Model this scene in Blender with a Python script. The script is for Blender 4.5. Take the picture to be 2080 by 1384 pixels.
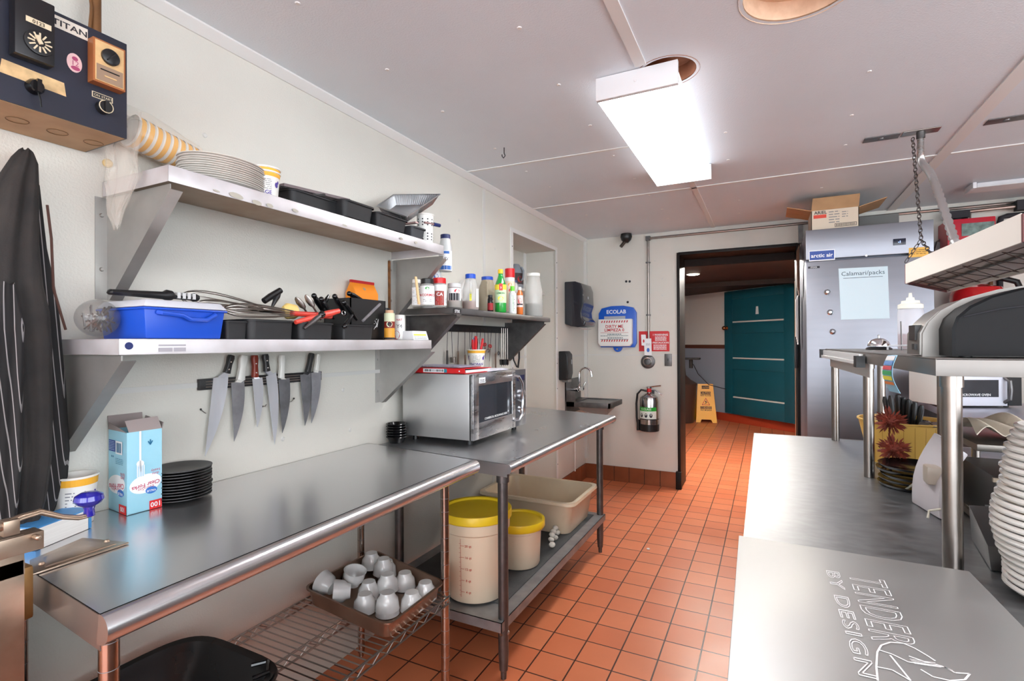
import bpy, bmesh, math, random
from mathutils import Vector, Matrix
random.seed(7)
for o in list(bpy.data.objects): bpy.data.objects.remove(o, do_unlink=True)
SC = bpy.context.scene
COL = SC.collection
PI = math.pi
V = Vector
# ------------------------------------------------------------------ camera
F = 1038.0; YAW = .4642; PITCH = .0044; ROLL = -.0047
CP = V((1.6533, 0.0, 1.3623))
fw = V((-math.sin(YAW)*math.cos(PITCH), math.cos(YAW)*math.cos(PITCH), math.sin(PITCH)))
rt = V((math.cos(YAW), math.sin(YAW), 0)); up_ = rt.cross(fw)
CR = rt*math.cos(ROLL)+up_*math.sin(ROLL); CU = -rt*math.sin(ROLL)+up_*math.cos(ROLL)
cd = bpy.data.cameras.new('camera'); cam = bpy.data.objects.new('camera', cd); COL.objects.link(cam)
cd.sensor_width = 36; cd.sensor_fit = 'HORIZONTAL'; cd.lens = F*36/2080; cd.clip_start = .02; cd.clip_end = 60
mw = Matrix((CR, CU, -fw)).transposed().to_4x4(); mw.translation = CP
cam.matrix_world = mw
SC.camera = cam
# ------------------------------------------------------------------ world, exposure
w = bpy.data.worlds.new('world'); SC.world = w; w.use_nodes = True
w.node_tree.nodes['Background'].inputs[0].default_value = (.87, .94, 1, 1)
w.node_tree.nodes['Background'].inputs[1].default_value = 5.2
SC.view_settings.view_transform = 'Standard'; SC.view_settings.look = 'None'
SC.view_settings.gamma = 1; SC.view_settings.exposure = 0.6
try: SC.view_settings.use_curve_mapping = False
except Exception: pass
SC.cycles.use_denoising = True
SC.cycles.max_bounces = 8; SC.cycles.diffuse_bounces = 5; SC.cycles.glossy_bounces = 4
SC.cycles.transmission_bounces = 6; SC.cycles.transparent_max_bounces = 12
SC.cycles.sample_clamp_indirect = 6; SC.cycles.caustics_reflective = False; SC.cycles.caustics_refractive = False
LAMP_STRENGTH = 14.0      # the kitchen's fluorescent diffusers
FILL_LAMPS = [((2.9, -.9), 2.0), ((1.5, -2.0), 2.0)]   # unseen fill fittings added behind the camera (centre, length)
for i, (loc, rot, sx, sy) in enumerate((((2.35, -3.19, 1.35), (PI/2, 0, PI), 4.5, 1.9), ((5.09, -.2, 1.35), (PI/2, 0, -PI/2), 4.6, 1.9))):
    l = bpy.data.lights.new('fill_window_portal', 'AREA'); l.shape = 'RECTANGLE'; l.size = sx; l.size_y = sy; l.cycles.is_portal = True  # sampling portals over the added window openings
    o = bpy.data.objects.new('fill_window_portal', l); o.location = loc; o.rotation_euler = rot; COL.objects.link(o)
def A(u, v, x=None, y=None, z=None):
    """where the sight line through a measured point of the photograph meets a known plane of the room"""
    d = fw+CR*((u-1040)/F)-CU*((v-692)/F)
    t = (x-CP.x)/d.x if x is not None else (y-CP.y)/d.y if y is not None else (z-CP.z)/d.z
    return CP+d*t
# ------------------------------------------------------------------ materials
def lin(c):
    return tuple(((k/255)/12.92 if k/255 <= .04045 else ((k/255+.055)/1.055)**2.4) for k in c)
MC = {}
def mat(name, col, rough=.5, metal=0., noise=0., nscale=8., col2=None, bump=0., bscale=60., spec=.5, trans=0., alpha=1., emis=0., coat=0., stretch=None, rvar=0., sss=0.):
    if name in MC: return MC[name]
    m = bpy.data.materials.new(name); MC[name] = m; m.use_nodes = True
    nt = m.node_tree; b = nt.nodes['Principled BSDF']; I = b.inputs
    c = lin(col); I['Base Color'].default_value = (*c, 1); I['Roughness'].default_value = rough; I['Metallic'].default_value = metal
    I['Specular IOR Level'].default_value = spec; I['Transmission Weight'].default_value = trans; I['Alpha'].default_value = alpha
    I['Coat Weight'].default_value = coat
    if emis: I['Emission Color'].default_value = (*c, 1); I['Emission Strength'].default_value = emis
    m.diffuse_color = (*c, 1)
    if noise or bump or rvar:
        tc = nt.nodes.new('ShaderNodeTexCoord'); mp = nt.nodes.new('ShaderNodeMapping')
        nt.links.new(tc.outputs['Object'], mp.inputs[0])
        if stretch: mp.inputs['Scale'].default_value = stretch
    if noise or rvar:
        n = nt.nodes.new('ShaderNodeTexNoise'); n.inputs['Scale'].default_value = nscale; n.inputs['Detail'].default_value = 6
        nt.links.new(mp.outputs[0], n.inputs['Vector'])
    if noise:
        r = nt.nodes.new('ShaderNodeValToRGB'); r.color_ramp.elements[0].position = .35; r.color_ramp.elements[1].position = .68
        d = lin(col2) if col2 else tuple(k*(1-noise) for k in c)
        mix = tuple(c[i]*(1-noise)+d[i]*noise for i in range(3)) if col2 else d
        r.color_ramp.elements[0].color = (*mix, 1); r.color_ramp.elements[1].color = (*c, 1)
        nt.links.new(n.outputs[0], r.inputs[0]); nt.links.new(r.outputs[0], I['Base Color'])
    if rvar:
        mr = nt.nodes.new('ShaderNodeMapRange'); mr.inputs[1].default_value = .3; mr.inputs[2].default_value = .7
        mr.inputs[3].default_value = max(0, rough-rvar); mr.inputs[4].default_value = min(1, rough+rvar)
        nt.links.new(n.outputs[0], mr.inputs[0]); nt.links.new(mr.outputs[0], I['Roughness'])
    if bump:
        n2 = nt.nodes.new('ShaderNodeTexNoise'); n2.inputs['Scale'].default_value = bscale; n2.inputs['Detail'].default_value = 2
        nt.links.new(mp.outputs[0], n2.inputs['Vector'])
        bp = nt.nodes.new('ShaderNodeBump'); bp.inputs['Strength'].default_value = bump; bp.inputs['Distance'].default_value = .004
        nt.links.new(n2.outputs[0], bp.inputs['Height']); nt.links.new(bp.outputs[0], I['Normal'])
    return m
def glassy(name, col, rough=.08, alpha=.35):
    """thin clear plastic: part see-through, part glossy"""
    return mat(name, col, rough, alpha=alpha, spec=.8)
S = .159
def floor_mat():
    m = bpy.data.materials.new('quarry_tile'); m.use_nodes = True; nt = m.node_tree; b = nt.nodes['Principled BSDF']
    tc = nt.nodes.new('ShaderNodeTexCoord'); mp = nt.nodes.new('ShaderNodeMapping')
    mp.inputs['Location'].default_value = (-(.588 % S)+.0, -(1.921 % S), 0)
    nt.links.new(tc.outputs['Object'], mp.inputs[0])
    br = nt.nodes.new('ShaderNodeTexBrick'); br.offset = 0; br.squash = 1
    I = br.inputs; I['Scale'].default_value = 1; I['Brick Width'].default_value = S; I['Row Height'].default_value = S
    I['Mortar Size'].default_value = .0036; I['Mortar Smooth'].default_value = .25; I['Bias'].default_value = -.2
    I['Color1'].default_value = (*lin((214, 126, 86)), 1); I['Color2'].default_value = (*lin((200, 108, 70)), 1); I['Mortar'].default_value = (*lin((72, 38, 28)), 1)
    nt.links.new(mp.outputs[0], br.inputs['Vector'])
    n = nt.nodes.new('ShaderNodeTexNoise'); n.inputs['Scale'].default_value = 3; n.inputs['Detail'].default_value = 8
    nt.links.new(tc.outputs['Object'], n.inputs['Vector'])
    mx = nt.nodes.new('ShaderNodeMixRGB'); mx.blend_type = 'MULTIPLY'; mx.inputs[0].default_value = .3
    rp = nt.nodes.new('ShaderNodeValToRGB'); rp.color_ramp.elements[0].color = (.55, .5, .48, 1); rp.color_ramp.elements[0].position = .3; rp.color_ramp.elements[1].position = .65
    nt.links.new(n.outputs[0], rp.inputs[0]); nt.links.new(br.outputs['Color'], mx.inputs[1]); nt.links.new(rp.outputs[0], mx.inputs[2])
    nt.links.new(mx.outputs[0], b.inputs['Base Color'])
    mr = nt.nodes.new('ShaderNodeMapRange'); mr.inputs[3].default_value = .22; mr.inputs[4].default_value = .5
    nt.links.new(n.outputs[0], mr.inputs[0]); nt.links.new(mr.outputs[0], b.inputs['Roughness'])
    bp = nt.nodes.new('ShaderNodeBump'); bp.inputs['Strength'].default_value = .5; bp.inputs['Distance'].default_value = .003; bp.invert = True
    nt.links.new(br.outputs['Fac'], bp.inputs['Height']); nt.links.new(bp.outputs[0], b.inputs['Normal'])
    return m
def stripe_mat():
    m = bpy.data.materials.new('pinstripe_cloth'); m.use_nodes = True; nt = m.node_tree; b = nt.nodes['Principled BSDF']
    uv = nt.nodes.new('ShaderNodeUVMap'); sx = nt.nodes.new('ShaderNodeSeparateXYZ'); nt.links.new(uv.outputs[0], sx.inputs[0])
    m1 = nt.nodes.new('ShaderNodeMath'); m1.operation = 'FRACT'; nt.links.new(sx.outputs[0], m1.inputs[0])
    m2 = nt.nodes.new('ShaderNodeMath'); m2.operation = 'LESS_THAN'; m2.inputs[1].default_value = .13; nt.links.new(m1.outputs[0], m2.inputs[0])
    mx = nt.nodes.new('ShaderNodeMixRGB'); mx.inputs[1].default_value = (*lin((30, 28, 29)), 1); mx.inputs[2].default_value = (*lin((150, 145, 145)), 1)
    nt.links.new(m2.outputs[0], mx.inputs[0]); nt.links.new(mx.outputs[0], b.inputs['Base Color']); b.inputs['Roughness'].default_value = .9
    return m
WALL = mat('wall_panel_white', (217, 214, 205), .42, noise=.10, nscale=1.3, bump=.25, bscale=170)
CEILM = mat('ceiling_panel_white', (220, 228, 235), .45, noise=.06, nscale=1.5, bump=.30, bscale=150)
TRIM = mat('white_vinyl_trim', (222, 222, 220), .4)
SEAM = mat('panel_seam_strip', (208, 207, 203), .5)
STEEL = mat('brushed_steel', (196, 196, 198), .3, .95, noise=.25, nscale=6, stretch=(6, 1, 6), rvar=.1)
STEELT = mat('worn_steel_top', (218, 218, 220), .25, .95, noise=.05, nscale=5, rvar=.02)
STEELC = mat('scratched_counter_steel', (154, 156, 159), .38, .9, noise=.25, nscale=22, stretch=(1, 2, 1), rvar=.05)
STEELD = mat('dull_dark_steel', (112, 110, 110), .42, .85, noise=.3, nscale=20)
STEELS = mat('shelf_steel_light', (218, 216, 220), .45, .55, noise=.3, nscale=9, col2=(150, 140, 130), rvar=.1)
STEELP = mat('polished_steel_tube', (156, 148, 142), .28, 1., noise=.15, nscale=20)
RUST = mat('stained_shelf_steel', (178, 165, 148), .5, .4, noise=.5, nscale=6, col2=(140, 100, 60))
CHROME = mat('chrome', (225, 225, 228), .08, 1.)
BLK = mat('black_plastic', (20, 20, 22), .38)
BLKM = mat('matte_black_plastic', (34, 34, 36), .6, noise=.2, nscale=30)
BLKG = mat('gloss_black_plastic', (14, 14, 16), .15)
WHT = mat('white_plastic', (232, 232, 228), .35)
WHTC = mat('white_ceramic', (228, 228, 226), .15, coat=.5)
PAPER = mat('white_paper', (236, 238, 240), .8)
RED = mat('red_plastic', (205, 24, 30), .35)
BLUE = mat('blue_plastic', (28, 78, 190), .35)
NAVY = mat('navy_plastic', (26, 40, 96), .35)
YEL = mat('yellow_plastic', (244, 208, 40), .4)
ORG = mat('orange_card', (240, 140, 28), .6)
GREEN = mat('green_plastic', (40, 160, 50), .3)
PURP = mat('purple_ink', (78, 60, 150), .6)
INK = mat('dark_ink', (40, 40, 46), .7)
REDI = mat('red_ink', (190, 40, 50), .7)
BLUI = mat('blue_ink', (60, 110, 190), .7)
GRYI = mat('grey_ink', (120, 122, 126), .7)
CARD = mat('brown_cardboard', (188, 148, 108), .8, noise=.15, nscale=10)
CARDL = mat('pale_cardboard', (212, 198, 178), .8)
WOODD = mat('dark_brown_wood', (40, 24, 18), .6, spec=.2, noise=.3, nscale=9)
# ------------------------------------------------------------------ mesh builder
class MB:
    def __init__(s): s.v = []; s.f = []; s.m = []; s.uv = None
    def add(s, vs, fs, mi=0, uvs=None):
        n = len(s.v); s.v += [V(p) for p in vs]; s.f += [tuple(i+n for i in f) for f in fs]; s.m += [mi]*len(fs); return s
    def box(s, x0, x1, y0, y1, z0, z1, mi=0, M=None):
        vs = [V((x, y, z)) for x in (x0, x1) for y in (y0, y1) for z in (z0, z1)]
        if M: vs = [M @ p for p in vs]
        return s.add(vs, [(0, 1, 3, 2), (4, 6, 7, 5), (0, 4, 5, 1), (2, 3, 7, 6), (0, 2, 6, 4), (1, 5, 7, 3)], mi)
    def hexa(s, bot, top, mi=0):
        n = len(bot); vs = list(bot)+list(top)
        fs = [tuple(range(n))[::-1], tuple(range(n, 2*n))]+[(i, (i+1) % n, n+(i+1) % n, n+i) for i in range(n)]
        return s.add(vs, fs, mi)
    def prism(s, poly, fn, a, b, mi=0):
        return s.hexa([fn(p[0], p[1], a) for p in poly], [fn(p[0], p[1], b) for p in poly], mi)
    def loft(s, rings, mi=0, cap0=True, cap1=True, closed=True):
        n = len(rings[0]); vs = [p for r in rings for p in r]; fs = []
        for k in range(len(rings)-1):
            for i in range(n if closed else n-1):
                j = (i+1) % n; fs.append((k*n+i, k*n+j, (k+1)*n+j, (k+1)*n+i))
        if cap0 and closed: fs.append(tuple(range(n))[::-1])
        if cap1 and closed: fs.append(tuple((len(rings)-1)*n+i for i in range(n)))
        return s.add(vs, fs, mi)
    def lathe(s, prof, c=(0, 0, 0), n=24, mi=0, cap0=True, cap1=True, sx=1, sy=1, ax=None, M=None):
        rings = []
        for r, z in prof:
            ring = [V((r*math.cos(2*PI*i/n)*sx, r*math.sin(2*PI*i/n)*sy, z)) for i in range(n)]
            if ax is not None:
                q = V((0, 0, 1)).rotation_difference(V(ax)); ring = [q @ p for p in ring]
            ring = [p+V(c) for p in ring]
            if M: ring = [M @ p for p in ring]
            rings.append(ring)
        return s.loft(rings, mi, cap0, cap1)
    def cyl(s, p0, p1, r, r1=None, n=14, mi=0):
        p0 = V(p0); p1 = V(p1); d = p1-p0
        return s.lathe([(r, 0), (r if r1 is None else r1, d.length)], p0, n, mi, ax=d.normalized())
    def tube(s, pts, r, n=8, mi=0, closed=False, rs=None):
        pts = [V(p) for p in pts]; N = len(pts); rings = []; prev = None
        for i, p in enumerate(pts):
            a = pts[(i-1) % N] if (closed or i > 0) else p; b = pts[(i+1) % N] if (closed or i < N-1) else p
            t = (b-a).normalized()
            if prev is None:
                ref = V((0, 0, 1)) if abs(t.z) < .9 else V((1, 0, 0)); u = t.cross(ref).normalized()
            else:
                u = (prev-t*prev.dot(t)); u = u.normalized() if u.length > 1e-6 else t.orthogonal().normalized()
            prev = u; w_ = t.cross(u); rr = rs[i] if rs else r
            rings.append([p+(u*math.cos(2*PI*k/n)+w_*math.sin(2*PI*k/n))*rr for k in range(n)])
        if closed:
            rings.append(rings[0]); return s.loft(rings, mi, False, False)
        return s.loft(rings, mi)
    def ring(s, c, R, r, n=24, m=6, mi=0, ax=(0, 0, 1)):
        q = V((0, 0, 1)).rotation_difference(V(ax))
        return s.tube([V(c)+q @ V((R*math.cos(2*PI*i/n), R*math.sin(2*PI*i/n), 0)) for i in range(n)], r, m, mi, True)
    def ball(s, c, r, n=14, m=8, mi=0, sx=1, sy=1, sz=1):
        return s.lathe([(max(1e-4, r*math.sin(PI*k/m)), -r*math.cos(PI*k/m)*sz) for k in range(m+1)], c, n, mi, sx=sx, sy=sy)
    def sheet(s, fn, nu, nv, th=.001, mi=0, off=None):
        """a thin two-sided surface fn(u,v), given thickness"""
        P = [[V(fn(i/nu, j/nv)) for i in range(nu+1)] for j in range(nv+1)]
        N = []
        for j in range(nv+1):
            row = []
            for i in range(nu+1):
                a = P[j][min(i+1, nu)]-P[j][max(i-1, 0)]; b = P[min(j+1, nv)][i]-P[max(j-1, 0)][i]; c = a.cross(b)
                row.append(c.normalized()*th if c.length > 1e-12 else V((0, 0, th)))
            N.append(row)
        vs = [P[j][i] for j in range(nv+1) for i in range(nu+1)]+[P[j][i]-N[j][i] for j in range(nv+1) for i in range(nu+1)]
        K = (nu+1)*(nv+1); fs = []
        ix = lambda i, j: j*(nu+1)+i
        for j in range(nv):
            for i in range(nu):
                fs.append((ix(i, j), ix(i+1, j), ix(i+1, j+1), ix(i, j+1))); fs.append((K+ix(i, j+1), K+ix(i+1, j+1), K+ix(i+1, j), K+ix(i, j)))
        for i in range(nu): fs.append((ix(i+1, 0), ix(i, 0), K+ix(i, 0), K+ix(i+1, 0))); fs.append((ix(i, nv), ix(i+1, nv), K+ix(i+1, nv), K+ix(i, nv)))
        for j in range(nv): fs.append((ix(0, j), ix(0, j+1), K+ix(0, j+1), K+ix(0, j))); fs.append((ix(nu, j+1), ix(nu, j), K+ix(nu, j), K+ix(nu, j+1)))
        return s.add(vs, fs, mi)
WM = {}
def nth(k):
    w_ = ['first', 'second', 'third', 'fourth', 'fifth', 'sixth', 'seventh', 'eighth', 'ninth', 'tenth', 'eleventh', 'twelfth', 'thirteenth', 'fourteenth', 'fifteenth', 'sixteenth', 'seventeenth', 'eighteenth', 'nineteenth', 'twentieth']
    return w_[k] if k < 20 else 'twenty-'+w_[k-20]
def link(name, data): o = bpy.data.objects.new(name, data); COL.objects.link(o); return o
def obj(name, mb, mats, parent=None, local=False, bev=0, seg=2, base=None, uv=None):
    """link the builder as ONE mesh object; without a parent its origin goes to the middle of its foot"""
    me = bpy.data.meshes.new(name); mats = mats if isinstance(mats, (list, tuple)) else [mats]
    vs = mb.v
    if parent is not None:
        M = WM[parent.name]
        if not local: Mi = M.inverted(); vs = [Mi @ p for p in vs]
        W = M
    else:
        if base is None:
            xs = [p.x for p in vs]; ys = [p.y for p in vs]; zs = [p.z for p in vs]
            base = V(((min(xs)+max(xs))/2, (min(ys)+max(ys))/2, min(zs)))
        W = Matrix.Translation(V(base)); vs = [p-V(base) for p in vs]
    me.from_pydata([tuple(p) for p in vs], [], mb.f)
    for m in mats: me.materials.append(m)
    for p, k in zip(me.polygons, mb.m): p.material_index = k; p.use_smooth = True
    bm = bmesh.new(); bm.from_mesh(me)
    bmesh.ops.recalc_face_normals(bm, faces=bm.faces)
    if bev:
        es = [e for e in bm.edges if len(e.link_faces) == 2 and e.calc_face_angle(0) > .6]
        if es:
            try: bmesh.ops.bevel(bm, geom=es, offset=bev, segments=seg, profile=.6, affect='EDGES', clamp_overlap=True)
            except Exception: pass
        for f in bm.faces: f.smooth = True
    for e in bm.edges:
        if len(e.link_faces) == 2 and e.calc_face_angle(0) > .62: e.smooth = False
    if uv:
        L = bm.loops.layers.uv.new('UVMap')
        inv = W
        for f in bm.faces:
            for lp in f.loops: lp[L].uv = uv(inv @ lp.vert.co)
    bm.to_mesh(me); bm.free()
    o = link(name, me)
    if parent is not None: o.parent = parent; WM[o.name] = WM[parent.name]
    else: o.location = V(base); WM[o.name] = W
    return o
def tag(o, label=None, cat=None, group=None, kind=None):
    for k, x in (('label', label), ('category', cat), ('group', group), ('kind', kind)):
        if x: o[k] = x
    return o
def thing(name, label, cat, loc=(0, 0, 0), rotz=0, group=None, rot=None):
    o = link(name, None); R = (Matrix.Rotation(rotz, 4, 'Z') if rot is None else rot)
    M = Matrix.Translation(V(loc)) @ R; o.matrix_world = M; WM[o.name] = M
    o.empty_display_size = .05
    return tag(o, label, cat, group)
def struct(name, mb, mats, **k):
    return tag(obj(name, mb, mats, **k), kind='structure')
def dup(root, loc=None, rotz=None, label=None, group=None, rot=None, scale=None):
    r = root.copy(); COL.objects.link(r)
    def kids(a, b):
        for ch in [c for c in COL.objects if c.parent == a]:
            c = ch.copy(); COL.objects.link(c); c.parent = b; WM[c.name] = None; kids(ch, c)
    kids(root, r)
    R = rot if rot is not None else Matrix.Rotation(rotz or 0, 4, 'Z')
    M = Matrix.Translation(V(loc)) @ R
    if scale: M = M @ Matrix.Diagonal((scale, scale, scale, 1))
    r.matrix_world = M; WM[r.name] = M
    if label: r['label'] = label
    if group: r['group'] = group
    return r
_T = {}
def textmesh(s, bold=False):
    if (s, bold) not in _T:
        c = bpy.data.curves.new('t', 'FONT'); c.body = s; c.size = 1; c.resolution_u = 2; c.align_x = 'CENTER'
        if bold: c.offset = .02
        o = bpy.data.objects.new('t', c); COL.objects.link(o)
        me = bpy.data.meshes.new_from_object(o)
        _T[(s, bold)] = ([v.co.copy() for v in me.vertices], [tuple(p.vertices) for p in me.polygons])
        bpy.data.objects.remove(o, do_unlink=True); bpy.data.curves.remove(c); bpy.data.meshes.remove(me)
    return _T[(s, bold)]
class Dec:
    """printing laid on a surface: flat (origin, right, up) or round a cylinder/cone"""
    def __init__(s, fn): s.mb = MB(); s.fn = fn; s.d = .0006
    def layer(s): s.d += .0004
    def quad(s, pts, mi, nu=1):
        if nu == 1: s.mb.add([s.fn(a, b, s.d) for a, b in pts], [tuple(range(len(pts)))], mi); return
    def rect(s, u0, v0, u1, v1, mi, n=1):
        for i in range(n):
            a = u0+(u1-u0)*i/n; b = u0+(u1-u0)*(i+1)/n
            s.mb.add([s.fn(a, v0, s.d), s.fn(b, v0, s.d), s.fn(b, v1, s.d), s.fn(a, v1, s.d)], [(0, 1, 2, 3)], mi)
        return s
    def ell(s, cu, cv, ru, rv, mi, n=24, rot=0):
        c_, s_ = math.cos(rot), math.sin(rot)
        s.mb.add([s.fn(cu+ru*math.cos(t)*c_-rv*math.sin(t)*s_, cv+ru*math.cos(t)*s_+rv*math.sin(t)*c_, s.d) for t in [2*PI*i/n for i in range(n)]], [tuple(range(n))], mi); return s
    def poly(s, pts, mi): s.mb.add([s.fn(a, b, s.d) for a, b in pts], [tuple(range(len(pts)))], mi); return s
    def line(s, pts, w_, mi, closed=False):
        pts = [V((a, b)) for a, b in pts]; N = len(pts)
        for i in range(N if closed else N-1):
            a = pts[i]; b = pts[(i+1) % N]; d = (b-a)
            if d.length < 1e-7: continue
            n = V((-d.y, d.x)).normalized()*w_/2; e = d.normalized()*w_*.3
            s.mb.add([s.fn(*(p), s.d) for p in (a-n-e, b-n+e, b+n+e, a+n-e)], [(0, 1, 2, 3)], mi)
        return s
    def text(s, t, size, u, v, mi, rot=0, bold=False, sx=1, flip=False):
        vs, fs = textmesh(t, bold); c_, s_ = math.cos(rot), math.sin(rot); out = []
        for p in vs:
            a = p.x*size*sx; b = p.y*size
            out.append(s.fn(u+a*c_-b*s_, v+a*s_+b*c_, s.d))
        s.mb.add(out, fs, mi); return s
    def lines(s, u0, u1, v, n, step, mi, h=.3):
        """rows of small print"""
        for k in range(n):
            x = u0
            while x < u1:
                L = random.uniform(1.5, 5)*step*.6; e = min(u1, x+L); s.rect(x, v-k*step, e, v-k*step+step*h, mi); x = e+step*.35
        return s
def flat(O, R, U):
    O = V(O); R = V(R).normalized(); U = V(U).normalized(); N = R.cross(U)
    return Dec(lambda u, v, d: O+R*u+U*v+N*d)
def roundd(c, rfn, a0=0, sy=1):
    """c: foot centre, rfn(z): radius; u runs along the girth to the right as seen from outside"""
    c = V(c)
    def fn(u, v, d):
        r = rfn(v); a = a0+u/max(r, 1e-4); return c+V(((r+d)*math.cos(a), (r+d)*math.sin(a)*sy, v))
    return Dec(fn)
def decal(name, dec, mats, parent): return obj(name, dec.mb, mats, parent)
def face_cam(p):
    """angle (about z) pointing from p to the camera side of the aisle"""
    return math.atan2(CP.y-p[1], CP.x-p[0])
# ------------------------------------------------------------------ the setting
CZ = 2.40; YF = 4.95
fl = MB(); fl.add([(-1.5, -3.2, 0), (5.2, -3.2, 0), (5.2, 11, 0), (-1.5, 11, 0)], [(0, 1, 2, 3)]); struct('floor', fl, floor_mat(), base=(0, 0, 0))
# ceiling: panels with two round openings cut through
def ceiling():
    mb = MB(); x0, x1, y0, y1 = -.1, 5.2, -3.2, YF+.12
    holes = [(1.315, 2.02, .105), (1.745, 1.72, .155)]
    bm = bmesh.new()
    # grid cells round each hole, plain quads elsewhere
    ys = [y0, 1.5, 1.87, 2.2, y1]
    def quad(a, b, c, d): mb.add([(a, c, CZ), (b, c, CZ), (b, d, CZ), (a, d, CZ)], [(0, 1, 2, 3)])
    def holed(a, b, c, d, h):
        hx, hy, r = h; n = 32; out = []
        for i in range(n):
            t = 2*PI*i/n; dx, dy = math.cos(t), math.sin(t)
            k = min(((b-hx)/dx if dx > 1e-9 else (a-hx)/dx if dx < -1e-9 else 1e9), ((d-hy)/dy if dy > 1e-9 else (c-hy)/dy if dy < -1e-9 else 1e9))
            out.append((hx+dx*k, hy+dy*k, CZ))
        inn = [(hx+r*math.cos(2*PI*i/n), hy+r*math.sin(2*PI*i/n), CZ) for i in range(n)]
        mb.add(out+inn, [(i, (i+1) % n, n+(i+1) % n, n+i) for i in range(n)])
        for cx, cy in ((a, c), (b, c), (b, d), (a, d)):
            # corner triangles
            ks = sorted(range(n), key=lambda i: (out[i][0]-cx)**2+(out[i][1]-cy)**2)[:2]
            mb.add([(cx, cy, CZ), out[ks[0]], out[ks[1]]], [(0, 1, 2)])
    quad(x0, x1, y0, 1.5)
    quad(x0, 1.5, 1.5, 1.9); holed(1.5, 2.1, 1.5, 1.9, (1.745, 1.72, .155)); quad(2.1, x1, 1.5, 1.9)
    quad(x0, 1.1, 1.9, 2.2); holed(1.1, 1.5, 1.9, 2.2, (1.315, 2.02, .105)); quad(1.5, x1, 1.9, 2.2)
    quad(x0, x1, 2.2, y1)
    # sheet above, so nothing leaks
    mb.box(x0, x1, y0, y1, CZ+.12, CZ+.14)
    # screw heads
    r = random.Random(3)
    for i in range(9):
        for j in range(14):
            x = .35+i*.55+r.uniform(-.03, .03); y = -1+j*.42+r.uniform(-.05, .05)
            if 1 < x < 1.45 and 1.8 < y < 3.3: continue
            if 1.05 < x < 2 and 1.45 < y < 2.2: continue
            mb.lathe([(.009, 0), (.007, -.003)], (x, y, CZ), 8, 1)
    return struct('ceiling', mb, [CEILM, TRIM], base=(0, 0, CZ))
ceiling()
# the two round openings: plywood-lined wells
WELL = mat('stained_plywood', (176, 118, 88), .8, noise=.6, nscale=12, col2=(70, 40, 30)); WELL2 = mat('pale_plywood', (226, 196, 168), .8, noise=.5, nscale=25, col2=(190, 150, 120))
for (hx, hy, r, m) in ((1.315, 2.02, .105, WELL), (1.745, 1.72, .155, WELL2)):
    mb = MB(); mb.lathe([(r+.012, -.002), (r+.012, .004), (r-.001, .004), (r-.004, .02), (r-.004, .06), (.001, .06)], (hx, hy, CZ), 40, 0, False, True)
    struct('trim_5' if r < .12 else 'trim_6', mb, m)
# ceiling battens
mb = MB()
mb.box(1.215, 1.255, -3, 1.92, CZ-.006, CZ+.001); mb.box(1.20, 1.235, 3.3, YF, CZ-.005, CZ+.001); mb.box(2.50, 2.56, 1.0, YF, CZ-.006, CZ+.001); mb.box(.02, 5, 3.60, 3.625, CZ-.005, CZ+.001)
mb.hexa([(.02, 2.635, CZ-.004), (1.06, 2.69, CZ-.004), (1.06, 2.71, CZ-.004), (.02, 2.655, CZ-.004)], [(.02, 2.635, CZ+.001), (1.06, 2.69, CZ+.001), (1.06, 2.71, CZ+.001), (.02, 2.655, CZ+.001)])
struct('trim_1', mb, TRIM)
# left wall with the full-height recess
RY0, RY1, RZ = 3.30, 4.17, 2.165
mb = MB(); mb.box(-.36, 0, -3.2, RY0, 0, CZ); mb.box(-.36, 0, RY1, YF, 0, CZ); mb.box(-.36, 0, RY0, RY1, RZ, CZ); mb.box(-.40, -.30, RY0, RY1, 0, RZ)
r = random.Random(5)
for (y, z) in [(1.05, 2.05), (1.45, 1.88), (1.9, 1.93), (2.25, 1.98), (.95, 1.46), (1.55, 1.46), (1.1, 1.20), (1.66, 1.16), (2.5, 1.7), (2.9, 1.75), (3.05, 2.0), (2.6, 2.1), (4.3, 2.0), (4.5, 1.5), (4.6, .9), (1.35, 1.0), (1.7, .98), (2.9, 1.2), (3.2, .5)]:
    mb.lathe([(.009, 0), (.006, .003)], (0, y, z), 8, 1, ax=(1, 0, 0))
struct('wall_left', mb, [WALL, SEAM], base=(0, 0, 0))
# recess trim
mb = MB()
for y in (RY0, RY1): mb.box(0, .006, y-.018, y+.018, .12, RZ+.03)
mb.box(0, .005, RY0+.018, RY1-.018, RZ, RZ+.03)
for i in range(9):
    for y in (RY0, RY1): mb.lathe([(.005, 0), (.003, .003)], (.006, y, .3+i*.22), 6, 1, ax=(1, 0, 0))
mb.box(-.30, -.288, RY1-.03, RY1, 0, RZ); struct('trim_2', mb, [TRIM, INK])
# wall seams: joint strips between panels
mb = MB(); mb.box(0, .003, 2.885, 2.915, 1.0, CZ); mb.box(0, .003, RY1+.02, YF, 1.225, 1.245); mb.box(-.29, -.287, RY0, RY1, 1.225, 1.245); mb.box(0, .004, -1, 1.9, 1.222, 1.238)
mb.box(0, .003, 3.0, 3.03, 0, .9)
mb.box(0, 1.2, YF-.003, YF, 1.225, 1.24) if False else mb.box(.03, .9, YF-.003, YF, 1.232, 1.244)
mb.box(0, .03, YF-.03, YF, .2, CZ); struct('trim_3', mb, SEAM)
# cove along the left ceiling edge
mb = MB(); mb.prism([(0, 0), (.035, 0), (.035, -.006), (.006, -.03), (0, -.03)], lambda a, b, t: V((a, t, CZ+b)), -3.2, YF)
struct('trim_4', mb, TRIM)
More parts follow.
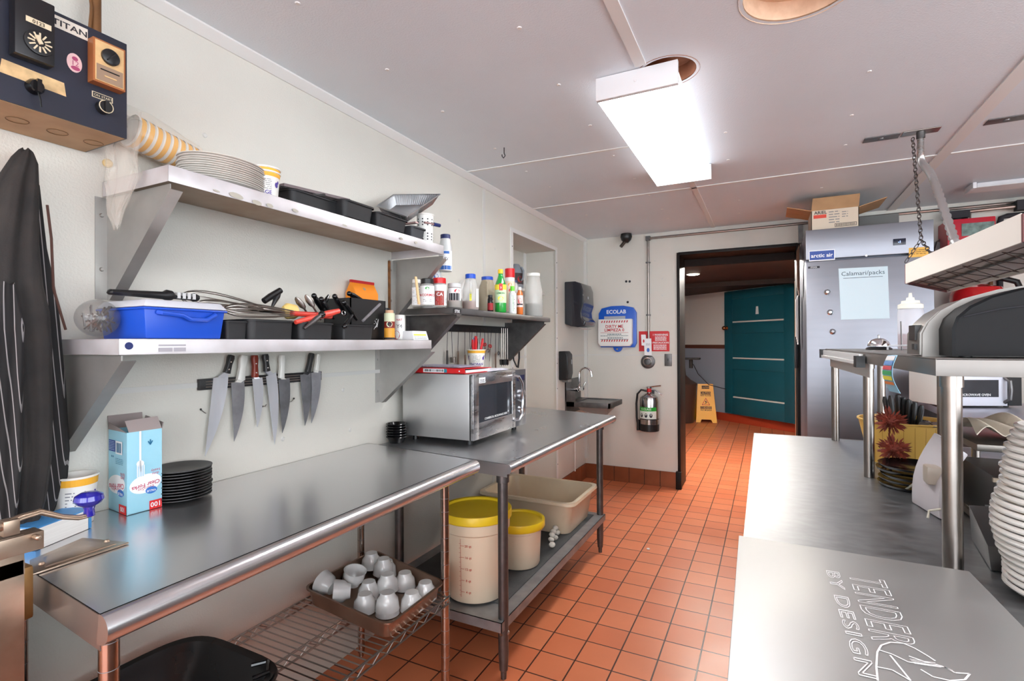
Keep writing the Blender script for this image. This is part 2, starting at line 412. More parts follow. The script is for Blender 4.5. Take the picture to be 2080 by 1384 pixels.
# far wall with doorway
DX0, DX1, DZ = .914, 1.885, 2.18
mb = MB(); mb.box(-.4, DX0, YF, YF+.14, 0, CZ); mb.box(DX1, 5.2, YF, YF+.14, 0, CZ); mb.box(DX0, DX1, YF, YF+.14, DZ, CZ)
for (u, v) in ((1272, 572), (1279, 572), (1275, 614)):
    p = A(u, v, y=YF-.001); mb.lathe([(.012, 0), (.01, .002)], p, 10, 1, ax=(0, -1, 0))
for (u, v) in ((1203, 640), (1275, 740), (1345, 566), (1345, 600), (1348, 640), (1330, 530), (1277, 588), (1360, 800), (1365, 880), (1240, 905)):
    p = A(u, v, y=YF-.001); mb.lathe([(.007, 0), (.006, .002)], p, 8, 2, ax=(0, -1, 0))
struct('wall_far', mb, [WALL, INK, SEAM], base=(0, YF, 0))
# door frame: dark wood, reveal through the wall
mb = MB()
mb.box(DX0-.015, DX0+.012, YF-.02, YF+.3, 0, DZ+.012); mb.box(DX1-.012, DX1+.015, YF-.02, YF+.3, 0, DZ+.012); mb.box(DX0, DX1, YF-.02, YF+.3, DZ-.012, DZ+.015)
mb.box(DX0-.03, DX0+.02, YF-.05, YF, 0, .16)
struct('trim_7', mb, mat('black_brown_frame', (22, 17, 15), .5, spec=.25, noise=.2, nscale=12), bev=.003)
# quarry tile skirting
TILEB = mat('skirting_tile', (150, 84, 52), .35, noise=.35, nscale=4)
GROUT = mat('skirting_grout', (66, 40, 30), .9)
def skirting(name, p0, p1, h=.145):
    p0 = V(p0); p1 = V(p1); L = (p1-p0).length; d = (p1-p0)/L; nrm = V((-d.y, d.x, 0)); mb = MB()
    n = max(1, round(L/S)); s = L/n
    mb.hexa([p0, p1, p1+nrm*.006, p0+nrm*.006], [q+V((0, 0, h)) for q in (p0, p1, p1+nrm*.006, p0+nrm*.006)], 1)
    for i in range(n):
        a = p0+d*(i*s+.003); b = p0+d*((i+1)*s-.003)
        mb.hexa([a, b, b+nrm*.012, a+nrm*.012], [q+V((0, 0, h)) for q in (a, b, b+nrm*.010, a+nrm*.010)], 0)
    return struct(name, mb, [TILEB, GROUT])
skirting('baseboard_far', (DX0-.03, YF, 0), (0, YF, 0)); skirting('baseboard_left', (0, YF, 0), (0, RY1+.02, 0))
# side and rear walls behind the camera, window openings added for fill light
mb = MB(); mb.box(5.1, 5.2, -3.2, YF, 0, .4); mb.box(5.1, 5.2, -3.2, YF, 2.3, CZ); mb.box(5.1, 5.2, 2.1, YF, .4, 2.3); mb.box(5.1, 5.2, -3.2, -2.5, .4, 2.3); struct('wall_right', mb, WALL)
mb = MB(); mb.box(-.4, 5.2, -3.3, -3.2, 0, .4); mb.box(-.4, 5.2, -3.3, -3.2, 2.3, CZ); mb.box(-.4, .1, -3.3, -3.2, .4, 2.3); mb.box(4.6, 5.2, -3.3, -3.2, .4, 2.3); struct('wall_back', mb, WALL)
mb = MB()
for x in (.1, 1.55, 3.1, 4.55): mb.box(x, x+.05, -3.28, -3.22, .4, 2.3)
for z in (.4, 2.25): mb.box(.1, 4.6, -3.28, -3.22, z, z+.05)
struct('fill_window_1', mb, TRIM)  # unseen rear window frame, added with its opening for fill light
mb = MB()
for y in (-2.5, -1, .6, 2.05): mb.box(5.12, 5.18, y, y+.05, .4, 2.3)
for z in (.4, 2.25): mb.box(5.12, 5.18, -2.5, 2.1, z, z+.05)
struct('fill_window_2', mb, TRIM)  # unseen side window frame, likewise added to let fill light in
# passage beyond the doorway
HALLW = mat('passage_wall_white', (226, 226, 222), .6); HALLB = mat('passage_dado_blue_grey', (158, 168, 184), .5); HALLC = mat('brown_passage_ceiling', (58, 36, 26), .6, spec=.2, noise=.2, nscale=3)
A0 = V((-.4, 10.69, 0)); B0 = V((2.5, 8.335, 0)); d = (B0-A0).normalized(); nn = V((d.y, -d.x, 0))
mb = MB()
def wallseg(mb, p, q, z0, z1, th, mi): mb.hexa([p+V((0, 0, z0)), q+V((0, 0, z0)), q-nn*th+V((0, 0, z0)), p-nn*th+V((0, 0, z0))], [p+V((0, 0, z1)), q+V((0, 0, z1)), q-nn*th+V((0, 0, z1)), p-nn*th+V((0, 0, z1))], mi)
wallseg(mb, A0, B0, 1.26, 2.3, .1, 0); wallseg(mb, A0, B0, 0, 1.26, .1, 1)
struct('wall_far', mb, [HALLW, HALLB], base=(1.4, 9.2, 0))
mb = MB(); wallseg(mb, A0+nn*.02, B0+nn*.02, 1.245, 1.31, .02, 0); struct('trim_8', mb, mat('chair_rail_wood', (96, 52, 34), .4))
mb = MB(); wallseg(mb, A0+nn*.02, B0+nn*.02, 0, .13, .02, 0); struct('baseboard_far', mb, mat('red_skirting', (172, 62, 36), .4))
mb = MB(); mb.box(-.5, -.4, YF+.14, 10.9, 0, 2.3, 0); struct('wall_left', mb, [HALLB])
mb = MB(); mb.box(2.5, 2.6, YF+.14, 8.4, 0, 2.3, 0); struct('wall_right', mb, [mat('passage_side_brown', (150, 120, 98), .6)])
mb = MB(); mb.box(-.5, 2.6, YF+.14, 10.9, 2.235, 2.3, 0)
for c in (V((.80, 6.9, 2.234)),):
    mb.lathe([(.085, 0), (.085, -.006), (.07, -.008)], c, 24, 1); mb.lathe([(.069, -.008), (.068, -.0095)], c, 24, 2)
struct('ceiling', mb, [HALLC, TRIM, mat('downlight_glow', (255, 244, 226), emis=110)], base=(1.4, 7, 2.235))
mb = MB(); mb.box(-.4, 2.5, YF+.3, YF+.34, 2.10, 2.235); mb.box(-.4, 2.5, 8.0, 8.1, 2.17, 2.235); struct('trim_9', mb, WOODD)
# ------------------------------------------------------------------ lamps
def fluoro(name, label, x0, x1, y0, y1, zb=2.31, strength=None, CZ=2.40):
    t = thing(name, label, 'ceiling light', ((x0+x1)/2, (y0+y1)/2, CZ))
    e = MB(); long_y = (y1-y0) > (x1-x0)
    if long_y: e.box(x0, x1, y0, y0+.02, zb, CZ-.002); e.box(x0, x1, y1-.02, y1, zb, CZ-.002)
    else: e.box(x0, x0+.02, y0, y1, zb, CZ-.002); e.box(x1-.02, x1, y0, y1, zb, CZ-.002)
    e.box(x0+.03, x1-.03, y0+.03, y1-.03, CZ-.03, CZ-.002)
    e.lathe([(.006, 0), (.005, .003)], ((x0+x1)/2, y0, (zb+CZ)/2), 10, 0, ax=(0, -1, 0))
    obj('end_cap', e, mat('lamp_white_enamel', (225, 225, 228), .4), t, bev=.002)
    b = MB(); k = .021
    if long_y: q_ = (x0+.002, x1-.002, y0+k, y1-k)
    else: q_ = (x0+k, x1-k, y0+.002, y1-.002)
    b.box(*q_, zb+.006, CZ-.034, 1); b.box(q_[0]+.001, q_[1]-.001, q_[2]+.001, q_[3]-.001, zb+.002, zb+.006, 0)
    m = mat('lamp_diffuser', (255, 255, 255), .4, emis=LAMP_STRENGTH) if strength is None else mat('passage_fill_diffuser', (255, 248, 238), .4, emis=strength) if strength else mat('unlit_lamp_diffuser', (225, 225, 226), .4)
    sd = mat('lamp_diffuser_side', (250, 250, 252), .4, emis=1.1) if strength is None else m
    obj('diffuser', b, [m, sd], t)
    return t
fluoro('ceiling_light', 'long white wraparound fluorescent light glowing on the ceiling beside the round opening', 1.055, 1.365, 1.94, 3.19)
fluoro('ceiling_light', 'unlit-looking slim fluorescent fitting on the ceiling above the red fire panel', 2.86, 4.1, 4.34, 4.50, 2.36, strength=0)
for i, ((x, y), L) in enumerate(FILL_LAMPS):
    fluoro('ceiling_light', ('unseen fluorescent fill light added behind the camera over the right counter', 'unseen fluorescent fill light added behind the camera near the rear wall')[i], x-L/2, x+L/2, y-.15, y+.15)
t = fluoro('ceiling_light', 'unseen fluorescent fill light added inside the passage, hidden above the doorway head', .6, 2.2, 5.62, 5.84, 2.175, CZ=2.235, strength=62)  # lamp added out of sight to brighten the passage
# ------------------------------------------------------------------ work tables
def rolled_top(mb, P, z, th=.038, roll=.022):
    """P: near-left(wall), near-right(front), far-right(front), far-left(wall) corners of the top"""
    a, b, c, d = [V((p[0], p[1], z)) for p in P]
    mb.hexa([a-V((0, 0, .002)), b-V((0, 0, .002)), c-V((0, 0, .002)), d-V((0, 0, .002))], [a, b, c, d])
    # side aprons
    def apron(p, q, h):
        n = (q-p).cross(V((0, 0, 1))).normalized(); k = n*-.0015
        mb.hexa([p-V((0, 0, h)), q-V((0, 0, h)), q+k-V((0, 0, h)), p+k-V((0, 0, h))], [p, q, q+k, p+k])
    apron(a, b, th+.012); apron(c, d, th+.012); apron(d, a, th)
    # rolled front edge: half round lip
    prof = [(-.004, 0)]+[(.0+roll*.95*math.sin(t), -roll+roll*math.cos(t)) for t in [PI*i/10 for i in range(11)]]+[(-.012, -2*roll)]
    dirx = V((1, 0, 0))
    mb.loft([[b+dirx*x+V((0, 0, h)) for x, h in prof], [c+dirx*x+V((0, 0, h)) for x, h in prof]])
def leg_round(name, x, y, z0, z1, r, m, parent, grooved=False, foot=True):
    mb = MB()
    if grooved:
        mb.lathe([(r*.7, z0), (r*.7, z0+.015), (r, z0+.018), (r, z1)], (x, y, 0), 20)
        z = z0+.05
        while z < z1-.02: mb.lathe([(r+.0002, z), (r+.0002, z+.0012)], (x, y, 0), 20, 1); z += .0508
    else: mb.lathe([(r*.55, z0), (r*.6, z0+.03), (r*.8, z0+.035), (r, z0+.10), (r, z1-.06), (r*1.25, z1-.058), (r*1.25, z1)] if foot else [(r, z0), (r, z1)], (x, y, 0), 16)
    return obj(name, mb, [m, GRYI] if grooved else m, parent)
T1 = [(.012, .515), (.640, .462), (.625, 1.722), (.012, 1.80)]; Z1 = .905
t = thing('work_table', 'low-shelved stainless work table holding the blue carton, wire shelf below', 'table', (.32, 1.1, 0))
mb = MB(); rolled_top(mb, T1, Z1, .05, .026); TABLE1 = obj('table_top', mb, STEELT, t)
LEGM = mat('table_leg_steel', (190, 176, 166), .2, 1, noise=.2, nscale=14)
for (x, y) in ((.555, .515), (.53, 1.655), (.07, .56), (.06, 1.70)): leg_round('leg', x, y, 0, Z1-.05 if x > .3 else Z1-.04, .0165 if x > .3 else .0145, LEGM, t, True)
def wire_shelf(parent, x0, x1, y0, y1, z):
    mb = MB(); r = .0028
    for y in (y0, y1): mb.tube([(x0, y, z), (x1, y, z)], .004, 6); mb.tube([(x0, y, z-.028), (x1, y, z-.028)], .0035, 6)
    for x in (x0, x1, (x0+x1)/2):
        mb.tube([(x, y0, z), (x, y1, z)], .004, 6); mb.tube([(x, y0, z-.028), (x, y1, z-.028)], .0035, 6)
        n = 34; mb.tube([(x, y0+(y1-y0)*i/n, z-.003-(.022 if i % 2 else 0)) for i in range(n+1)], .0022, 5)
    n = 12
    for y in (y0, y1): mb.tube([(x0+(x1-x0)*i/n, y, z-.003-(.022 if i % 2 else 0)) for i in range(n+1)], .0022, 5)
    k = int((y1-y0)/.027)
    for i in range(1, k): y = y0+(y1-y0)*i/k; mb.tube([(x0, y, z+.003), (x1, y, z+.003)], .0024, 5)
    return obj('wire_shelf', mb, mat('shelf_wire_chrome', (172, 166, 160), .3, 1), parent)
WZ = .385; wire_shelf(t, .065, .545, .53, 1.665, WZ)
# second table
T2 = [(.012, 1.872), (.735, 1.785), (.750, 3.275), (.012, 3.455)]; Z2 = .885
t = thing('work_table', 'darker stainless work table carrying the microwave, solid undershelf below', 'table', (.37, 2.6, 0))
mb = MB(); rolled_top(mb, T2, Z2, .04, .02); TABLE2 = obj('table_top', mb, mat('worn_steel_top_grey', (190, 191, 194), .3, .9, noise=.06, nscale=5, rvar=.03), t)
for (x, y) in ((.686, 1.842), (.672, 3.225), (.06, 1.96), (.06, 3.33)): leg_round('leg', x, y, 0, Z2-.03, .021, STEELD, t)
US = .245
mb = MB(); mb.box(.02, .70, 1.80, 3.25, US-.002, US); mb.box(.697, .70, 1.80, 3.25, US-.04, US); mb.box(.02, .70, 1.80, 1.803, US-.04, US); mb.box(.02, .70, 3.247, 3.25, US-.04, US)
obj('undershelf', mb, mat('galvanised_shelf', (158, 158, 160), .45, .7, noise=.3, nscale=12), t)
mb = MB(); mb.lathe([(.009, 0), (.006, .004)], (.7075, 1.842, .19), 10, ax=(1, 0, 0)); mb.lathe([(.009, 0), (.006, .004)], (.686, 1.8205, .19), 10, ax=(0, -1, 0)); obj('bolt', mb, STEELP, t)
mb = MB(); mb.sheet(lambda u, v: (.085+.555*u, 1.93+1.26*v, US+.004), 2, 2, .003)
tag(obj('shelf_mat', mb, mat('black_ribbed_mat', (52, 54, 56), .7, noise=.35, nscale=6, col2=(110, 110, 110), bump=.8, bscale=300)), 'black ribbed rubber liner mat on the undershelf of the far work table', 'mat')
# ------------------------------------------------------------------ wall shelves
def wall_shelf(name, label, y0, y1, zt, m, mu, lip=.042, depth=.31, bracket=.285, by=None, bm_=None):
    t = thing(name, label, 'shelf', (0, (y0+y1)/2, zt))
    mb = MB(); mb.box(0.002, depth, y0, y1, zt-.002, zt, 0); mb.box(depth-.002, depth, y0, y1, zt-lip, zt, 0); mb.box(0.002, depth, y0, y0+.002, zt-lip, zt, 0); mb.box(0.002, depth, y1-.002, y1, zt-lip, zt, 0)
    mb.box(.004, depth-.003, y0+.003, y1-.003, zt-.006, zt-.003, 1)
    obj('shelf_board', mb, [m, mu], t, bev=.0015)
    for y in by or (y0+.012, y1+.012):
        mb = MB(); zb = zt-lip-.002
        mb.prism([(0.001, zb), (depth-.012, zb), (depth-.012, zb-.012), (.012, zt-lip-bracket), (0.001, zt-lip-bracket)], lambda a, b, t_: V((a, t_, b)), y-.0015, y+.0015)
        L = V((depth-.012, 0, zb-.012)); K = V((.012, 0, zt-lip-bracket))
        mb.hexa([L+V((0, y-.0015, 0)), K+V((0, y-.0015, 0)), K+V((0, y+.03, 0)), L+V((0, y+.03, 0))], [L+V((.002, y-.0015, -.002)), K+V((.002, y-.0015, -.002)), K+V((.002, y+.03, -.002)), L+V((.002, y+.03, -.002))])
        mb.box(0.001, .003, y-.03, y, zt-lip-bracket, zb)
        for z in (zb-.05, zb-.2): mb.lathe([(.006, 0), (.004, .004)], (.003, y-.015, z), 8, ax=(1, 0, 0))
        obj('bracket', mb, bm_ or mat('bracket_steel', (176, 174, 170), .4, .7, noise=.2, nscale=7), t)
    return t
USZ = 1.815; LSZ = 1.376; SSZ = 1.535
wall_shelf('wall_shelf', 'upper worn steel wall shelf holding the white plates and black pans', .76, 1.98, USZ, STEELS, RUST, bracket=.285)
wall_shelf('wall_shelf', 'lower steel wall shelf holding the blue lidded box, knives hang under it', .65, 1.88, LSZ, STEELS, RUST, lip=.038, bracket=.255)
wall_shelf('wall_shelf', 'dark steel wall shelf crowded with spice bottles beside the wall recess', 2.06, 3.30, SSZ, mat('dark_shelf_steel', (120, 118, 118), .35, .8, noise=.25, nscale=8), STEELD, lip=.03, depth=.30, bracket=.27, by=(2.12, 3.22), bm_=STEELD)
# ------------------------------------------------------------------ left wall: control panel
def panel_box():
    x = .20; y0, y1 = .10, .722; z0, z1 = 1.885, 2.126
    t = thing('timer_control_panel', 'grimy black metal timer control panel with dials, above the hanging aprons', 'control panel', (.1, (y0+y1)/2, z0))
    mb = MB(); mb.box(0.001, x, y0, y1, z0, z1, 0); mb.box(.004, x-.004, y0+.004, y1-.004, z0-.0008, z0+.01, 1)
    for i in range(8): mb.ring((.1, y0+.07+i*.075, z0-.0015), .02, .0008, 20, 4, 2)
    obj('casing', mb, [mat('worn_dark_blue_enamel', (34, 38, 54), .38, noise=.4, nscale=9, col2=(14, 14, 18)), mat('rusty_panel_underside', (190, 158, 120), .6, noise=.5, nscale=7, col2=(120, 84, 50)), mat('knockout_line', (110, 84, 56), .7)], t)
    # timer module with round dial
    def P(u, v): return A(u, v, x=x)
    p = P(40, 100); q = P(112, 122); m = MB(); m.box(x, x+.03, A(30, 100, x=x+.03).y, A(112, 122, x=x+.03).y, A(70, 120, x=x+.03).z, z1-.004, 0)
    obj('timer_module', m, mat('module_black', (26, 26, 30), .35, noise=.3, nscale=12), t, bev=.003)
    c = A(79, 88, x=x+.031); m = MB(); m.lathe([(.026, 0), (.026, .004), (.022, .005)], c, 28, 0, ax=(1, 0, 0))
    for k in range(12):
        a = 2*PI*k/12; m.box(0, .0012, -.0015, .0015, .009, .021, 1, M=Matrix.Translation(c+V((.005, 0, 0))) @ Matrix.Rotation(a, 4, 'X'))
    m.box(0, .006, -.003, .003, -.004, .014, 1, M=Matrix.Translation(c+V((.004, 0, 0))) @ Matrix.Rotation(.5, 4, 'X'))
    obj('timer_dial', m, [BLK, mat('aged_cream', (214, 200, 170), .6)], t)
    d = flat((x+.0302, c.y, c.z+.042), (0, 1, 0), (0, 0, 1)); d.rect(-.022, -.004, .022, .008, 1); d.text('0123', .011, 0, -.002, 0, bold=True); decal('counter_window', d, [INK, mat('aged_cream', (214, 200, 170), .6)], t)
    # thermostat
    p0, p1 = A(178, 150, x=x), A(247, 185, x=x); m = MB(); tz0, tz1 = A(240, 182, x=x+.025).z, A(182, 70, x=x+.025).z
    m.box(x, x+.025, p0.y, p1.y-.004, tz0, tz1, 0); m.box(x+.025, x+.0265, p0.y+.004, p1.y-.008, tz0+.004, tz1-.004, 1); m.box(x+.0265, x+.0272, p0.y+.006, p1.y-.010, tz0+.006, tz0+(tz1-tz0)*.42, 2)
    cc = V((x+.0265, (p0.y+p1.y)/2-.002, tz0+(tz1-tz0)*.66)); m.lathe([(.019, 0), (.019, .006), (.016, .008)], cc, 24, 3, ax=(1, 0, 0)); m.box(0, .003, -.0015, .0015, -.015, .015, 3, M=Matrix.Translation(cc+V((.008, 0, 0))) @ Matrix.Rotation(-.7, 4, 'X'))
    m.box(x+.0272, x+.0285, p0.y+.014, p1.y-.018, tz0+.032, tz0+.0345, 3); m.box(x+.0272, x+.028, p0.y+.022, p1.y-.024, tz0+.018, tz0+.021, 1)
    obj('thermostat', m, [mat('bronze_plastic', (158, 96, 54), .4), mat('tan_faceplate', (222, 184, 130), .5, noise=.2, nscale=40), mat('taupe_faceplate', (150, 126, 104), .5), BLK], t)
    # name plate, tape, sticker, knobs
    d = flat((x, 0, 0), (0, 1, 0), (0, 0, 1)); a_ = A(85, 5, x=x); b_ = A(178, 52, x=x)
    d.rect(a_.y, z1-.036, b_.y, z1-.008, 0); d.layer(); d.text('TITAN', .019, A(142, 30, x=x).y, z1-.029, 1, bold=True, sx=1.25); decal('name_plate', d, [mat('plate_cream', (216, 208, 196), .5), INK], t)
    d = flat((x, 0, 0), (0, 1, 0), (0, 0, 1)); a_ = A(3, 130, x=x); b_ = A(130, 175, x=x); d.poly([(a_.y, a_.z+.012), (b_.y, a_.z+.008), (b_.y+.004, a_.z-.022), (a_.y-.004, a_.z-.018)], 0); decal('masking_tape', d, [mat('masking_tape', (224, 190, 140), .8, noise=.3, nscale=40)], t)
    c = A(151, 128, x=x); d = flat((x, c.y, c.z), (0, 1, 0), (0, 0, 1)); d.ell(0, 0, .015, .022, 0); d.layer(); d.ell(.002, -.012, .009, .005, 1); d.ell(.001, .010, .006, .005, 1); d.text('12', .016, .001, -.006, 1); decal('sticker', d, [mat('pink_sticker', (226, 190, 190), .6), mat('magenta_ink', (170, 70, 110), .6)], t)
    c = A(68, 178, x=x); m = MB(); m.lathe([(.016, 0), (.016, .012), (.012, .02)], c, 18, 0, ax=(1, 0, 0)); m.box(c.x+.02, c.x+.03, c.y-.004, c.y+.004, c.z-.016, c.z+.012, 0); m.tube([c+V((.02, 0, -.01)), c+V((.022, .004, -.03)), c+V((.02, .006, -.045))], .002, 6, 0); obj('rotary_knob', m, BLKG, t)
    c = A(208, 220, x=x); m = MB(); m.lathe([(.0155, 0), (.0155, .016), (.013, .018)], c, 22, 0, ax=(1, 0, 0)); m.box(c.x+.018, c.x+.024, c.y-.004, c.y+.004, c.z-.013, c.z+.013, 0); m.ring(c+V((.0185, 0, 0)), .0145, .001, 24, 5, 1, (1, 0, 0)); obj('switch_knob', m, [BLK, mat('aged_cream', (214, 200, 170), .6)], t)
    d = flat((x, c.y, c.z+.026), (0, 1, 0), (0, 0, 1)); d.rect(-.022, -.006, .022, .008, 1); d.layer(); d.rect(-.020, -.0045, .020, .0065, 0); d.layer(); d.text('ON', .008, -.012, -.002, 1); d.text('START', .008, .009, -.002, 1); decal('switch_plate', d, [INK, mat('aged_cream', (214, 200, 170), .6)], t)
panel_box()
PIPE = mat('rust_brown_pipe', (140, 96, 56), .45, .3, noise=.4, nscale=12)
p = A(194, 30, x=.06); mb = MB(); mb.cyl((.06, p.y, 2.127), (.06, p.y, CZ-.002), .0125, n=16); mb.tube([(.07, p.y-.03, 2.127), (.07, p.y-.02, 2.16), (.068, p.y-.012, 2.25), (.06, p.y-.014, 2.30), (.055, p.y-.014, CZ-.002)], .004, 8)
tag(obj('conduit_pipe', mb, PIPE), 'rusty brown pipe rising from the black control panel to the ceiling', 'pipe')
# ------------------------------------------------------------------ aprons on the hook
mb = MB(); mb.lathe([(.012, 0), (.012, .004)], (0.001, .575, 1.80), 12, ax=(1, 0, 0)); mb.tube([(.003, .575, 1.80), (.05, .575, 1.79), (.075, .575, 1.80), (.08, .575, 1.815)], .004, 8)
tag(obj('wall_hook', mb, BLK), 'wall hook that carries the dark aprons', 'hook')
def apron(label, rows, folds, m, seed, uvs=None, name='apron'):
    """rows: (z, y centre, x centre, half width, half thickness)"""
    r = random.Random(seed); ph = r.uniform(0, 6); rings = []; n = 96; dense = []
    for a, b in zip(rows, rows[1:]):
        for k in range(5): dense.append([a[i]+(b[i]-a[i])*k/5 for i in range(5)])
    dense.append(list(rows[-1]))
    for z, cy, cx, hw, ht in dense:
        ring = []
        for i in range(n):
            t = 2*PI*i/n; f = 1+.22*math.sin(folds*t+ph+z*2)*min(1, hw/.03)+.06*math.sin((2*folds+1)*t+z*5)
            ring.append(V((cx+ht*math.sin(t)*f, cy+hw*math.cos(t), z+.004*math.sin(3*t+z*9))))
        rings.append(ring)
    mb = MB(); mb.loft(rings)
    return tag(obj(name, mb, m, uv=uvs), label, 'apron', 'aprons on the wall hook')
CLOTH = mat('black_apron_cloth', (30, 29, 30), .9, noise=.5, nscale=9, col2=(60, 54, 50), bump=.3, bscale=120)
STR = stripe_mat(); uvf = lambda p: ((p.y*1.0+p.x*.8+p.z*.10)*70, p.z)
apron('plain black apron hanging in front, its neck loop on the hook', [(1.83, .572, .07, .006, .006), (1.822, .571, .075, .014, .012), (1.80, .566, .08, .024, .018), (1.74, .552, .085, .038, .026), (1.6, .538, .09, .050, .032), (1.5, .534, .095, .060, .034), (1.44, .536, .10, .068, .034), (1.36, .545, .11, .060, .034), (1.2, .556, .12, .046, .032), (1.1, .560, .12, .040, .028), (1.0, .556, .12, .034, .022), (.93, .552, .12, .02, .015)], 5, CLOTH, 1)
apron('dark pinstriped apron nearest the blue lidded box, behind the plain black one', [(1.76, .590, .04, .018, .014), (1.6, .598, .045, .022, .018), (1.47, .606, .05, .034, .022), (1.3, .612, .055, .040, .026), (1.1, .616, .06, .044, .026), (1.03, .612, .06, .044, .024), (.925, .592, .06, .028, .018)], 4, STR, 4, uvf)
apron('dark pinstriped apron overlapping the front of the plain black one', [(1.50, .515, .13, .014, .014), (1.40, .508, .14, .034, .026), (1.3, .502, .145, .036, .03), (1.1, .50, .15, .034, .03), (.97, .498, .15, .026, .026)], 4, STR, 9, uvf)
mb = MB(); mb.tube([(.10, .600, 1.70), (.105, .606, 1.62), (.10, .612, 1.5), (.11, .622, 1.44), (.10, .636, 1.40)], .003, 6); tag(obj('apron_string', mb, mat('brown_cord', (70, 44, 36), .8)), 'thin brown apron string dangling beside the black apron', 'cord')
# ------------------------------------------------------------------ yellow-rimmed dairy tubs
YB = mat('mustard_band', (240, 176, 50), .5); TUBW = mat('tub_white_card', (232, 230, 224), .5)
def tub_things(root, R, r0, h, brand, a0, scale_txt=1., inner=True, sub=None):
    mb = MB(); rf = lambda z: r0+(R-r0)*z/h
    mb.lathe([(r0, 0), (R, h), (R+.0025, h), (R+.0025, h+.004), (R-.002, h+.004), (r0-.002, .003)], (0, 0, 0), 36, 0, True, True); obj('cup_body', mb, TUBW, root, local=True)
    d = roundd((0, 0, 0), rf, a0); W = 2*PI*R*.98
    for k in range(30): d.rect(-W/2+W*k/30, h*.84, -W/2+W*(k+1)/30, h*.985, 0)
    for off in (-.33, .0, .33):
        o = off*2*PI*R; d.text(brand, R*.38*scale_txt, o, h*.16, 1, bold=True); d.rect(o-R*.5, h*.06, o+R*.5, h*.10, 2, 4); d.lines(o-R*.45, o+R*.45, h*.70, 6, h*.07, 3)
        d.ell(o+R*.85, h*.55, R*.16, R*.2, 1, 10); d.ell(o+R*1.0, h*.66, R*.1, R*.12, 1, 8)
    o = obj('printing', d.mb, [YB, PURP, REDI, GRYI], root, local=True)
def tub(loc, R, r0, h, brand, label, name='dairy_tub', group=None, a0=None):
    t = thing(name, label, 'tub', loc, 0, group); tub_things(t, R, r0, h, brand, face_cam(loc) if a0 is None else a0); return t
# ------------------------------------------------------------------ upper shelf contents
def nested_cups(p0, p1, n, R, label, group):
    """paper cups nested on their side, mouth of the first at p0"""
    d = (V(p1)-V(p0)); ax = d.normalized(); step = d.length/(n-1)
    proto = None
    for k in range(n):
        M = Matrix.Translation(V(p0)+ax*step*k) @ V((0, 0, 1)).rotation_difference(ax).to_matrix().to_4x4()
        if proto is None:
            proto = thing('paper_cup', label, 'cup', M.translation, group=group, rot=V((0, 0, 1)).rotation_difference(ax).to_matrix().to_4x4())
            mb = MB(); mb.lathe([(R-.0004, 0), (R+.0004, .001), (R*.8, .075), (.001, .075), (.001, .0744), (R*.79, .0744), (R-.0006, .001)], n=28, cap0=False, cap1=False); obj('cup_wall', mb, TUBW, proto, local=True)
            mb = MB(); mb.lathe([(R+.0000, .006), (R-.0019, .020)], n=28, cap0=False, cap1=False); obj('yellow_band', mb, YB, proto, local=True)
            first = proto
        else: dup(proto, M.translation, label=f'white paper cup with a yellow band, {nth(k)} from the open mouth of the nested row', rot=V((0, 0, 1)).rotation_difference(ax).to_matrix().to_4x4())
    return first
g = 'nested paper cups lying in the clear bag'
pc = nested_cups((.058, .800, USZ+.150), (.052, 1.08, USZ+.095), 14, .046, 'white paper cup whose open mouth ends the nested row inside the clear bag', g)
CLEAR = mat('crinkled_clear_film', (236, 228, 216), .12, alpha=.20, spec=.9, bump=.9, bscale=30)
def crumple(rows, n, amp, seed, m, name, label, cat, folds=7):
    r = random.Random(seed); rings = []
    for (x, y, z, a, b) in rows:
        ph = r.uniform(0, 6); rings.append([V((x+a*math.cos(t)*(1+amp*math.sin(folds*t+ph)+r.uniform(-amp, amp)*.5), y+b*.4*math.sin(2*t+ph)*.3, z+b*math.sin(t)*(1+amp*math.cos((folds-2)*t+ph)+r.uniform(-amp, amp)*.5))) for t in [2*PI*i/n for i in range(n)]])
    mb = MB(); mb.loft(rings); return tag(obj(name, mb, m), label, cat)
crumple([(.06, .735, USZ+.195, .012, .010), (.06, .755, USZ+.185, .03, .03), (.062, .785, USZ+.155, .052, .056), (.062, .84, USZ+.145, .056, .060), (.06, .91, USZ+.13, .054, .057), (.058, .98, USZ+.115, .050, .052)], 40, .05, 3, CLEAR, 'plastic_bag', 'crinkled clear plastic bag round the nested paper cups on the upper shelf', 'bag')
# the empty end of the bag, hanging over the shelf end
rng = random.Random(8); rings = []
for (x, y, z, a, b) in [(.13, .76, USZ+.15, .05, .02), (.13, .745, USZ+.09, .07, .022), (.14, .738, USZ+.03, .06, .020), (.15, .735, USZ-.02, .075, .018), (.14, .735, USZ-.06, .055, .015), (.12, .735, USZ-.10, .03, .012), (.125, .735, USZ-.145, .008, .005)]:
    ph = rng.uniform(0, 6); rings.append([V((x+a*math.cos(t)*(1+.16*math.sin(6*t+ph)), y+b*math.sin(t)*(1+.4*math.sin(5*t+ph)), z+.008*math.sin(4*t+ph))) for t in [2*PI*i/40 for i in range(40)]])
mb = MB(); mb.loft(rings); tag(obj('plastic_bag', mb, CLEAR), 'crumpled empty clear plastic bag hanging over the near end of the upper shelf', 'bag')
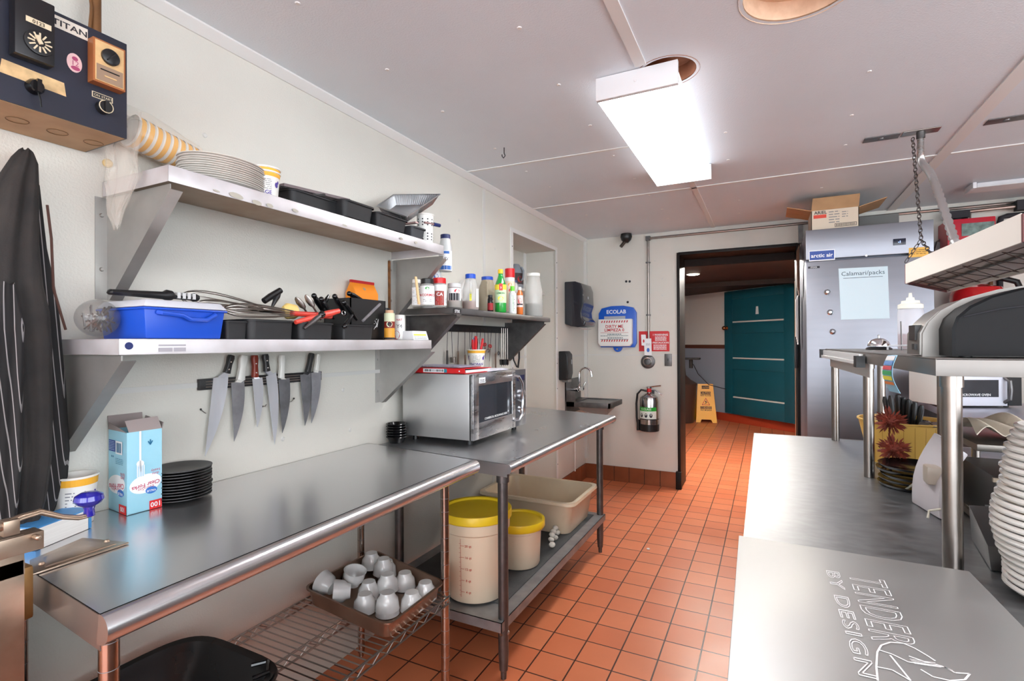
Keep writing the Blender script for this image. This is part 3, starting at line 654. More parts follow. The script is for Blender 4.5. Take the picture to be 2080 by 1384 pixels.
# white oval plates in a low stack
FOAM = mat('white_foam_plate', (216, 210, 202), .7, noise=.1, nscale=30)
pl = MB(); pl.lathe([(.06, 0), (.085, .003), (.120, .011), (.123, .011), (.122, .0095), (.086, .0015), (.06, -.0012)], (0, 0, 0), 48, 0, True, True, sx=.8)
c = V((.200, .978, USZ+.002)); first = tag(obj('oval_plate', pl, FOAM, base=(0, 0, 0)), 'bottom white plate of the wide stack on the upper wall shelf', 'plate', 'white plates stacked on the upper shelf'); first.location = c
for k in range(1, 12):
    o = first.copy(); COL.objects.link(o); o.location = c+V((random.uniform(-.002, .002), random.uniform(-.002, .003), k*.0062)); o.rotation_euler = (0, 0, PI*(k % 2)); o['label'] = ('topmost' if k == 11 else nth(11-k)+' from the top')+' white plate of the wide stack on the upper wall shelf'
p = A(535, 388, x=.25); tub((.235, p.y+.018, USZ+.001), .043, .036, .082, 'FAGE', 'lower of two nested yellow-rimmed tubs on the upper shelf beside the plates')
t = tub((.235, p.y+.018, USZ+.014), .043, .036, .082, 'FAGE', 'upper tub, its yellow rim standing inside the nested pair on the upper shelf')
# black pans, grey lid, foil tray, perforated cutlery cylinder
def inset_pan(name, label, loc, L, W, H, m, rotz=0, cat='pan', tilt=None, rim=.012, th=.002, taper=.012):
    R = Matrix.Rotation(rotz, 4, 'Z') @ (tilt or Matrix())
    t = thing(name, label, cat, loc, rot=R)
    def rr(l, w_, r, z, n=5):
        out = []
        for sx, sy, a0 in ((1, 1, 0), (-1, 1, PI/2), (-1, -1, PI), (1, -1, 1.5*PI)):
            for i in range(n+1): a = a0+PI/2*i/n; out.append(V((sx*(l/2-r)+r*math.cos(a), sy*(w_/2-r)+r*math.sin(a), z)))
        return out
    r = min(L, W)*.14
    mb = MB(); mb.loft([rr(L-2*taper, W-2*taper, r*.8, 0), rr(L, W, r, H), rr(L+2*rim, W+2*rim, r+rim, H), rr(L+2*rim, W+2*rim, r+rim, H-.004), rr(L+2*rim-.004, W+2*rim-.004, r+rim, H+.001)][:4], 0, True, False)
    mb.loft([rr(L+2*rim, W+2*rim, r+rim, H+.0015), rr(L-2*th, W-2*th, r-th/2, H+.0015), rr(L-2*taper-2*th, W-2*taper-2*th, r*.8, th)], 0, False, True)
    obj('pan_body', mb, m, t, local=True)
    return t
def shelf_pan(ua, ub, vt, xo, depth, label, m=BLKM, z0=USZ+.001, lift=0):
    ya = A(ua, 430, x=xo).y; yb = A(ub, 430, x=xo).y; zt = A((ua+ub)/2, vt, x=xo).z
    inset_pan('inset_pan', label, (xo-depth/2, (ya+yb)/2, z0+lift), depth-.01, yb-ya-.012, zt-z0-lift, m, 0, rim=.006, taper=.008)
shelf_pan(592, 697, 398, .25, .17, 'long black plastic pan lying along the upper shelf under the grey lid')
shelf_pan(700, 765, 414, .295, .15, 'black plastic pan with a dusty end face in the middle of the upper shelf', lift=.012)
shelf_pan(768, 832, 440, .30, .13, 'shorter black pan below the foil tray on the upper shelf', lift=.010)
shelf_pan(838, 868, 463, .30, .11, 'small grey-black pan at the end of the upper shelf by the white cylinder', mat('grey_black_plastic', (58, 60, 64), .6))
ya = A(577, 372, x=.16).y; yb = A(712, 405, x=.16).y; zz = A(577, 376, x=.16).z; z2 = A(706, 406, x=.16).z
mb = MB(); mb.hexa([(.05, ya, zz-.004), (.16, ya, zz-.004), (.16, yb, z2-.004), (.05, yb, z2-.004)], [(.05, ya, zz+.008), (.16, ya, zz+.008), (.16, yb, z2+.008), (.05, yb, z2+.008)])
tag(obj('flat_board', mb, mat('mauve_grey_plastic', (118, 104, 106), .5), bev=.003), 'flat mauve-grey plastic lid lying on top of the black pans', 'lid')
mb = MB()
for k in range(5):
    a = .3*k; mb.tube([(.2+.02*math.cos(a+i*.4)*(1-.1*i), 1.14+.02*i, USZ+.055+.02*math.sin(a+i*.6)) for i in range(7)], .0012, 5)
mb.tube([(.205, 1.26, USZ+.06), (.21, 1.36, USZ+.09)], .006, 8); tag(obj('whisk', mb, STEELD), 'small dark wire whisk poking out between the lid and the pans', 'whisk')
FOIL = mat('aluminium_foil', (182, 182, 184), .36, 1., bump=.2, bscale=60)
def foil_tray():
    D_ = A(826, 440, x=.27); C_ = A(895, 394, x=.26); B_ = A(799, 395, x=.09); A_ = A(765, 418, x=.12)
    t = thing('foil_tray', 'large ribbed aluminium foil tray propped at the far end of the upper shelf', 'tray', (.2, D_.y, USZ+.07))
    q = [D_, C_, B_, A_]; cen = (D_+C_+B_+A_)/4; nrm = (C_-D_).cross(A_-D_).normalized()
    if nrm.z < 0: nrm = -nrm
    N = 160
    def rg(sc, h, rib):
        out = []
        for i in range(N):
            s_ = i/N*4; e = int(s_); p = q[e].lerp(q[(e+1) % 4], s_-e); out.append(cen+(p-cen)*(sc*(1+(rib if i % 2 else 0)))-nrm*h)
        return out
    mb = MB(); mb.loft([rg(.74, .046, 0), rg(.76, .044, .045), rg(.92, .006, .05), rg(.95, 0, 0), rg(1.0, -.001, 0), rg(1.01, .004, 0)], 0, True, False)
    obj('tray_shell', mb, FOIL, t)
foil_tray()
def cutlery_cyl(loc):
    t = thing('cutlery_cylinder', 'white perforated plastic cutlery cylinder at the end of the upper shelf', 'cutlery holder', loc)
    mb = MB(); mb.lathe([(.034, 0), (.038, .13), (.041, .133), (.041, .137), (.036, .137), (.032, .004)], n=32); obj('holder_body', mb, WHT, t, local=True)
    m = MB()
    for k in range(10):
        a = 2*PI*k/10
        for z in (.02, .033, .046, .085, .098, .111): r_ = .0341+.004*z/.13; m.lathe([(.0035, 0), (.0035, .0006)], (r_*math.cos(a), r_*math.sin(a), z), 10, ax=(math.cos(a), math.sin(a), 0))
    obj('holes', m, INK, t, local=True)
cutlery_cyl((.245, 1.925, USZ+.001))
mb = MB(); mb.box(.20, .285, 1.80, 1.82, USZ+.072, USZ+.078, 0); a = A(862, 452, x=.27); b = A(892, 458, x=.29); mb.tube([a, a+(b-a)*.5, b], .005, 8, 0); mb.tube([a+(b-a)*.62, b+V((0, .005, 0))], .0085, 10, 1)
tag(obj('scraper', mb, [mat('pinkish_steel', (170, 140, 140), .4, .6), NAVY]), 'small scraper with a navy handle lying over the end pan of the upper shelf', 'scraper')
# ------------------------------------------------------------------ lower shelf contents
# blue box with clear lid
y0, y1 = A(177, 690, x=.27).y, A(457, 690, x=.30).y
def blue_box():
    xa, xb, ya, yb, z = .085, .295, .712, A(457, 690, x=.295).y, LSZ+.001
    t = thing('lidded_box', 'blue plastic box with a cloudy clear lid and folding handle on the lower shelf', 'box', ((xa+xb)/2, (ya+yb)/2, z))
    mb = MB(); e = .008; mb.hexa([(xa+e, ya+e, z), (xb-e, ya+e, z), (xb-e, yb-e, z), (xa+e, yb-e, z)], [(xa, ya, z+.078), (xb, ya, z+.078), (xb, yb, z+.078), (xa, yb, z+.078)]); mb.box(xa-.005, xb+.005, ya-.005, yb+.005, z+.072, z+.078)
    obj('box_body', mb, BLUE, t, bev=.005)
    mb = MB(); mb.hexa([(xa-.005, ya-.005, z+.079), (xb+.006, ya-.005, z+.079), (xb+.006, yb+.005, z+.079), (xa-.005, yb+.005, z+.079)], [(xa+.008, ya+.008, z+.098), (xb-.008, ya+.008, z+.098), (xb-.008, yb-.008, z+.098), (xa+.008, yb-.008, z+.098)])
    obj('box_lid', mb, mat('cloudy_clear_lid', (206, 208, 216), .3, alpha=.93), t, bev=.004)
    mb = MB(); ym = (ya+yb)/2; mb.tube([(xb+.002, ya+.03, z+.066), (xb+.012, ya+.035, z+.064), (xb+.013, ym-.02, z+.06), (xb+.013, ym, z+.05), (xb+.013, yb-.06, z+.05), (xb+.012, yb-.035, z+.064), (xb+.002, yb-.03, z+.066)], .006, 8)
    obj('handle', mb, BLUE, t)
blue_box()
def sharpener():
    ya = A(228, 612, x=.24).y; yb = A(410, 612, x=.24).y; z = LSZ+.108; x = .22
    t = thing('knife_sharpener', 'black handheld knife sharpener lying on the lid of the blue box', 'knife sharpener', (x, (ya+yb)/2, z-.008))
    mb = MB(); L = yb-ya; rings = []
    for s, h, w_ in ((0, .004, .006), (.02, .012, .014), (.3, .014, .015), (.58, .017, .016), (.62, .024, .018), (.67, .022, .018), (.69, .010, .016), (.93, .010, .016), (.95, .02, .018), (.985, .016, .017), (1, .006, .01)):
        rings.append([V((x+w_*math.cos(a), ya+L*s, z+.004+h*.6*math.sin(a)+h*.25)) for a in [2*PI*i/16 for i in range(16)]])
    mb.loft(rings); obj('handle', mb, BLK, t)
    m = MB()
    for k in range(4): yy = ya+L*(.71+k*.062); m.box(x-.014, x+.017, yy, yy+.008, z+.002, z+.018)
    obj('sharpening_wheel', m, mat('grey_ceramic', (190, 190, 190), .5), t)
sharpener()
# jar lying by the aprons, full of small tools
jc = V((.17, .672, LSZ+.052))
t = thing('clear_jar', 'clear round jar of small metal bits at the near end of the lower shelf', 'jar', (jc.x, jc.y, LSZ))
mb = MB(); mb.ball(jc, .046, 24, 14); obj('jar_shell', mb, mat('clear_plastic', (120, 118, 116), .06, alpha=.32, spec=1.), t)
mb = MB(); r = random.Random(4)
for k in range(30):
    a = V((r.uniform(-.026, .026), r.uniform(-.026, .026), r.uniform(-.035, .0))); b = V((r.uniform(-.026, .026), r.uniform(-.026, .026), r.uniform(.0, .032))); mb.tube([jc+a, jc+b], .0022, 5, k % 2)
tag(obj('metal_bits', mb, [STEELD, mat('brown_bits', (70, 50, 42), .5)], t), kind='stuff')
# whisks
def whisk(name, label, p0, p1, R, m, hl=.35, hm=None):
    """head at p0, handle end at p1"""
    p0 = V(p0); p1 = V(p1); d = p1-p0; L = d.length; t = thing(name, label, 'whisk', p0); ax = d.normalized(); u = ax.orthogonal().normalized(); w_ = ax.cross(u)
    mb = MB(); hl_ = L*(1-hl)
    for k in range(5):
        a = PI*k/5; e = u*math.cos(a)+w_*math.sin(a); pts = []
        for i in range(17):
            s = i/16*2-1; q = 1-abs(s)  # 0 at ends .. 1 at tip
            rad = R*math.sin(min(1, (1-abs(s))*1.6)*PI/2)*1.0 if abs(s) > .0 else R
            z = hl_*(1-math.cos((1-abs(s))*PI/2)**1) if False else hl_*(1-abs(s)**.0 if False else 0)
            th = PI*i/16; rad = R*math.sin(th)**.0*math.cos(th); zz = hl_*(1-math.sin(th)**.8)
            pts.append(p0+ax*zz+e*R*math.cos(th)*(1-(zz/hl_)**2*.0)*(1-.75*(zz/hl_)) )
        mb.tube(pts, .0014, 5)
    obj('wires', mb, STEELP, t)
    mb = MB(); mb.cyl(p0+ax*hl_*.97, p1, .008, .011, 12); obj('handle', mb, hm or STEELP, t)
    return t
z = LSZ
whisk('whisk', 'big steel wire whisk lying over the black tray beside the blue box', A(368, 602, x=.20), A(600, 640, x=.20), .045, STEELP)
whisk('whisk', 'steel balloon whisk with a red handle lying across the black inserts', A(455, 628, x=.24), A(672, 642, x=.27), .035, STEELP, .4, mat('red_handle', (200, 62, 50), .35))
whisk('whisk', 'narrow steel whisk lying behind the others on the lower shelf', A(400, 618, x=.13), A(560, 632, x=.13), .03, STEELP)
# black inserts in a row
def insert(yu, yv, label, h=.07, xo=.298, xi=.12):
    ya = A(yu, 690, x=xo).y; yb = A(yv, 690, x=xo).y
    inset_pan('inset_pan', label, ((xo+xi)/2-.004, (ya+yb)/2, LSZ+.001), xo-xi-.01, yb-ya-.010, h, BLKM, 0, rim=.004, taper=.004)
insert(460, 512, 'black pan between the blue box and the row of inserts', .052, .285)
insert(509, 607, 'wide black insert pan full of whisks on the lower shelf', .058)
insert(612, 686, 'middle black insert pan under the peeler handle', .056)
insert(700, 764, 'black insert pan nearest the black bin on the lower shelf', .054, .300, .226)
# black bin and its load
ya, yb = A(690, 600, x=.15).y, A(783, 600, x=.285).y
t = thing('storage_bin', 'tall matte black plastic bin of utensils on the lower shelf', 'bin', (.15, (ya+yb)/2, LSZ+.001))
mb = MB()
X0, X1, Y0, Y1, Z0, Z1_ = .075, .215, A(712, 600, x=.215).y, A(783, 600, x=.215).y, LSZ+.001, A(783, 612, x=.215).z
for b_ in ((X0, X1, Y0, Y0+.004), (X0, X1, Y1-.004, Y1), (X0, X0+.004, Y0, Y1), (X1-.004, X1, Y0, Y1)): mb.box(*b_, Z0, Z1_)
mb.box(X0, X1, Y0, Y1, Z0, Z0+.004); obj('bin_body', mb, BLK, t)
d = flat((X1, (A(764, 650, x=X1).y), A(764, 660, x=X1).z), (0, 1, 0), (0, 0, 1))
for k in range(9): d.line([(random.uniform(-.014, .014), random.uniform(-.02, .025)), (random.uniform(-.014, .014), random.uniform(-.02, .025))], .0016, 0)
obj('paint_marks', d.mb, PAPER, t)
def handled(name, label, cat, p0, p1, r0, r1, m, head=None):
    t = thing(name, label, cat, p0); mb = MB(); p0 = V(p0); p1 = V(p1)
    mb.tube([p0, p0+(p1-p0)*.25, p0+(p1-p0)*.8, p1], r0, 10, rs=[r0*.7, r0, r1, r1*.8]); obj('handle', mb, m, t)
    if head: head(t, p1, (p1-p0).normalized())
    return t
def h_ball(R, m, sz=1):
    def f(t, p, d): mb = MB(); mb.ball(p+d*R*.8, R, 16, 10, sz=sz); obj('bowl', mb, m, t)
    return f
handled('ladle', 'black ladle with an upturned handle over the insert pans', 'ladle', A(552, 625, x=.2), A(566, 596, x=.2), .006, .010, BLK, None)
mb = MB(); mb.tube([A(536, 612, x=.2), A(549, 603, x=.2), A(570, 590, x=.2)], .012, 10, rs=[.010, .011, .010]); tag(obj('basting_brush', mb, BLK), 'short thick black handle sticking up from the whisks', 'handle')
crumple([(.2, A(585, 615, x=.2).y-.02, LSZ+.098, .012, .016), (.2, A(585, 615, x=.2).y, LSZ+.098, .024, .027), (.2, A(598, 615, x=.2).y, LSZ+.096, .022, .024), (.2, A(607, 615, x=.2).y, LSZ+.092, .008, .010)], 20, .04, 5, mat('pale_yellow_plastic', (232, 200, 120), .4), 'squeeze_bulb', 'pale yellow bulb lying among the utensils on the lower shelf', 'bulb')
for k, (a, b, lab) in enumerate((((602, 605), (634, 650), 'steel serving spoon leaning left in the insert pans'), ((622, 600), (652, 650), 'steel serving spoon leaning right in the insert pans'))):
    p = A(*a, x=.2+k*.02); q = A(*b, x=.2+k*.02); t = thing('serving_spoon', lab, 'spoon', q)
    mb = MB(); n_ = (p-q).normalized(); mb.loft([[p-n_*(s*.05)+V((.0, 0, 0))+V((.5, .75, .2)).normalized()*(w_*math.cos(a_))+n_.cross(V((.5, .75, .2)).normalized())*(.003*math.sin(a_)+.006*(1-s)) for a_ in [2*PI*i/14 for i in range(14)]] for s, w_ in ((0, .003), (.15, .009), (.5, .013), (.85, .010), (1, .004))]); obj('spoon_bowl', mb, STEELP, t)
    mb = MB(); mb.tube([p-n_*.045, q], .0035, 8); obj('handle', mb, STEELP, t)
for (a, b, xx, lab) in (((660, 640), (640, 605), .18, 'black-handled tool leaning left of the bin'), ((678, 648), (655, 612), .22, 'dark brown handled tool leaning by the bin'), ((668, 600), (655, 622), .12, 'round-tipped black spatula behind the insert pans'), ((702, 640), (682, 606), .2, 'thick black handle leaning beside the bin'), ((725, 650), (700, 618), .23, 'black ladle handle crossing toward the bin'), ((740, 612), (712, 598), .15, 'black handle resting on top of the bin')):
    handled('kitchen_utensil', lab, 'utensil', A(*a, x=xx), A(*b, x=xx), .007, .011, BLKG, h_ball(.010, BLKG))
# red peeler with key ring
p = A(600, 655, x=.285); q = A(688, 632, x=.285); t = thing('tongs', 'red-handled tongs with a hanging ring lying over the insert pans', 'tongs', p)
mb = MB(); mb.tube([p, p+(q-p)*.4, p+(q-p)*.75, q], .009, 10, rs=[.007, .010, .012, .009]); obj('handle', mb, mat('coral_red_plastic', (226, 76, 62), .4), t); mb = MB(); mb.ring(A(698, 636, x=.285), .008, .0015, 16, 5, ax=(1, 0, .2)); obj('hanging_ring', mb, CHROME, t)
handled('ice_cream_scoop', 'dark scoop with a short steel barrel in front of the red handle', 'scoop', A(618, 668, x=.30), A(650, 642, x=.30), .006, .009, STEELD, h_ball(.012, BLKG))
handled('kitchen_utensil', 'glossy black handle above the insert pan nearest the bin', 'utensil', A(716, 640, x=.29), A(702, 660, x=.29), .006, .009, BLKG, h_ball(.010, BLKG))
# thermometer tube
p = A(737, 652, x=.27); q = A(772, 618, x=.26); mb = MB(); mb.tube([p, q], .0055, 10); tag(obj('thermometer', mb, mat('clear_plastic_tube', (150, 146, 150), .1, alpha=.5)), 'clear thermometer tube leaning against the black bin', 'thermometer')
# marks on the bin, orange carton, red lid, cups
def carton():
    x0, x1 = .012, .068; a = A(722, 600, x=x1); b = A(768, 600, x=x1); zt = A(750, 578, x=.04).z; z0 = zt-.045
    t = thing('milk_carton', 'orange gable-topped carton with a red top edge behind the black bin', 'carton', (.04, (a.y+b.y)/2, LSZ+.002))
    y0, y1 = a.y, b.y; mb = MB(); mb.hexa([(x0, y0, LSZ+.002), (x1, y0, LSZ+.002), (x1, y1, LSZ+.002), (x0, y1, LSZ+.002)], [(x0, y0, z0), (x1, y0, z0), (x1, y1, z0), (x0, y1, z0)]); mb.hexa([(x0, y0, z0), (x1, y0, z0), (x1, y1, z0), (x0, y1, z0)], [(.037, y0, zt), (.043, y0, zt), (.043, y1, zt), (.037, y1, zt)])
    obj('carton_body', mb, ORG, t); mb = MB(); mb.box(.034, .046, y0, y1, zt-.002, zt+.010); obj('carton_seam', mb, mat('dark_red_card', (190, 34, 40), .5), t)
    mb = MB(); mb.lathe([(.008, 0), (.007, .001)], (.060, (y0+y1)/2-.008, z0+.018), 14, ax=(.8, 0, .5)); obj('emblem', mb, mat('grey_emblem', (170, 150, 130), .5), t)
carton()
def jar(name, label, cat, loc, r, h, body, lidm, lidh=.02, neck=.9, content=None, cm=None, decor=None, sub=True, mats=None, shoulder=.85, rl=None, group=None, cap_r=None):
    """a bottle or jar: body, lid, label band"""
    t = thing(name, label, cat, loc, group=group); cr = cap_r or r*neck
    mb = MB(); mb.lathe([(r*.92, 0), (r, r*.12), (r, h*shoulder), (r*neck*.96, h), (r*neck*.96, h+lidh*.5)], n=28); obj('body', mb, body, t, local=True)
    if content: mb = MB(); mb.lathe([(r*.86, .003), (r*.93, r*.14), (r*.93, content)], n=24); obj('contents', mb, cm, t, local=True)
    mb = MB(); mb.lathe([(cr, h), (cr, h+lidh), (cr*.93, h+lidh+.002)], n=28); obj('lid', mb, lidm, t, local=True)
    if decor:
        a0 = face_cam(loc); d = roundd((0, 0, 0), lambda z: r, a0); decor(d, r, h); obj('printed_label', d.mb, mats, t, local=True)
    return t
def blocks(*rows, rest=None):
    def f(d, r, h):
        for (v0, v1, w_, mi) in rows: d.rect(-w_*r, v0*h, w_*r, v1*h, mi, 12)
        d.layer()
        if rest: rest(d, r, h)
    return f
jar('paper_cup', 'tall pale pinkish cup standing against the wall behind the bin', 'cup', (.045, A(705, 600, x=.045).y, LSZ+.001), .024, .16, mat('pale_pink_card', (206, 194, 190), .6), mat('pale_pink_card', (206, 194, 190), .6), .003, 1.)
jar('seasoning_jar', 'jar with a black lid behind the bin, right of the orange carton', 'jar', (.08, A(781, 600, x=.08).y, LSZ+.001), .026, .125, mat('brown_tan_card', (190, 142, 110), .6), BLK, .02, .9)
jar('sauce_bottle', 'tall bottle with a brown and yellow label right of the black bin', 'bottle', (.245, A(791, 640, x=.245).y, LSZ+.001), .0215, .115, mat('tan_plastic', (200, 158, 124), .4), mat('tan_plastic', (200, 158, 124), .4), .006, .8, decor=blocks((.03, .42, 1.4, 0), (.42, .66, 1.4, 1), (.66, .96, 1.4, 2), rest=lambda d, r, h: (d.ell(0, h*.56, .012, .012, 2), d.layer(), d.ell(0, h*.56, .008, .008, 3), d.rect(-r*1.3, h*.02, r*1.3, h*.08, 3, 6))), mats=[mat('label_orange', (222, 156, 50), .5), mat('label_brown', (130, 40, 30), .5), mat('label_pale_green', (206, 212, 180), .5), INK])
jar('spray_can', 'white can with red and grey printing beside the brown-labelled bottle', 'can', (.20, A(811, 640, x=.20).y, LSZ+.001), .024, .105, WHT, WHT, .003, .98, decor=blocks((.05, .95, 1.3, 0), rest=lambda d, r, h: (d.ell(-r*.5, h*.2, r*.6, h*.18, 1), d.text('RED', .012, -r*.5, h*.17, 0, bold=True), d.text('NAT', .012, 0, h*.8, 1, bold=True), d.text('Y4', .022, 0, h*.5, 2, bold=True))), mats=[WHT, REDI, GRYI])
def note_box():
    a = A(816, 688, x=.22); b = A(868, 688, x=.27); t = thing('label_box', 'small white card box with a yellow line at the far end of the lower shelf', 'box', (.24, (a.y+b.y)/2, LSZ+.001))
    mb = MB(); y0, y1 = a.y, b.y-.01; mb.hexa([(.20, y0, LSZ+.001), (.285, y0, LSZ+.001), (.285, y1, LSZ+.001), (.20, y1, LSZ+.001)], [(.21, y0+.004, LSZ+.040), (.275, y0+.004, LSZ+.040), (.275, y1-.006, LSZ+.040), (.21, y1-.006, LSZ+.040)]); obj('card_box', mb, PAPER, t)
    d = Dec(lambda u, v, e: V((.285-.010*v/.039+.0005+e, y0+u, LSZ+.001+v))); w_ = y1-y0; d.rect(.006, .019, w_-.014, .025, 0); d.lines(.006, w_-.012, .014, 3, .005, 1); decal('printing', d, [mat('highlighter_yellow', (238, 226, 60), .6), GRYI], t)
note_box()
mb = MB(); p_ = A(218, 332, x=.002); mb.lathe([(.012, 0), (.012, .006), (.007, .010)], (.001, p_.y, p_.z), 18, ax=(1, 0, 0)); tag(obj('wall_button', mb, mat('yellowed_plastic', (214, 186, 130), .5)), 'small yellowed round button on the wall beside the hanging bag', 'button')
mb = MB(); p_ = A(262, 703, x=.3105); mb.lathe([(.009, 0), (.0085, .0015)], p_, 18, ax=(1, 0, 0)); tag(obj('round_magnet', mb, NAVY), 'round dark dot stuck near the end of the lower shelf edge', 'magnet')
d = flat((.3125, 0, 0), (0, 1, 0), (0, 0, 1))
for (u, v, w_, h_) in ((440, 388, .010, .0025), (480, 398, .022, .008), (522, 412, .016, .007), (548, 418, .012, .006), (600, 428, .012, .005), (700, 458, .012, .003), (815, 485, .010, .005), (845, 493, .010, .005)): q_ = A(u, v, x=.3125); d.ell(q_.y, q_.z, w_, h_, 0, 12, -.1)
US_ = [o for o in COL.objects if o.name == 'wall_shelf'][0]; obj('worn_patch', d.mb, mat('bare_metal_patch', (176, 172, 160), .6), US_)
mb = MB(); mb.box(.003, .006, 1.952, 1.968, 1.50, 1.765); obj('rust_streak', mb, mat('rust_brown', (150, 96, 52), .8, noise=.5, nscale=40), US_)
# lower shelf edge stickers
t = thing('shelf_label', 'grey printed label stuck to the front edge of the lower shelf', 'label', (.3105, .9, LSZ-.02)); d = flat((.3105, A(350, 707, x=.31).y, LSZ-.022), (0, 1, 0), (0, 0, 1)); d.rect(-.033, .004, .033, .008, 0); d.rect(-.033, -.010, .0, .0, 0); d.rect(.003, -.010, .033, 0, 0); decal('print', d, [mat('faded_print', (160, 158, 165), .6)], t)
# ------------------------------------------------------------------ magnetic strip and knives
def strip():
    a = A(407, 797, x=.02); b = A(655, 752, x=.02); z0, z1 = a.z-.012, a.z+.012; zz = (a.z+b.z)/2
    t = thing('magnetic_knife_strip', 'black magnetic knife strip with steel bars under the lower shelf', 'knife rack', (.01, (a.y+b.y)/2, zz-.018))
    mb = MB(); mb.box(.001, .016, a.y, b.y, zz-.018, zz+.018); obj('backing', mb, BLK, t, bev=.002); mb = MB()
    for k in (-.009, .0, .009): mb.box(.016, .0175, a.y+.02, b.y-.004, zz+k-.0015, zz+k+.0015)
    obj('magnet_bar', mb, STEELP, t); return zz
KZ = strip(); KX = .0185
BLADE = mat('knife_blade_steel', (226, 229, 236), .35, .55, noise=.2, nscale=10, stretch=(1, 1, .3), rvar=.1)
def knife(label, tip, heel_l, heel_r, h0, h1, hm, rivets=True, bright=BLADE, hw=.011):
    """pixel-measured outline on the strip plane: blade tip, heel corners, handle bottom and top"""
    T, HL, HR, H0, H1 = [A(*p, x=KX) for p in (tip, heel_l, heel_r, h0, h1)]
    t = thing('kitchen_knife', label, 'knife', T, group=None)
    pts = []  # spine side straight, edge side bellied
    n = 10
    for i in range(n+1): s = i/n; pts.append(HL.lerp(T, s)+V((0, -1, 0))*.004*math.sin(PI*s)*0)
    for i in range(1, n+1):
        s = i/n; q = T.lerp(HR, s); pts.append(q+V((0, 1, 0))*(HR-HL).length*.32*math.sin(PI*min(1, s*1.0))**.8)
    mb = MB(); yz = [(p.y, p.z) for p in pts]
    mb.prism(yz, lambda a, b, c: V((c, a, b)), KX, KX+.0022); obj('blade', mb, bright, t)
    mb = MB(); d = (H1-H0).normalized(); s_ = V((0, d.z, -d.y)); C0 = H0+V((.001, 0, 0)); L = (H1-H0).length
    prof = ((-.02, hw*.55), (0, hw*1.05), (.12, hw*.95), (.5, hw*.8), (.85, hw*1.05), (1, hw*.8)); rings = []
    for f, w_ in prof: c = C0+d*L*f; rings.append([c+s_*w_*sx+V((hx, 0, 0)) for sx, hx in ((-1, -.004), (-1, .008), (-.6, .011), (.6, .011), (1, .008), (1, -.004))])
    mb.loft(rings); obj('handle', mb, hm, t, bev=.0012)
    mb = MB(); hm_ = (HL+HR)/2+V((.001, 0, -.002)); mb.hexa([hm_+s_*-.011+V((-.001, 0, 0)), hm_+s_*.011+V((-.001, 0, 0)), hm_+s_*.011+V((.0025, 0, 0)), hm_+s_*-.011+V((.0025, 0, 0))], [C0+s_*-hw*.9+V((-.004, 0, 0)), C0+s_*hw*.9+V((-.004, 0, 0)), C0+s_*hw*.9+V((.006, 0, 0)), C0+s_*-hw*.9+V((.006, 0, 0))]); obj('bolster', mb, hm if not rivets else bright, t)
    if rivets:
        mb = MB()
        for f in (.2, .62): mb.lathe([(.003, 0), (.0022, .001)], C0+d*L*f+V((.011, 0, 0)), 10, ax=(1, 0, 0))
        obj('rivet', mb, CHROME, t)
    return t
KBLK = mat('black_knife_handle', (30, 30, 32), .4); KWHT = mat('white_knife_handle', (228, 226, 220), .4); KRED = mat('red_brown_wood_handle', (140, 48, 28), .4, noise=.3, nscale=30)
knife('longest chef knife with a black riveted handle, far left on the knife strip', (416, 927), (433, 768), (463, 764), (459, 758), (469, 722), KBLK)
knife('white-handled chef knife second from the left on the knife strip', (475, 897), (469, 778), (495, 774), (487, 772), (494, 722), KWHT, False, mat('grey_knife_blade', (176, 178, 184), .35, .7, noise=.3, nscale=14), .014)
knife('small knife with a red-brown wooden handle on the knife strip', (522, 868), (512, 770), (532, 767), (517, 766), (516, 722), KRED)
knife('black-handled chef knife with a wide bright blade in the middle of the strip', (557, 903), (540, 765), (560, 757), (541, 754), (537, 720), KBLK)
knife('white-handled knife with a tarnished blade right of the middle', (573, 880), (565, 772), (587, 768), (570, 768), (572, 722), KWHT, False, mat('dark_knife_blade', (150, 152, 158), .36, .7, noise=.4, nscale=14))
knife('knife with a long plain black handle, second from the right on the strip', (619, 865), (609, 762), (630, 758), (624, 756), (632, 718), KBLK, False, mat('dark_knife_blade', (150, 152, 158), .36, .7, noise=.4, nscale=14))
knife('rightmost knife on the strip with a white handle', (632, 860), (631, 758), (651, 754), (641, 752), (645, 720), KWHT, False, mat('grey_knife_blade', (176, 178, 184), .35, .7, noise=.3, nscale=14), .010)
for i, (a, b) in enumerate((((408, 832), (418, 840)), ((597, 810), (585, 818)), ((533, 826), (541, 822)))):
    p = A(*a, x=.006); q = A(*b, x=.004); mb = MB(); mb.tube([p, (p+q)/2+V((.004, 0, -.003)), q], .0012, 5, 1); mb.ball(p, .0035, 8, 6, 0)
    tag(obj('wall_clip', mb, [BLK, STEELP]), ('little wire clip with a black tip left of the longest knife', 'little wire clip with a black tip between the knives and the bracket', 'little bare wire clip behind the middle knives')[i], 'clip')
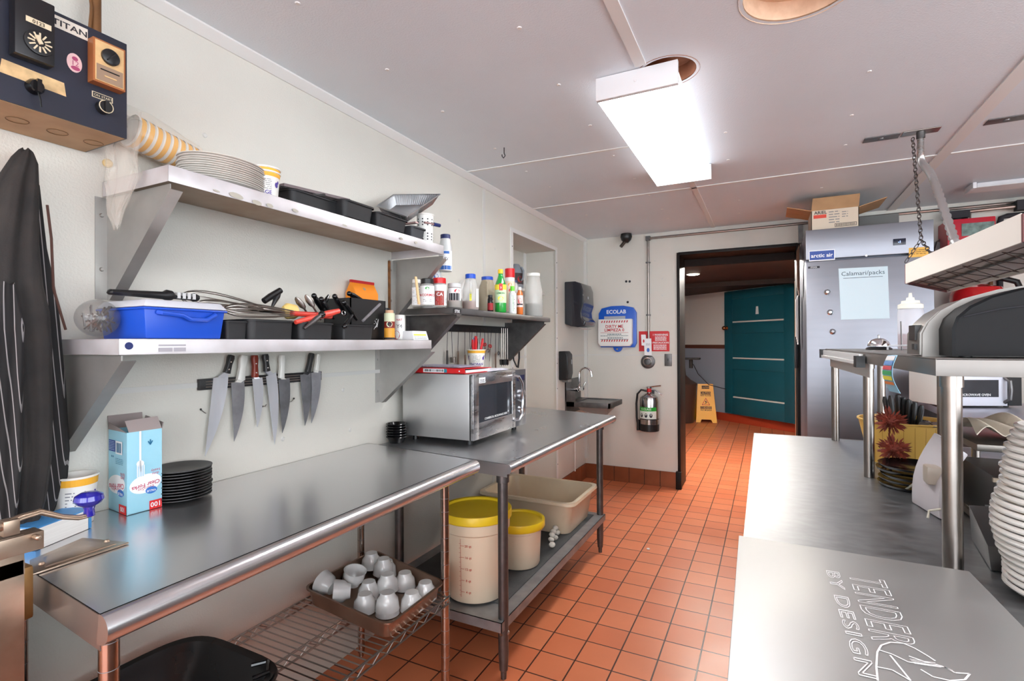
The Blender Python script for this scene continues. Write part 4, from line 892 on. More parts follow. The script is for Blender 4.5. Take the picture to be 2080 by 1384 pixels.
# ------------------------------------------------------------------ spice shelf
PLA = mat('clear_jar_plastic', (222, 222, 218), .1, alpha=.42, spec=.8); PLW = mat('milky_plastic', (220, 222, 222), .3, alpha=.8)
SPICE = mat('red_brown_spice', (150, 66, 34), .9, noise=.3, nscale=60); SPB = mat('brown_spice', (96, 70, 54), .9); PEP = mat('ground_pepper', (128, 130, 128), .95, noise=.4, nscale=200)
def sp(u, x, v=630): return V((x, A(u, v, x=x).y, SSZ+.001))
def ht(u, v, x): return A(u, v, x=x).z-SSZ
jar('spice_jar', 'small bottle with a white ruled label at the near end of the spice shelf', 'jar', sp(846, .17), .022, .11, PLA, WHT, .015, .9, decor=blocks((.05, .8, 1.2, 0), rest=lambda d, r, h: d.lines(-r, r, h*.7, 9, h*.07, 1)), mats=[PAPER, GRYI])
mb = MB(); p = sp(851, .26); mb.hexa([p+V((-.003, -.006, 0)), p+V((.003, -.006, 0)), p+V((.003, .008, 0)), p+V((-.003, .008, 0))], [p+V((-.02, -.006, .125)), p+V((-.016, -.006, .125)), p+V((-.016, .008, .125)), p+V((-.02, .008, .125))]); tag(obj('wooden_stick', mb, mat('pale_wood', (220, 188, 140), .7)), 'pale wooden stick standing beside the black-lidded spice jar', 'stick')
MT = [PAPER, REDI, GREEN, INK, mat('chili_red', (150, 40, 24), .6), BLUI, YB, GRYI]
jar('spice_jar', 'white-labelled spice jar with a black lid near the shelf bracket', 'jar', sp(868, .24), .033, ht(868, 578, .24), PLA, BLK, .022, .9, decor=blocks((.04, .9, 1.35, 0), rest=lambda d, r, h: (d.text('McCORMICK', .016, 0, h*.42, 1, bold=True), d.ell(0, h*.78, .010, .006, 2), d.lines(-r*.6, r*.6, h*.25, 2, h*.07, 3))), mats=MT)
jar('spice_jar', 'spice jar with a red lid and a dark red chili label', 'jar', sp(893, .255), .033, ht(893, 577, .255), PLA, RED, .024, .93, decor=blocks((.04, .93, 1.35, 0), (.04, .66, .7, 4), rest=lambda d, r, h: (d.text('CA', .022, 0, h*.45, 0, bold=True), d.poly([(-.02, h*.1), (-.012, h*.38), (-.004, h*.1), (.006, h*.35), (.016, h*.1)], 1), d.lines(r*.75, r*1.25, h*.35, 5, h*.05, 3))), mats=MT)
jar('spice_jar', 'white-capped small jar standing behind the red-lidded one', 'jar', sp(893, .12), .028, .155, PLA, WHT, .016, .9)
jar('spice_jar', 'spice jar with an orange-red label in the shade behind the others', 'jar', sp(920, .15), .03, .12, PLA, NAVY, .02, .9, SPICE and .08, SPICE, decor=blocks((.1, .7, 1.2, 0)), mats=[mat('orange_red_label', (206, 70, 40), .6)])
jar('spice_jar', 'jar with a black and white label and clear lid left of the blue-lidded jug', 'jar', sp(923, .27), .034, ht(923, 585, .27), PLA, PLW, .018, .95, .03, SPB, decor=blocks((.35, .95, 1.2, 0), (.35, .7, .8, 1), rest=lambda d, r, h: d.ell(r*.4, h*.8, .014, .010, 2)), mats=[PAPER, INK, REDI])
# bottles standing on the first row of jars
def upper(u, x, vb, vt, r, label, lidm, body, mats_, dec, lidh=.02, neck=.75, cont=None, cm=None):
    zb = A(u, vb, x=x).z; zt = A(u, vt, x=x).z; p = V((x, A(u, vb, x=x).y, zb))
    return jar('milk_bottle', label, 'bottle', p, r, zt-zb-lidh, body, lidm, lidh, neck, cont, cm, dec, mats=mats_, shoulder=.72)
bk = V((.13, A(900, 560, x=.13).y, 0))
jar('seasoning_tub', 'large squat seasoning tub hidden behind the first row of spice jars', 'tub', (.072, 2.20, SSZ+.001), .045, .125, PLW, NAVY, .015, .9)
upper(905, .165, 552, 478, .034, 'seasoning bottle with a navy lid standing up on top of the other spice tubs', NAVY, PLW, [PAPER, BLUI, GRYI], blocks((.02, .62, 1.25, 0), rest=lambda d, r, h: (d.rect(-r, h*.52, r*.6, h*.6, 1, 6), d.text('LFT', .022, 0, h*.32, 2, bold=True), d.rect(-r, h*.04, r, h*.16, 1, 6))), cont=.06, cm=SPB)
jar('seasoning_jar', 'blue-labelled seasoning jar just left of the navy-lidded bottle', 'jar', (.12, A(886, 545, x=.12).y, SSZ+.142), .026, .07, PLW, WHT, .012, .8, decor=blocks((.1, .7, 1.2, 0), rest=lambda d, r, h: d.ell(0, h*.4, .012, .012, 1)), mats=[PAPER, BLUI])
# white bag leaning on the wall
crumple([(.06, A(930, 600, x=.06).y, SSZ+.003, .03, .02), (.07, A(925, 600, x=.07).y, SSZ+.05, .05, .05), (.07, A(935, 600, x=.07).y, SSZ+.11, .055, .05), (.06, A(945, 600, x=.06).y, SSZ+.165, .045, .04), (.05, A(955, 600, x=.05).y, SSZ+.17, .02, .01)], 36, .05, 12, mat('white_plastic_bag', (222, 220, 218), .35, bump=.6, bscale=40), 'plastic_bag', 'crumpled white plastic bag leaning on the wall behind the blue-lidded jugs', 'bag')
def jug(name, label, loc, r, h, body, lidm, lidh, neck, cont, cm, decor=None, mats=None, handle=True, hm=None):
    t = jar(name, label, 'jug', loc, r, h, body, lidm, lidh, neck, cont, cm, decor, mats=mats, shoulder=.62)
    if handle:
        a = face_cam(loc); d = V((math.cos(a), math.sin(a), 0)); mb = MB(); L = V(loc); e = V((-d.y, d.x, 0))
        mb.tube([L+d*(r*.80)+V((0, 0, h*.93)), L+d*(r+.012)+V((0, 0, h*.86)), L+d*(r+.016)+V((0, 0, h*.6)), L+d*(r+.008)+V((0, 0, h*.5))], .006, 8); obj('grip', mb, hm or body, t)
    return t
jug('spice_jug', 'clear spice jug with a blue lid and a yellow tag, red-brown spice at the bottom', sp(956, .255), .044, ht(956, 567, .255), PLA, BLUE, .022, .62, .045, SPICE, decor=blocks((.28, .62, .12, 6), (.05, .55, .0, 0), rest=lambda d, r, h: (d.rect(r*.7, h*.08, r*1.2, h*.66, 0, 4), d.lines(-r*.1, r*.1, h*.6, 8, h*.035, 3))), mats=[PAPER, REDI, GREEN, INK, SPICE, BLUI, mat('neon_yellow', (236, 232, 50), .5), GRYI])
jug('spice_jug', 'tan handled jug with a blue lid behind the green lemon-juice bottle', sp(990, .16), .058, ht(990, 570, .16), mat('cloudy_tan_plastic', (190, 176, 152), .3, alpha=.85), BLUE, .018, .6, .12, mat('tan_powder', (176, 156, 128), .9))
jar('sauce_bottle', 'small dark bottle with a red label left of the green bottle', 'bottle', sp(996, .27), .016, ht(996, 605, .27), BLKG, BLK, .012, .8, decor=blocks((.1, .6, 1.2, 0)), mats=[mat('wine_red_label', (150, 24, 34), .6)])
# green lemon juice bottle
GB = mat('green_bottle_plastic', (30, 150, 56), .12, coat=.5)
loc = sp(1017, .28); h = ht(1017, 548, .28); t = thing('lemon_juice_bottle', 'tall green bottle with a yellow cap and lemon label on the spice shelf', 'bottle', loc); r = .033
mb = MB(); mb.lathe([(r*.9, 0), (r, .008), (r, h*.56), (r*.9, h*.66), (r*.45, h*.84), (r*.38, h*.86), (r*.38, h*.91)], n=28); obj('body', mb, GB, t, local=True)
mb = MB(); mb.lathe([(r*.46, h*.90), (r*.46, h*.985), (r*.40, h)], n=20); obj('cap', mb, mat('cap_yellow', (240, 196, 40), .4), t, local=True)
d = roundd((0, 0, 0), lambda z: r, face_cam(loc)); d.rect(-r*1.4, h*.22, r*1.4, h*.62, 0, 14); d.layer(); d.rect(-r*1.4, h*.52, r*1.4, h*.64, 1, 14); d.layer(); d.rect(-.008, h*.5, .012, h*.66, 2, 3); d.ell(0, h*.32, .016, .012, 1); d.text('LEMON', .014, 0, h*.42, 3, bold=True); d.text('2', .016, .002, h*.54, 4, bold=True); obj('printed_label', d.mb, [mat('label_mint', (196, 220, 180), .5), mat('label_yellow', (238, 220, 60), .5), RED, mat('ink_green', (20, 110, 50), .6), PAPER], t, local=True)
jar('sauce_bottle', 'tall bottle with a broad red lid behind the green lemon-juice bottle', 'bottle', sp(1036, .20), .031, ht(1036, 565, .20), WHT, RED, .055, 1., decor=blocks((.1, .9, 1.3, 0), rest=lambda d, r, h: (d.ell(0, h*.8, .012, .012, 1), d.ell(.005, h*.65, .012, .012, 2))), mats=[mat('cream_label', (238, 214, 190), .5), mat('peach_ink', (240, 150, 70), .6), REDI])
jar('sauce_bottle', 'white bottle with a lime-green cap right of the lemon-juice bottle', 'bottle', sp(1041, .28), .023, ht(1041, 592, .28), WHT, mat('lime_green', (110, 220, 60), .35), .028, .55, decor=blocks((.05, .9, 1.3, 0), rest=lambda d, r, h: (d.lines(-r*.8, r*.6, h*.85, 9, h*.08, 1), d.rect(r*.1, h*.1, r*.2, h*.8, 2))), mats=[PAPER, INK, GREEN])
jar('sauce_bottle', 'small hot-sauce bottle with a white cap and red flame label', 'bottle', sp(1056, .285), .020, ht(1056, 590, .285), mat('orange_sauce', (206, 110, 50), .2, coat=.4), WHT, .016, .5, decor=blocks((.3, .78, 1.3, 0), rest=lambda d, r, h: (d.ell(0, h*.55, .010, .018, 1), d.rect(-r, h*.38, r, h*.44, 2, 5))), mats=[mat('pink_white_label', (236, 206, 200), .5), REDI, INK])
jar('spice_bottle', 'clear bottle with a navy cap behind the hot-sauce bottle', 'bottle', sp(1046, .14), .03, ht(1046, 575, .14), PLA, NAVY, .014, .5)
jug('pepper_jug', 'big clear jug of ground pepper, white lid, far end of the spice shelf', sp(1084, .235), .062, ht(1084, 562, .235), PLA, WHT, .018, .72, .09, PEP, handle=False)
# shelf sticker
a = A(929, 632, x=.302); t = thing('shelf_sticker', 'black and white sticker on the near corner of the spice shelf edge', 'sticker', (.302, a.y, SSZ-.02)); d = flat((.3005, a.y, SSZ-.018), (0, 1, 0), (0, 0, 1)); d.rect(-.035, -.010, .035, .012, 0); d.layer(); d.text('STIX', .020, 0, -.007, 1, bold=True, sx=1.1); decal('print', d, [BLK, PAPER], t)
# item in the recess
mb = MB(); mb.box(-.30, -.10, RY0+.01, RY1-.01, 1.78, 1.80); tag(obj('niche_shelf', mb, SEAM), 'narrow shelf board inside the wall recess', 'shelf')
p = A(1049, 560, x=-.2); t = thing('laundry_jug', 'grey jug with an orange-red label standing in the wall recess', 'jug', (-.2, p.y, 1.801))
mb = MB(); mb.lathe([(.05, 0), (.055, .01), (.055, .15), (.03, .20), (.02, .21)], (-.2, p.y, 1.801), 24, sy=1.3); obj('body', mb, mat('grey_jug_plastic', (150, 158, 168), .4), t)
mb = MB(); mb.tube([(-.145, p.y-.02, 1.98), (-.125, p.y-.02, 1.95), (-.13, p.y-.02, 1.89), (-.145, p.y-.02, 1.87)], .008, 8); obj('grip', mb, mat('grey_jug_plastic', (150, 158, 168), .4), t)
d = roundd((-.2, p.y, 1.801), lambda z: .056, -.5, 1.3); d.rect(-.04, .04, .04, .13, 0, 6); d.layer(); d.ell(0, .08, .02, .025, 1); obj('printed_label', d.mb, [mat('dark_label', (70, 60, 60), .6), REDI], t)
# ------------------------------------------------------------------ rail of hanging tools under the spice shelf
a = A(892, 668, x=.02); b = A(1032, 672, x=.02); RZ_ = A(960, 668, x=.02).z
mb = MB(); mb.box(.001, .02, a.y, b.y, RZ_-.022, RZ_+.022); tag(obj('tool_rail', mb, BLK, bev=.002), 'black tool rail on the wall under the spice shelf', 'rail')
G = 'small tools hanging from the black wall rail'
def hang(k, u, L, kind, label, tilt=0.):
    y = A(u, 680, x=.026).y; z = RZ_-.01; t = thing('hanging_tool', label, kind, (.026, y, z), rot=Matrix.Rotation(tilt, 4, 'X'))
    mb = MB(); mb.tube([(0, 0, .012), (.006, 0, .004), (.004, 0, -.01), (0, 0, -L*.5), (0, 0, -L*.62)], .0016, 6); obj('wire_handle', mb, INK, t, local=True)
    mb = MB()
    if kind == 'measuring spoon': mb.lathe([(.013, -.003), (.014, .003)], (0, 0, -L*.62-.012), 16, sx=.5); mb.ball((0, 0, -L*.62-.012), .014, 14, 8, sx=.5)
    elif kind == 'measuring cup': mb.lathe([(.016, 0), (.018, .03)], (.004, 0, -L*.62-.03), 18, cap1=False)
    elif kind == 'scissors':
        mb.ring((0, -.009, -L*.5), .009, .003, 14, 6, ax=(1, 0, 0)); mb.ring((0, .009, -L*.5), .009, .003, 14, 6, ax=(1, 0, 0)); 
        m2 = MB(); m2.hexa([(0, -.006, -L*.58), (0, .006, -L*.58), (.002, .006, -L*.58), (.002, -.006, -L*.58)], [(0, -.001, -L), (0, .001, -L), (.002, .001, -L), (.002, -.001, -L)]); obj('blade', m2, STEELP, t, local=True)
    else: mb.hexa([(-.001, -.008, -L*.6), (-.001, .008, -L*.6), (.002, .008, -L*.6), (.002, -.008, -L*.6)], [(-.001, -.010, -L), (-.001, .010, -L), (.002, .010, -L), (.002, -.010, -L)])
    obj('tool_head', mb, RED if kind == 'scissors' else STEELP if k % 4 else STEELD, t, local=True)
seq = [(908, .20, 'spatula', 0), (916, .26, 'measuring cup', .1), (930, .21, 'spatula', 0), (943, .25, 'spatula', .05), (953, .19, 'measuring spoon', .1), (958, .22, 'measuring spoon', -.05), (967, .20, 'scissors', .15), (975, .21, 'measuring cup', -.1), (983, .18, 'scissors', .1), (990, .19, 'measuring spoon', .08), (997, .20, 'scissors', -.1), (1006, .25, 'spatula', 0), (1013, .22, 'measuring spoon', 0)]
wd = ['first', 'second', 'third', 'fourth', 'fifth', 'sixth', 'seventh', 'eighth', 'ninth', 'tenth', 'eleventh', 'twelfth', 'thirteenth']
for k, (u, L, kind, tl) in enumerate(seq): hang(k, u, L, kind, f'{"red-handled scissors" if kind == "scissors" else "steel "+kind} hanging {wd[k]} from the left on the black wall rail', tl)
for k, u in enumerate((1019, 1023, 1027, 1031)):
    y = A(u, 700, x=.03).y; mb = MB(); mb.tube([(.03, y, RZ_+.012), (.03, y, RZ_-.25)], .003, 6); tag(obj('skewer', mb, STEELP), f'{("leftmost", "second", "third", "rightmost")[k]} of the long steel skewers at the far end of the tool rail', 'skewer')
y = A(1052, 720, x=.03).y; mb = MB(); mb.tube([(.03, y-.08, 1.30), (.035, y-.03, 1.335), (.04, y, 1.33), (.035, y+.01, 1.25), (.03, y, 1.18)], .007, 8); mb.tube([(.03, y-.08, 1.30), (.045, y-.10, 1.24), (.05, y-.06, 1.19)], .006, 8)
tag(obj('hanging_strap', mb, BLK), 'black looped strap hanging beside the far bracket of the spice shelf', 'strap')
# ------------------------------------------------------------------ microwave on table two
def microwave():
    zb = Z2+.028; p0 = A(962, 897, z=zb); p1 = A(1073, 861, z=zb); zt = A(965, 762, y=p0.y).z
    t = thing('microwave_oven', 'stainless commercial microwave oven on the far work table', 'microwave', (p0.x-.2, (p0.y+p1.y)/2, Z2+.001))
    xb, xf, ya, yb = p0.x-.405, p0.x-.022, p0.y, p1.y
    mb = MB(); mb.box(xb, xf, ya, yb, zb, zt); obj('casing', mb, mat('microwave_steel', (206, 206, 206), .38, .85, noise=.08, nscale=3), t, bev=.003)
    mb = MB(); mb.box(xf, xf+.006, ya+.001, yb-.001, zb+.002, zt-.002); obj('gasket', mb, BLK, t)
    mb = MB(); x0, x1 = xf+.006, p0.x; W = yb-ya; dy = yb-W*.235; wy0, wy1, wz0, wz1 = ya+.05, dy-.035, zb+.075, zt-.055
    for b_ in ((ya, wy0, zb, zt), (wy1, dy, zb, zt), (wy0, wy1, zb, wz0), (wy0, wy1, wz1, zt)): mb.box(x0, x1, *b_)
    door = obj('door', mb, STEEL, t, bev=.003)
    mb = MB(); mb.box(x0, x1-.004, wy0, wy1, wz0, wz1); obj('window', mb, mat('dark_oven_glass', (52, 58, 66), .12, noise=.3, nscale=8, coat=.4), door)
    d = flat((x1-.0035, 0, 0), (0, 1, 0), (0, 0, 1)); d.text('COMMERCIAL MICROWAVE OVEN', .015, (wy0+wy1)/2, wz0+.008, 0, bold=True); obj('lettering', d.mb, PAPER, door)
    d = flat((x1, 0, 0), (0, 1, 0), (0, 0, 1)); d.rect(wy0-.03+.03, wz1+.012, wy0+.06, wz1+.038, 0); d.layer(); d.text('PANAM', .012, wy0+.03, wz1+.022, 1, bold=True); d.rect(wy0+.006, wz1+.016, wy0+.054, wz1+.019, 1); obj('badge', d.mb, [PAPER, GRYI], door)
    mb = MB(); zc = (zb+zt)/2; mb.tube([(x1, dy-.012, zt-.03), (x1+.025, dy-.008, zt-.035), (x1+.036, dy+.01, zt-.07), (x1+.038, dy+.015, zc), (x1+.036, dy+.01, zb+.075), (x1+.025, dy-.008, zb+.045), (x1, dy-.012, zb+.04)], .009, 10); obj('handle', mb, CHROME, door)
    mb = MB(); mb.box(x0, x1-.002, dy+.002, yb, zb, zt); obj('control_panel', mb, mat('panel_dark_steel', (96, 98, 104), .3, .6), t, bev=.002)
    mb = MB(); mb.box(x1-.002, x1, dy+.02, yb-.02, zt-.06, zt-.03); obj('display', mb, mat('display_navy', (24, 36, 70), .2), t)
    mb = MB(); cc = V((x1-.002, (dy+yb)/2+.004, zc+.01)); mb.lathe([(.035, 0), (.035, .014), (.02, .02)], cc, 26, sx=1, sy=1, ax=(1, 0, 0)); mb.lathe([(.03, 0), (.03, .01)], cc-V((0, 0, .085)), 22, ax=(1, 0, 0)); obj('dial', mb, CHROME, t)
    for yy in (ya+.05, yb-.05):
        for xx in (xb+.04, xf-.03): mb = MB(); mb.lathe([(.014, 0), (.014, zb-Z2-.002)], (xx, yy, Z2+.001), 14); obj('foot', mb, BLK, t)
    return xb, xf, ya, yb, zb, zt
MX = microwave(); MT_ = MX[5]
# binder, notebook, papers on the microwave
def binder():
    z = MT_+.002; p = V((.07, MX[2]+.012, 0)); q = V((MX[1]-.03, MX[2]+.010, 0)); d = (q-p).normalized(); n = V((-d.y, d.x, 0)); L = (q-p).length; W = .25
    M = Matrix((d, n, V((0, 0, 1)))).transposed().to_4x4(); M.translation = V((p.x, p.y, z)); t = thing('ring_binder', 'red ring binder with a spine label lying on the microwave', 'binder', (0, 0, 0)); t.matrix_world = M; WM[t.name] = M
    mb = MB(); mb.box(0, L, 0, .003, 0, .026); mb.box(0, L, 0, W, 0, .003); mb.hexa([(0, 0, .023), (L, 0, .023), (L, W, .018), (0, W, .018)], [(0, 0, .026), (L, 0, .026), (L, W, .021), (0, W, .021)]); obj('cover', mb, RED, t, local=True)
    mb = MB(); mb.box(.006, L-.006, .02, W-.006, .004, .016); obj('pages', mb, PAPER, t, local=True)
    dd = Dec(lambda u, v, e: V((u, -e, v))); a0 = L*.28; dd.rect(a0, .004, a0+L*.40, .022, 0); dd.layer(); dd.rect(a0+L*.37, .004, a0+L*.42, .022, 1)
    for k in range(24): x = a0+.01+k*(L*.34/24); dd.rect(x, .008, x+random.uniform(.001, .004), .019, 2)
    o = obj('spine_label', dd.mb, [PAPER, mat('teal_ink', (30, 130, 150), .6), INK], t, local=True)
    mb = MB()
    for x in (.03, L-.03): mb.lathe([(.004, 0), (.003, .001)], (x, -.0002, .012), 10, ax=(0, -1, 0))
    obj('rivet', mb, CHROME, t, local=True)
    # spiral notebook on top
    mb = MB(); mb.box(-.01, L-.04, .02, W-.02, .0275, .032); o2 = obj('notebook', mb, mat('grey_blue_cover', (150, 150, 168), .6))
    return M, L
_M, _L = binder()
nb = [o for o in COL.objects if o.name == 'notebook'][0]; nb.matrix_world = _M; me = nb.data; c = sum((v.co for v in me.vertices), V())/len(me.vertices)
bpy.data.objects.remove(nb, do_unlink=True)
t = thing('spiral_notebook', 'grey spiral notebook lying on the red binder', 'notebook', _M @ V((_L/2, .1, .0275)), rot=_M.to_3x3().to_4x4())
mb = MB(); mb.box(-_L/2-.01, _L/2-.04, -.08, .12, 0, .005); obj('cover', mb, mat('grey_blue_cover', (150, 150, 168), .6), t, local=True)
mb = MB(); mb.tube([(-_L/2-.008+(_L-.035)*i/130, -.083+.005*math.cos(i*1.57), .0035+.005*math.sin(i*1.57)) for i in range(131)], .0008, 4); obj('spiral', mb, STEELP, t, local=True)
mb = MB(); a = A(1000, 770, z=MT_+.004); M = Matrix.Translation((MX[1]-.11, MX[2]+.33, MT_+.002)) @ Matrix.Rotation(.2, 4, 'Z')
for k in range(5): mb.box(-.10, .085, -.12, .13, k*.0012, k*.0012+.0009, 0, M @ Matrix.Rotation(.08*(k-2), 4, 'Z'))
tag(obj('loose_papers', mb, mat('paper_lilac_white', (226, 224, 236), .8)), 'loose papers lying on the microwave right of the red binder', 'papers')
mb = MB(); mb.hexa([A(832, 742, x=.06), A(858, 705, x=.06), A(877, 722, x=.10), A(850, 750, x=.10)], [q+V((.002, -.001, .002)) for q in (A(832, 742, x=.06), A(858, 705, x=.06), A(877, 722, x=.10), A(850, 750, x=.10))])
tag(obj('paper_sheet', mb, PAPER), 'folded white paper propped between the shelf bracket and the red binder', 'paper')
p = V((.14, A(968, 740, x=.14).y, MT_+.001)); tub(p, .052, .040, A(968, 712, x=.14).z-MT_, 'CHOBANI', 'yellow-rimmed dairy tub full of scissors on top of the microwave')
for k, (u, v, m, r_) in enumerate(((950, 690, RED, .011), (958, 686, BLUI, .006), (963, 683, RED, .010), (972, 688, STEELP, .006), (980, 692, WHT, .007), (990, 688, RED, .008))):
    q = A(u, v, x=.14+.01*(k % 3)); q = V((q.x, max(p.y-.04, min(p.y+.04, q.y)), q.z)); handled('kitchen_utensil', ('red handle farthest left in the tub on the microwave', 'blue handle in the tub on the microwave', 'red-topped handle in the middle of the tub on the microwave', 'steel tongs end in the tub on the microwave', 'white handle in the tub on the microwave', 'red handle farthest right in the tub on the microwave')[k], 'utensil', p+V((.0, (q.y-p.y)*.5, .02)), q, r_*.7, r_, m)
q = V((.10, A(1024, 745, x=.10).y, MT_+.001)); mb = MB(); mb.lathe([(.030, 0), (.032, A(1024, 731, x=.10).z-MT_), (.029, A(1024, 731, x=.10).z-MT_), (.028, .004)], q, 28); tag(obj('black_cup', mb, BLKG), 'short glossy black cup on the papers beside the scissors tub', 'cup')
# black ramekins by the microwave
g = 'black ramekins stacked beside the microwave'; pr = V((.055, A(811, 893, x=.055).y-.02, Z2+.001)); mb = MB(); mb.lathe([(.032, 0), (.045, .026), (.050, .028), (.048, .031), (.043, .029), (.028, .003)], n=32)
first = tag(obj('ramekin', mb, BLKG, base=(0, 0, 0)), 'bottom black ramekin of the short stack beside the microwave', 'ramekin', g); first.location = pr
for k in range(1, 6): o = first.copy(); COL.objects.link(o); o.location = pr+V((.001*(k % 2), 0, k*.0125)); o['label'] = ('second', 'third', 'fourth', 'fifth', 'topmost')[k-1]+(' ramekin from the bottom' if k < 5 else ' ramekin')+' in the black stack beside the microwave'
# ------------------------------------------------------------------ on table one
def cutlery_carton():
    z = Z1+.001; P0 = V((.030, .700, 0)); P1 = V((.142, .756, 0)); 
    B = A(258, 1048, z=z); Lp = A(209, 1030, z=z); Rp = A(329, 1029, z=z)
    e1 = (V((Rp.x, Rp.y, 0))-V((B.x, B.y, 0))); e2 = (V((Lp.x, Lp.y, 0))-V((B.x, B.y, 0)))
    B = V((B.x, B.y, z)); C1 = B+e1; C2 = B+e2; C2.x = max(.008, C2.x); C3 = C2+e1; C3.x = max(.008, C3.x)
    H = A(258, 880, x=B.x).z-z
    t = thing('cutlery_carton', 'light blue torn-open cutlery carton standing upside down on the near work table', 'carton', (B+C3)/2)
    up = V((0, 0, H)); mb = MB()
    def wall(a, b, h=1.): n = (b-a).cross(V((0, 0, 1))).normalized()*-.0015; mb.hexa([a, b, b+n, a+n], [q+up*h for q in (a, b, b+n, a+n)], 0)
    wall(B, C1); wall(C1, C3); wall(C3, C2); wall(C2, B)
    mb.hexa([B, C1, C3, C2], [q+V((0, 0, .002)) for q in (B, C1, C3, C2)], 0)
    obj('box_body', mb, mat('light_blue_card', (150, 205, 224), .55, noise=.15, nscale=22, col2=(190, 226, 238)), t)
    IN = mat('grey_card_inside', (150, 138, 136), .8); mb = MB()
    # flaps: left back flap upright, right flap folded out, torn
    def flap(a, b, out, h, cut=0): o = V(out); mb.sheet(lambda u, v: a.lerp(b, u)+up+o*v*(1-cut*u), 4, 3, .0015)
    flap(C2, C3, (-.004, .0, H*.17), 1); flap(C3, C1, (-.01, .012, H*.12), 1, .4); flap(B.lerp(C1, .06), C1, (-.012, -.004, H*.14), 1, -.1)
    mb.sheet(lambda u, v: C2.lerp(B, u)+up+V((.01, -.004, .02))*v*(1-u), 3, 2, .0015); obj('flap', mb, IN, t)
    # printing, upside down, on the two visible faces
    PK = mat('carton_pink_ink', (196, 84, 110), .6); WH = mat('carton_white', (240, 242, 244), .6); NB = mat('carton_navy', (34, 66, 150), .6)
    for (O, D, nm, big) in ((B, e1.normalized(), 'front_print', True), (C2, (B-C2).normalized(), 'side_print', False)):
        w_ = (e1 if big else (B-C2)).length; d = flat(O, D, (0, 0, 1)); hh = H
        cx = w_*(.52 if big else .45); d.ell(cx, hh*.34, w_*.46, hh*.115, 0, 28, .12); d.layer(); d.text('Clear Forks', w_*.17, cx, hh*.345, 1, PI+.12, True); d.text('EverySay' if big else 'Everyday', w_*.13, cx, hh*.30, 1, PI+.12); d.ell(w_*.68, hh*.245, w_*.17, hh*.045, 2, 20)
        d.layer(); d.text('VALUE', w_*.09, w_*.68, hh*.25, 0, PI, True)
        x0 = w_*(.62 if big else .60); d.rect(x0, hh*.0, w_*.985, hh*.11, 3); d.layer(); d.text('100' if big else '100', hh*.085, (x0+w_)/2, hh*.085, 0, PI, True)
        d.text('heavy' if big else 'forks', w_*.12, w_*.8, hh*.50, 1, PI+.05); d.text('duty', w_*.12, w_*.8, hh*.46, 1, PI+.05)
        if big:
            cxf = w_*.36; d.rect(cxf-.0025, hh*.50, cxf+.0025, hh*1.0, 0); d.ell(cxf, hh*.60, w_*.11, hh*.04, 0, 16); d.rect(cxf-w_*.11, hh*.44, cxf+w_*.11, hh*.58, 4)
            for k in range(4): x = cxf-w_*.09+k*w_*.06; d.layer(); d.rect(x, hh*.42, x+w_*.022, hh*.58, 0)
            d.line([(w_*.58, hh*.86), (w_*.64, hh*.82), (w_*.70, hh*.86)], .003, 5); d.line([(w_*.64, hh*.88), (w_*.64, hh*.82)], .003, 5)
        else:
            d.rect(w_*.06, hh*.74, w_*.42, hh*.88, 6); d.layer(); d.rect(w_*.44, hh*.72, w_*.80, hh*.88, 0); d.layer(); d.lines(w_*.09, w_*.39, hh*.86, 6, hh*.02, 4)
            for k in range(16): x = w_*.48+k*w_*.017; d.rect(x, hh*.74, x+random.choice((.001, .0018, .0008)), hh*.86, 5)
            d.lines(w_*.45, w_*.85, hh*.66, 4, hh*.02, 5); d.ell(w_*.32, hh*.68, .003, .003, 5, 8); d.ell(w_*.24, hh*.68, .003, .003, 5, 8)
        obj(nm, d.mb, [WH, PK, mat('carton_blue', (54, 118, 200), .6), mat('carton_red', (220, 40, 44), .5), mat('carton_pale_blue', (186, 216, 236), .6), mat('carton_teal', (30, 110, 150), .6), NB], t)
    return B, C1, C2, H
cutlery_carton()
# stack of black plates
g = 'black plates stacked on the near work table'; c = V((.092, .918, Z1+.001)); mb = MB(); mb.lathe([(.045, 0), (.050, .001), (.074, .009), (.080, .0095), (.080, .012), (.073, .0115), (.050, .0035), (.001, .003)], n=40, sy=1.0)
PLB = mat('black_melamine', (30, 30, 32), .4, noise=.3, nscale=14, col2=(60, 58, 58)); first = tag(obj('side_plate', mb, PLB, base=(0, 0, 0)), 'bottom black plate of the stack beside the blue carton', 'plate', g); first.location = c
for k in range(1, 11):
    o = first.copy(); COL.objects.link(o); o.location = c+V((.0015*math.sin(k*2), .0015*math.cos(k*3), k*.0082)); o['label'] = ['second', 'third', 'fourth', 'fifth', 'sixth', 'seventh', 'eighth', 'ninth', 'tenth', 'topmost'][k-1]+' black plate'+(' from the bottom' if k < 10 else '')+' of the stack beside the blue carton'
p = A(167, 1052, z=Z1); tp = V((.062, .672, Z1+.001)); tub(tp, .046, .036, A(167, 970, y=.675).z-Z1, 'FAGE', 'yellow-rimmed dairy tub behind the blue knob on the near work table')
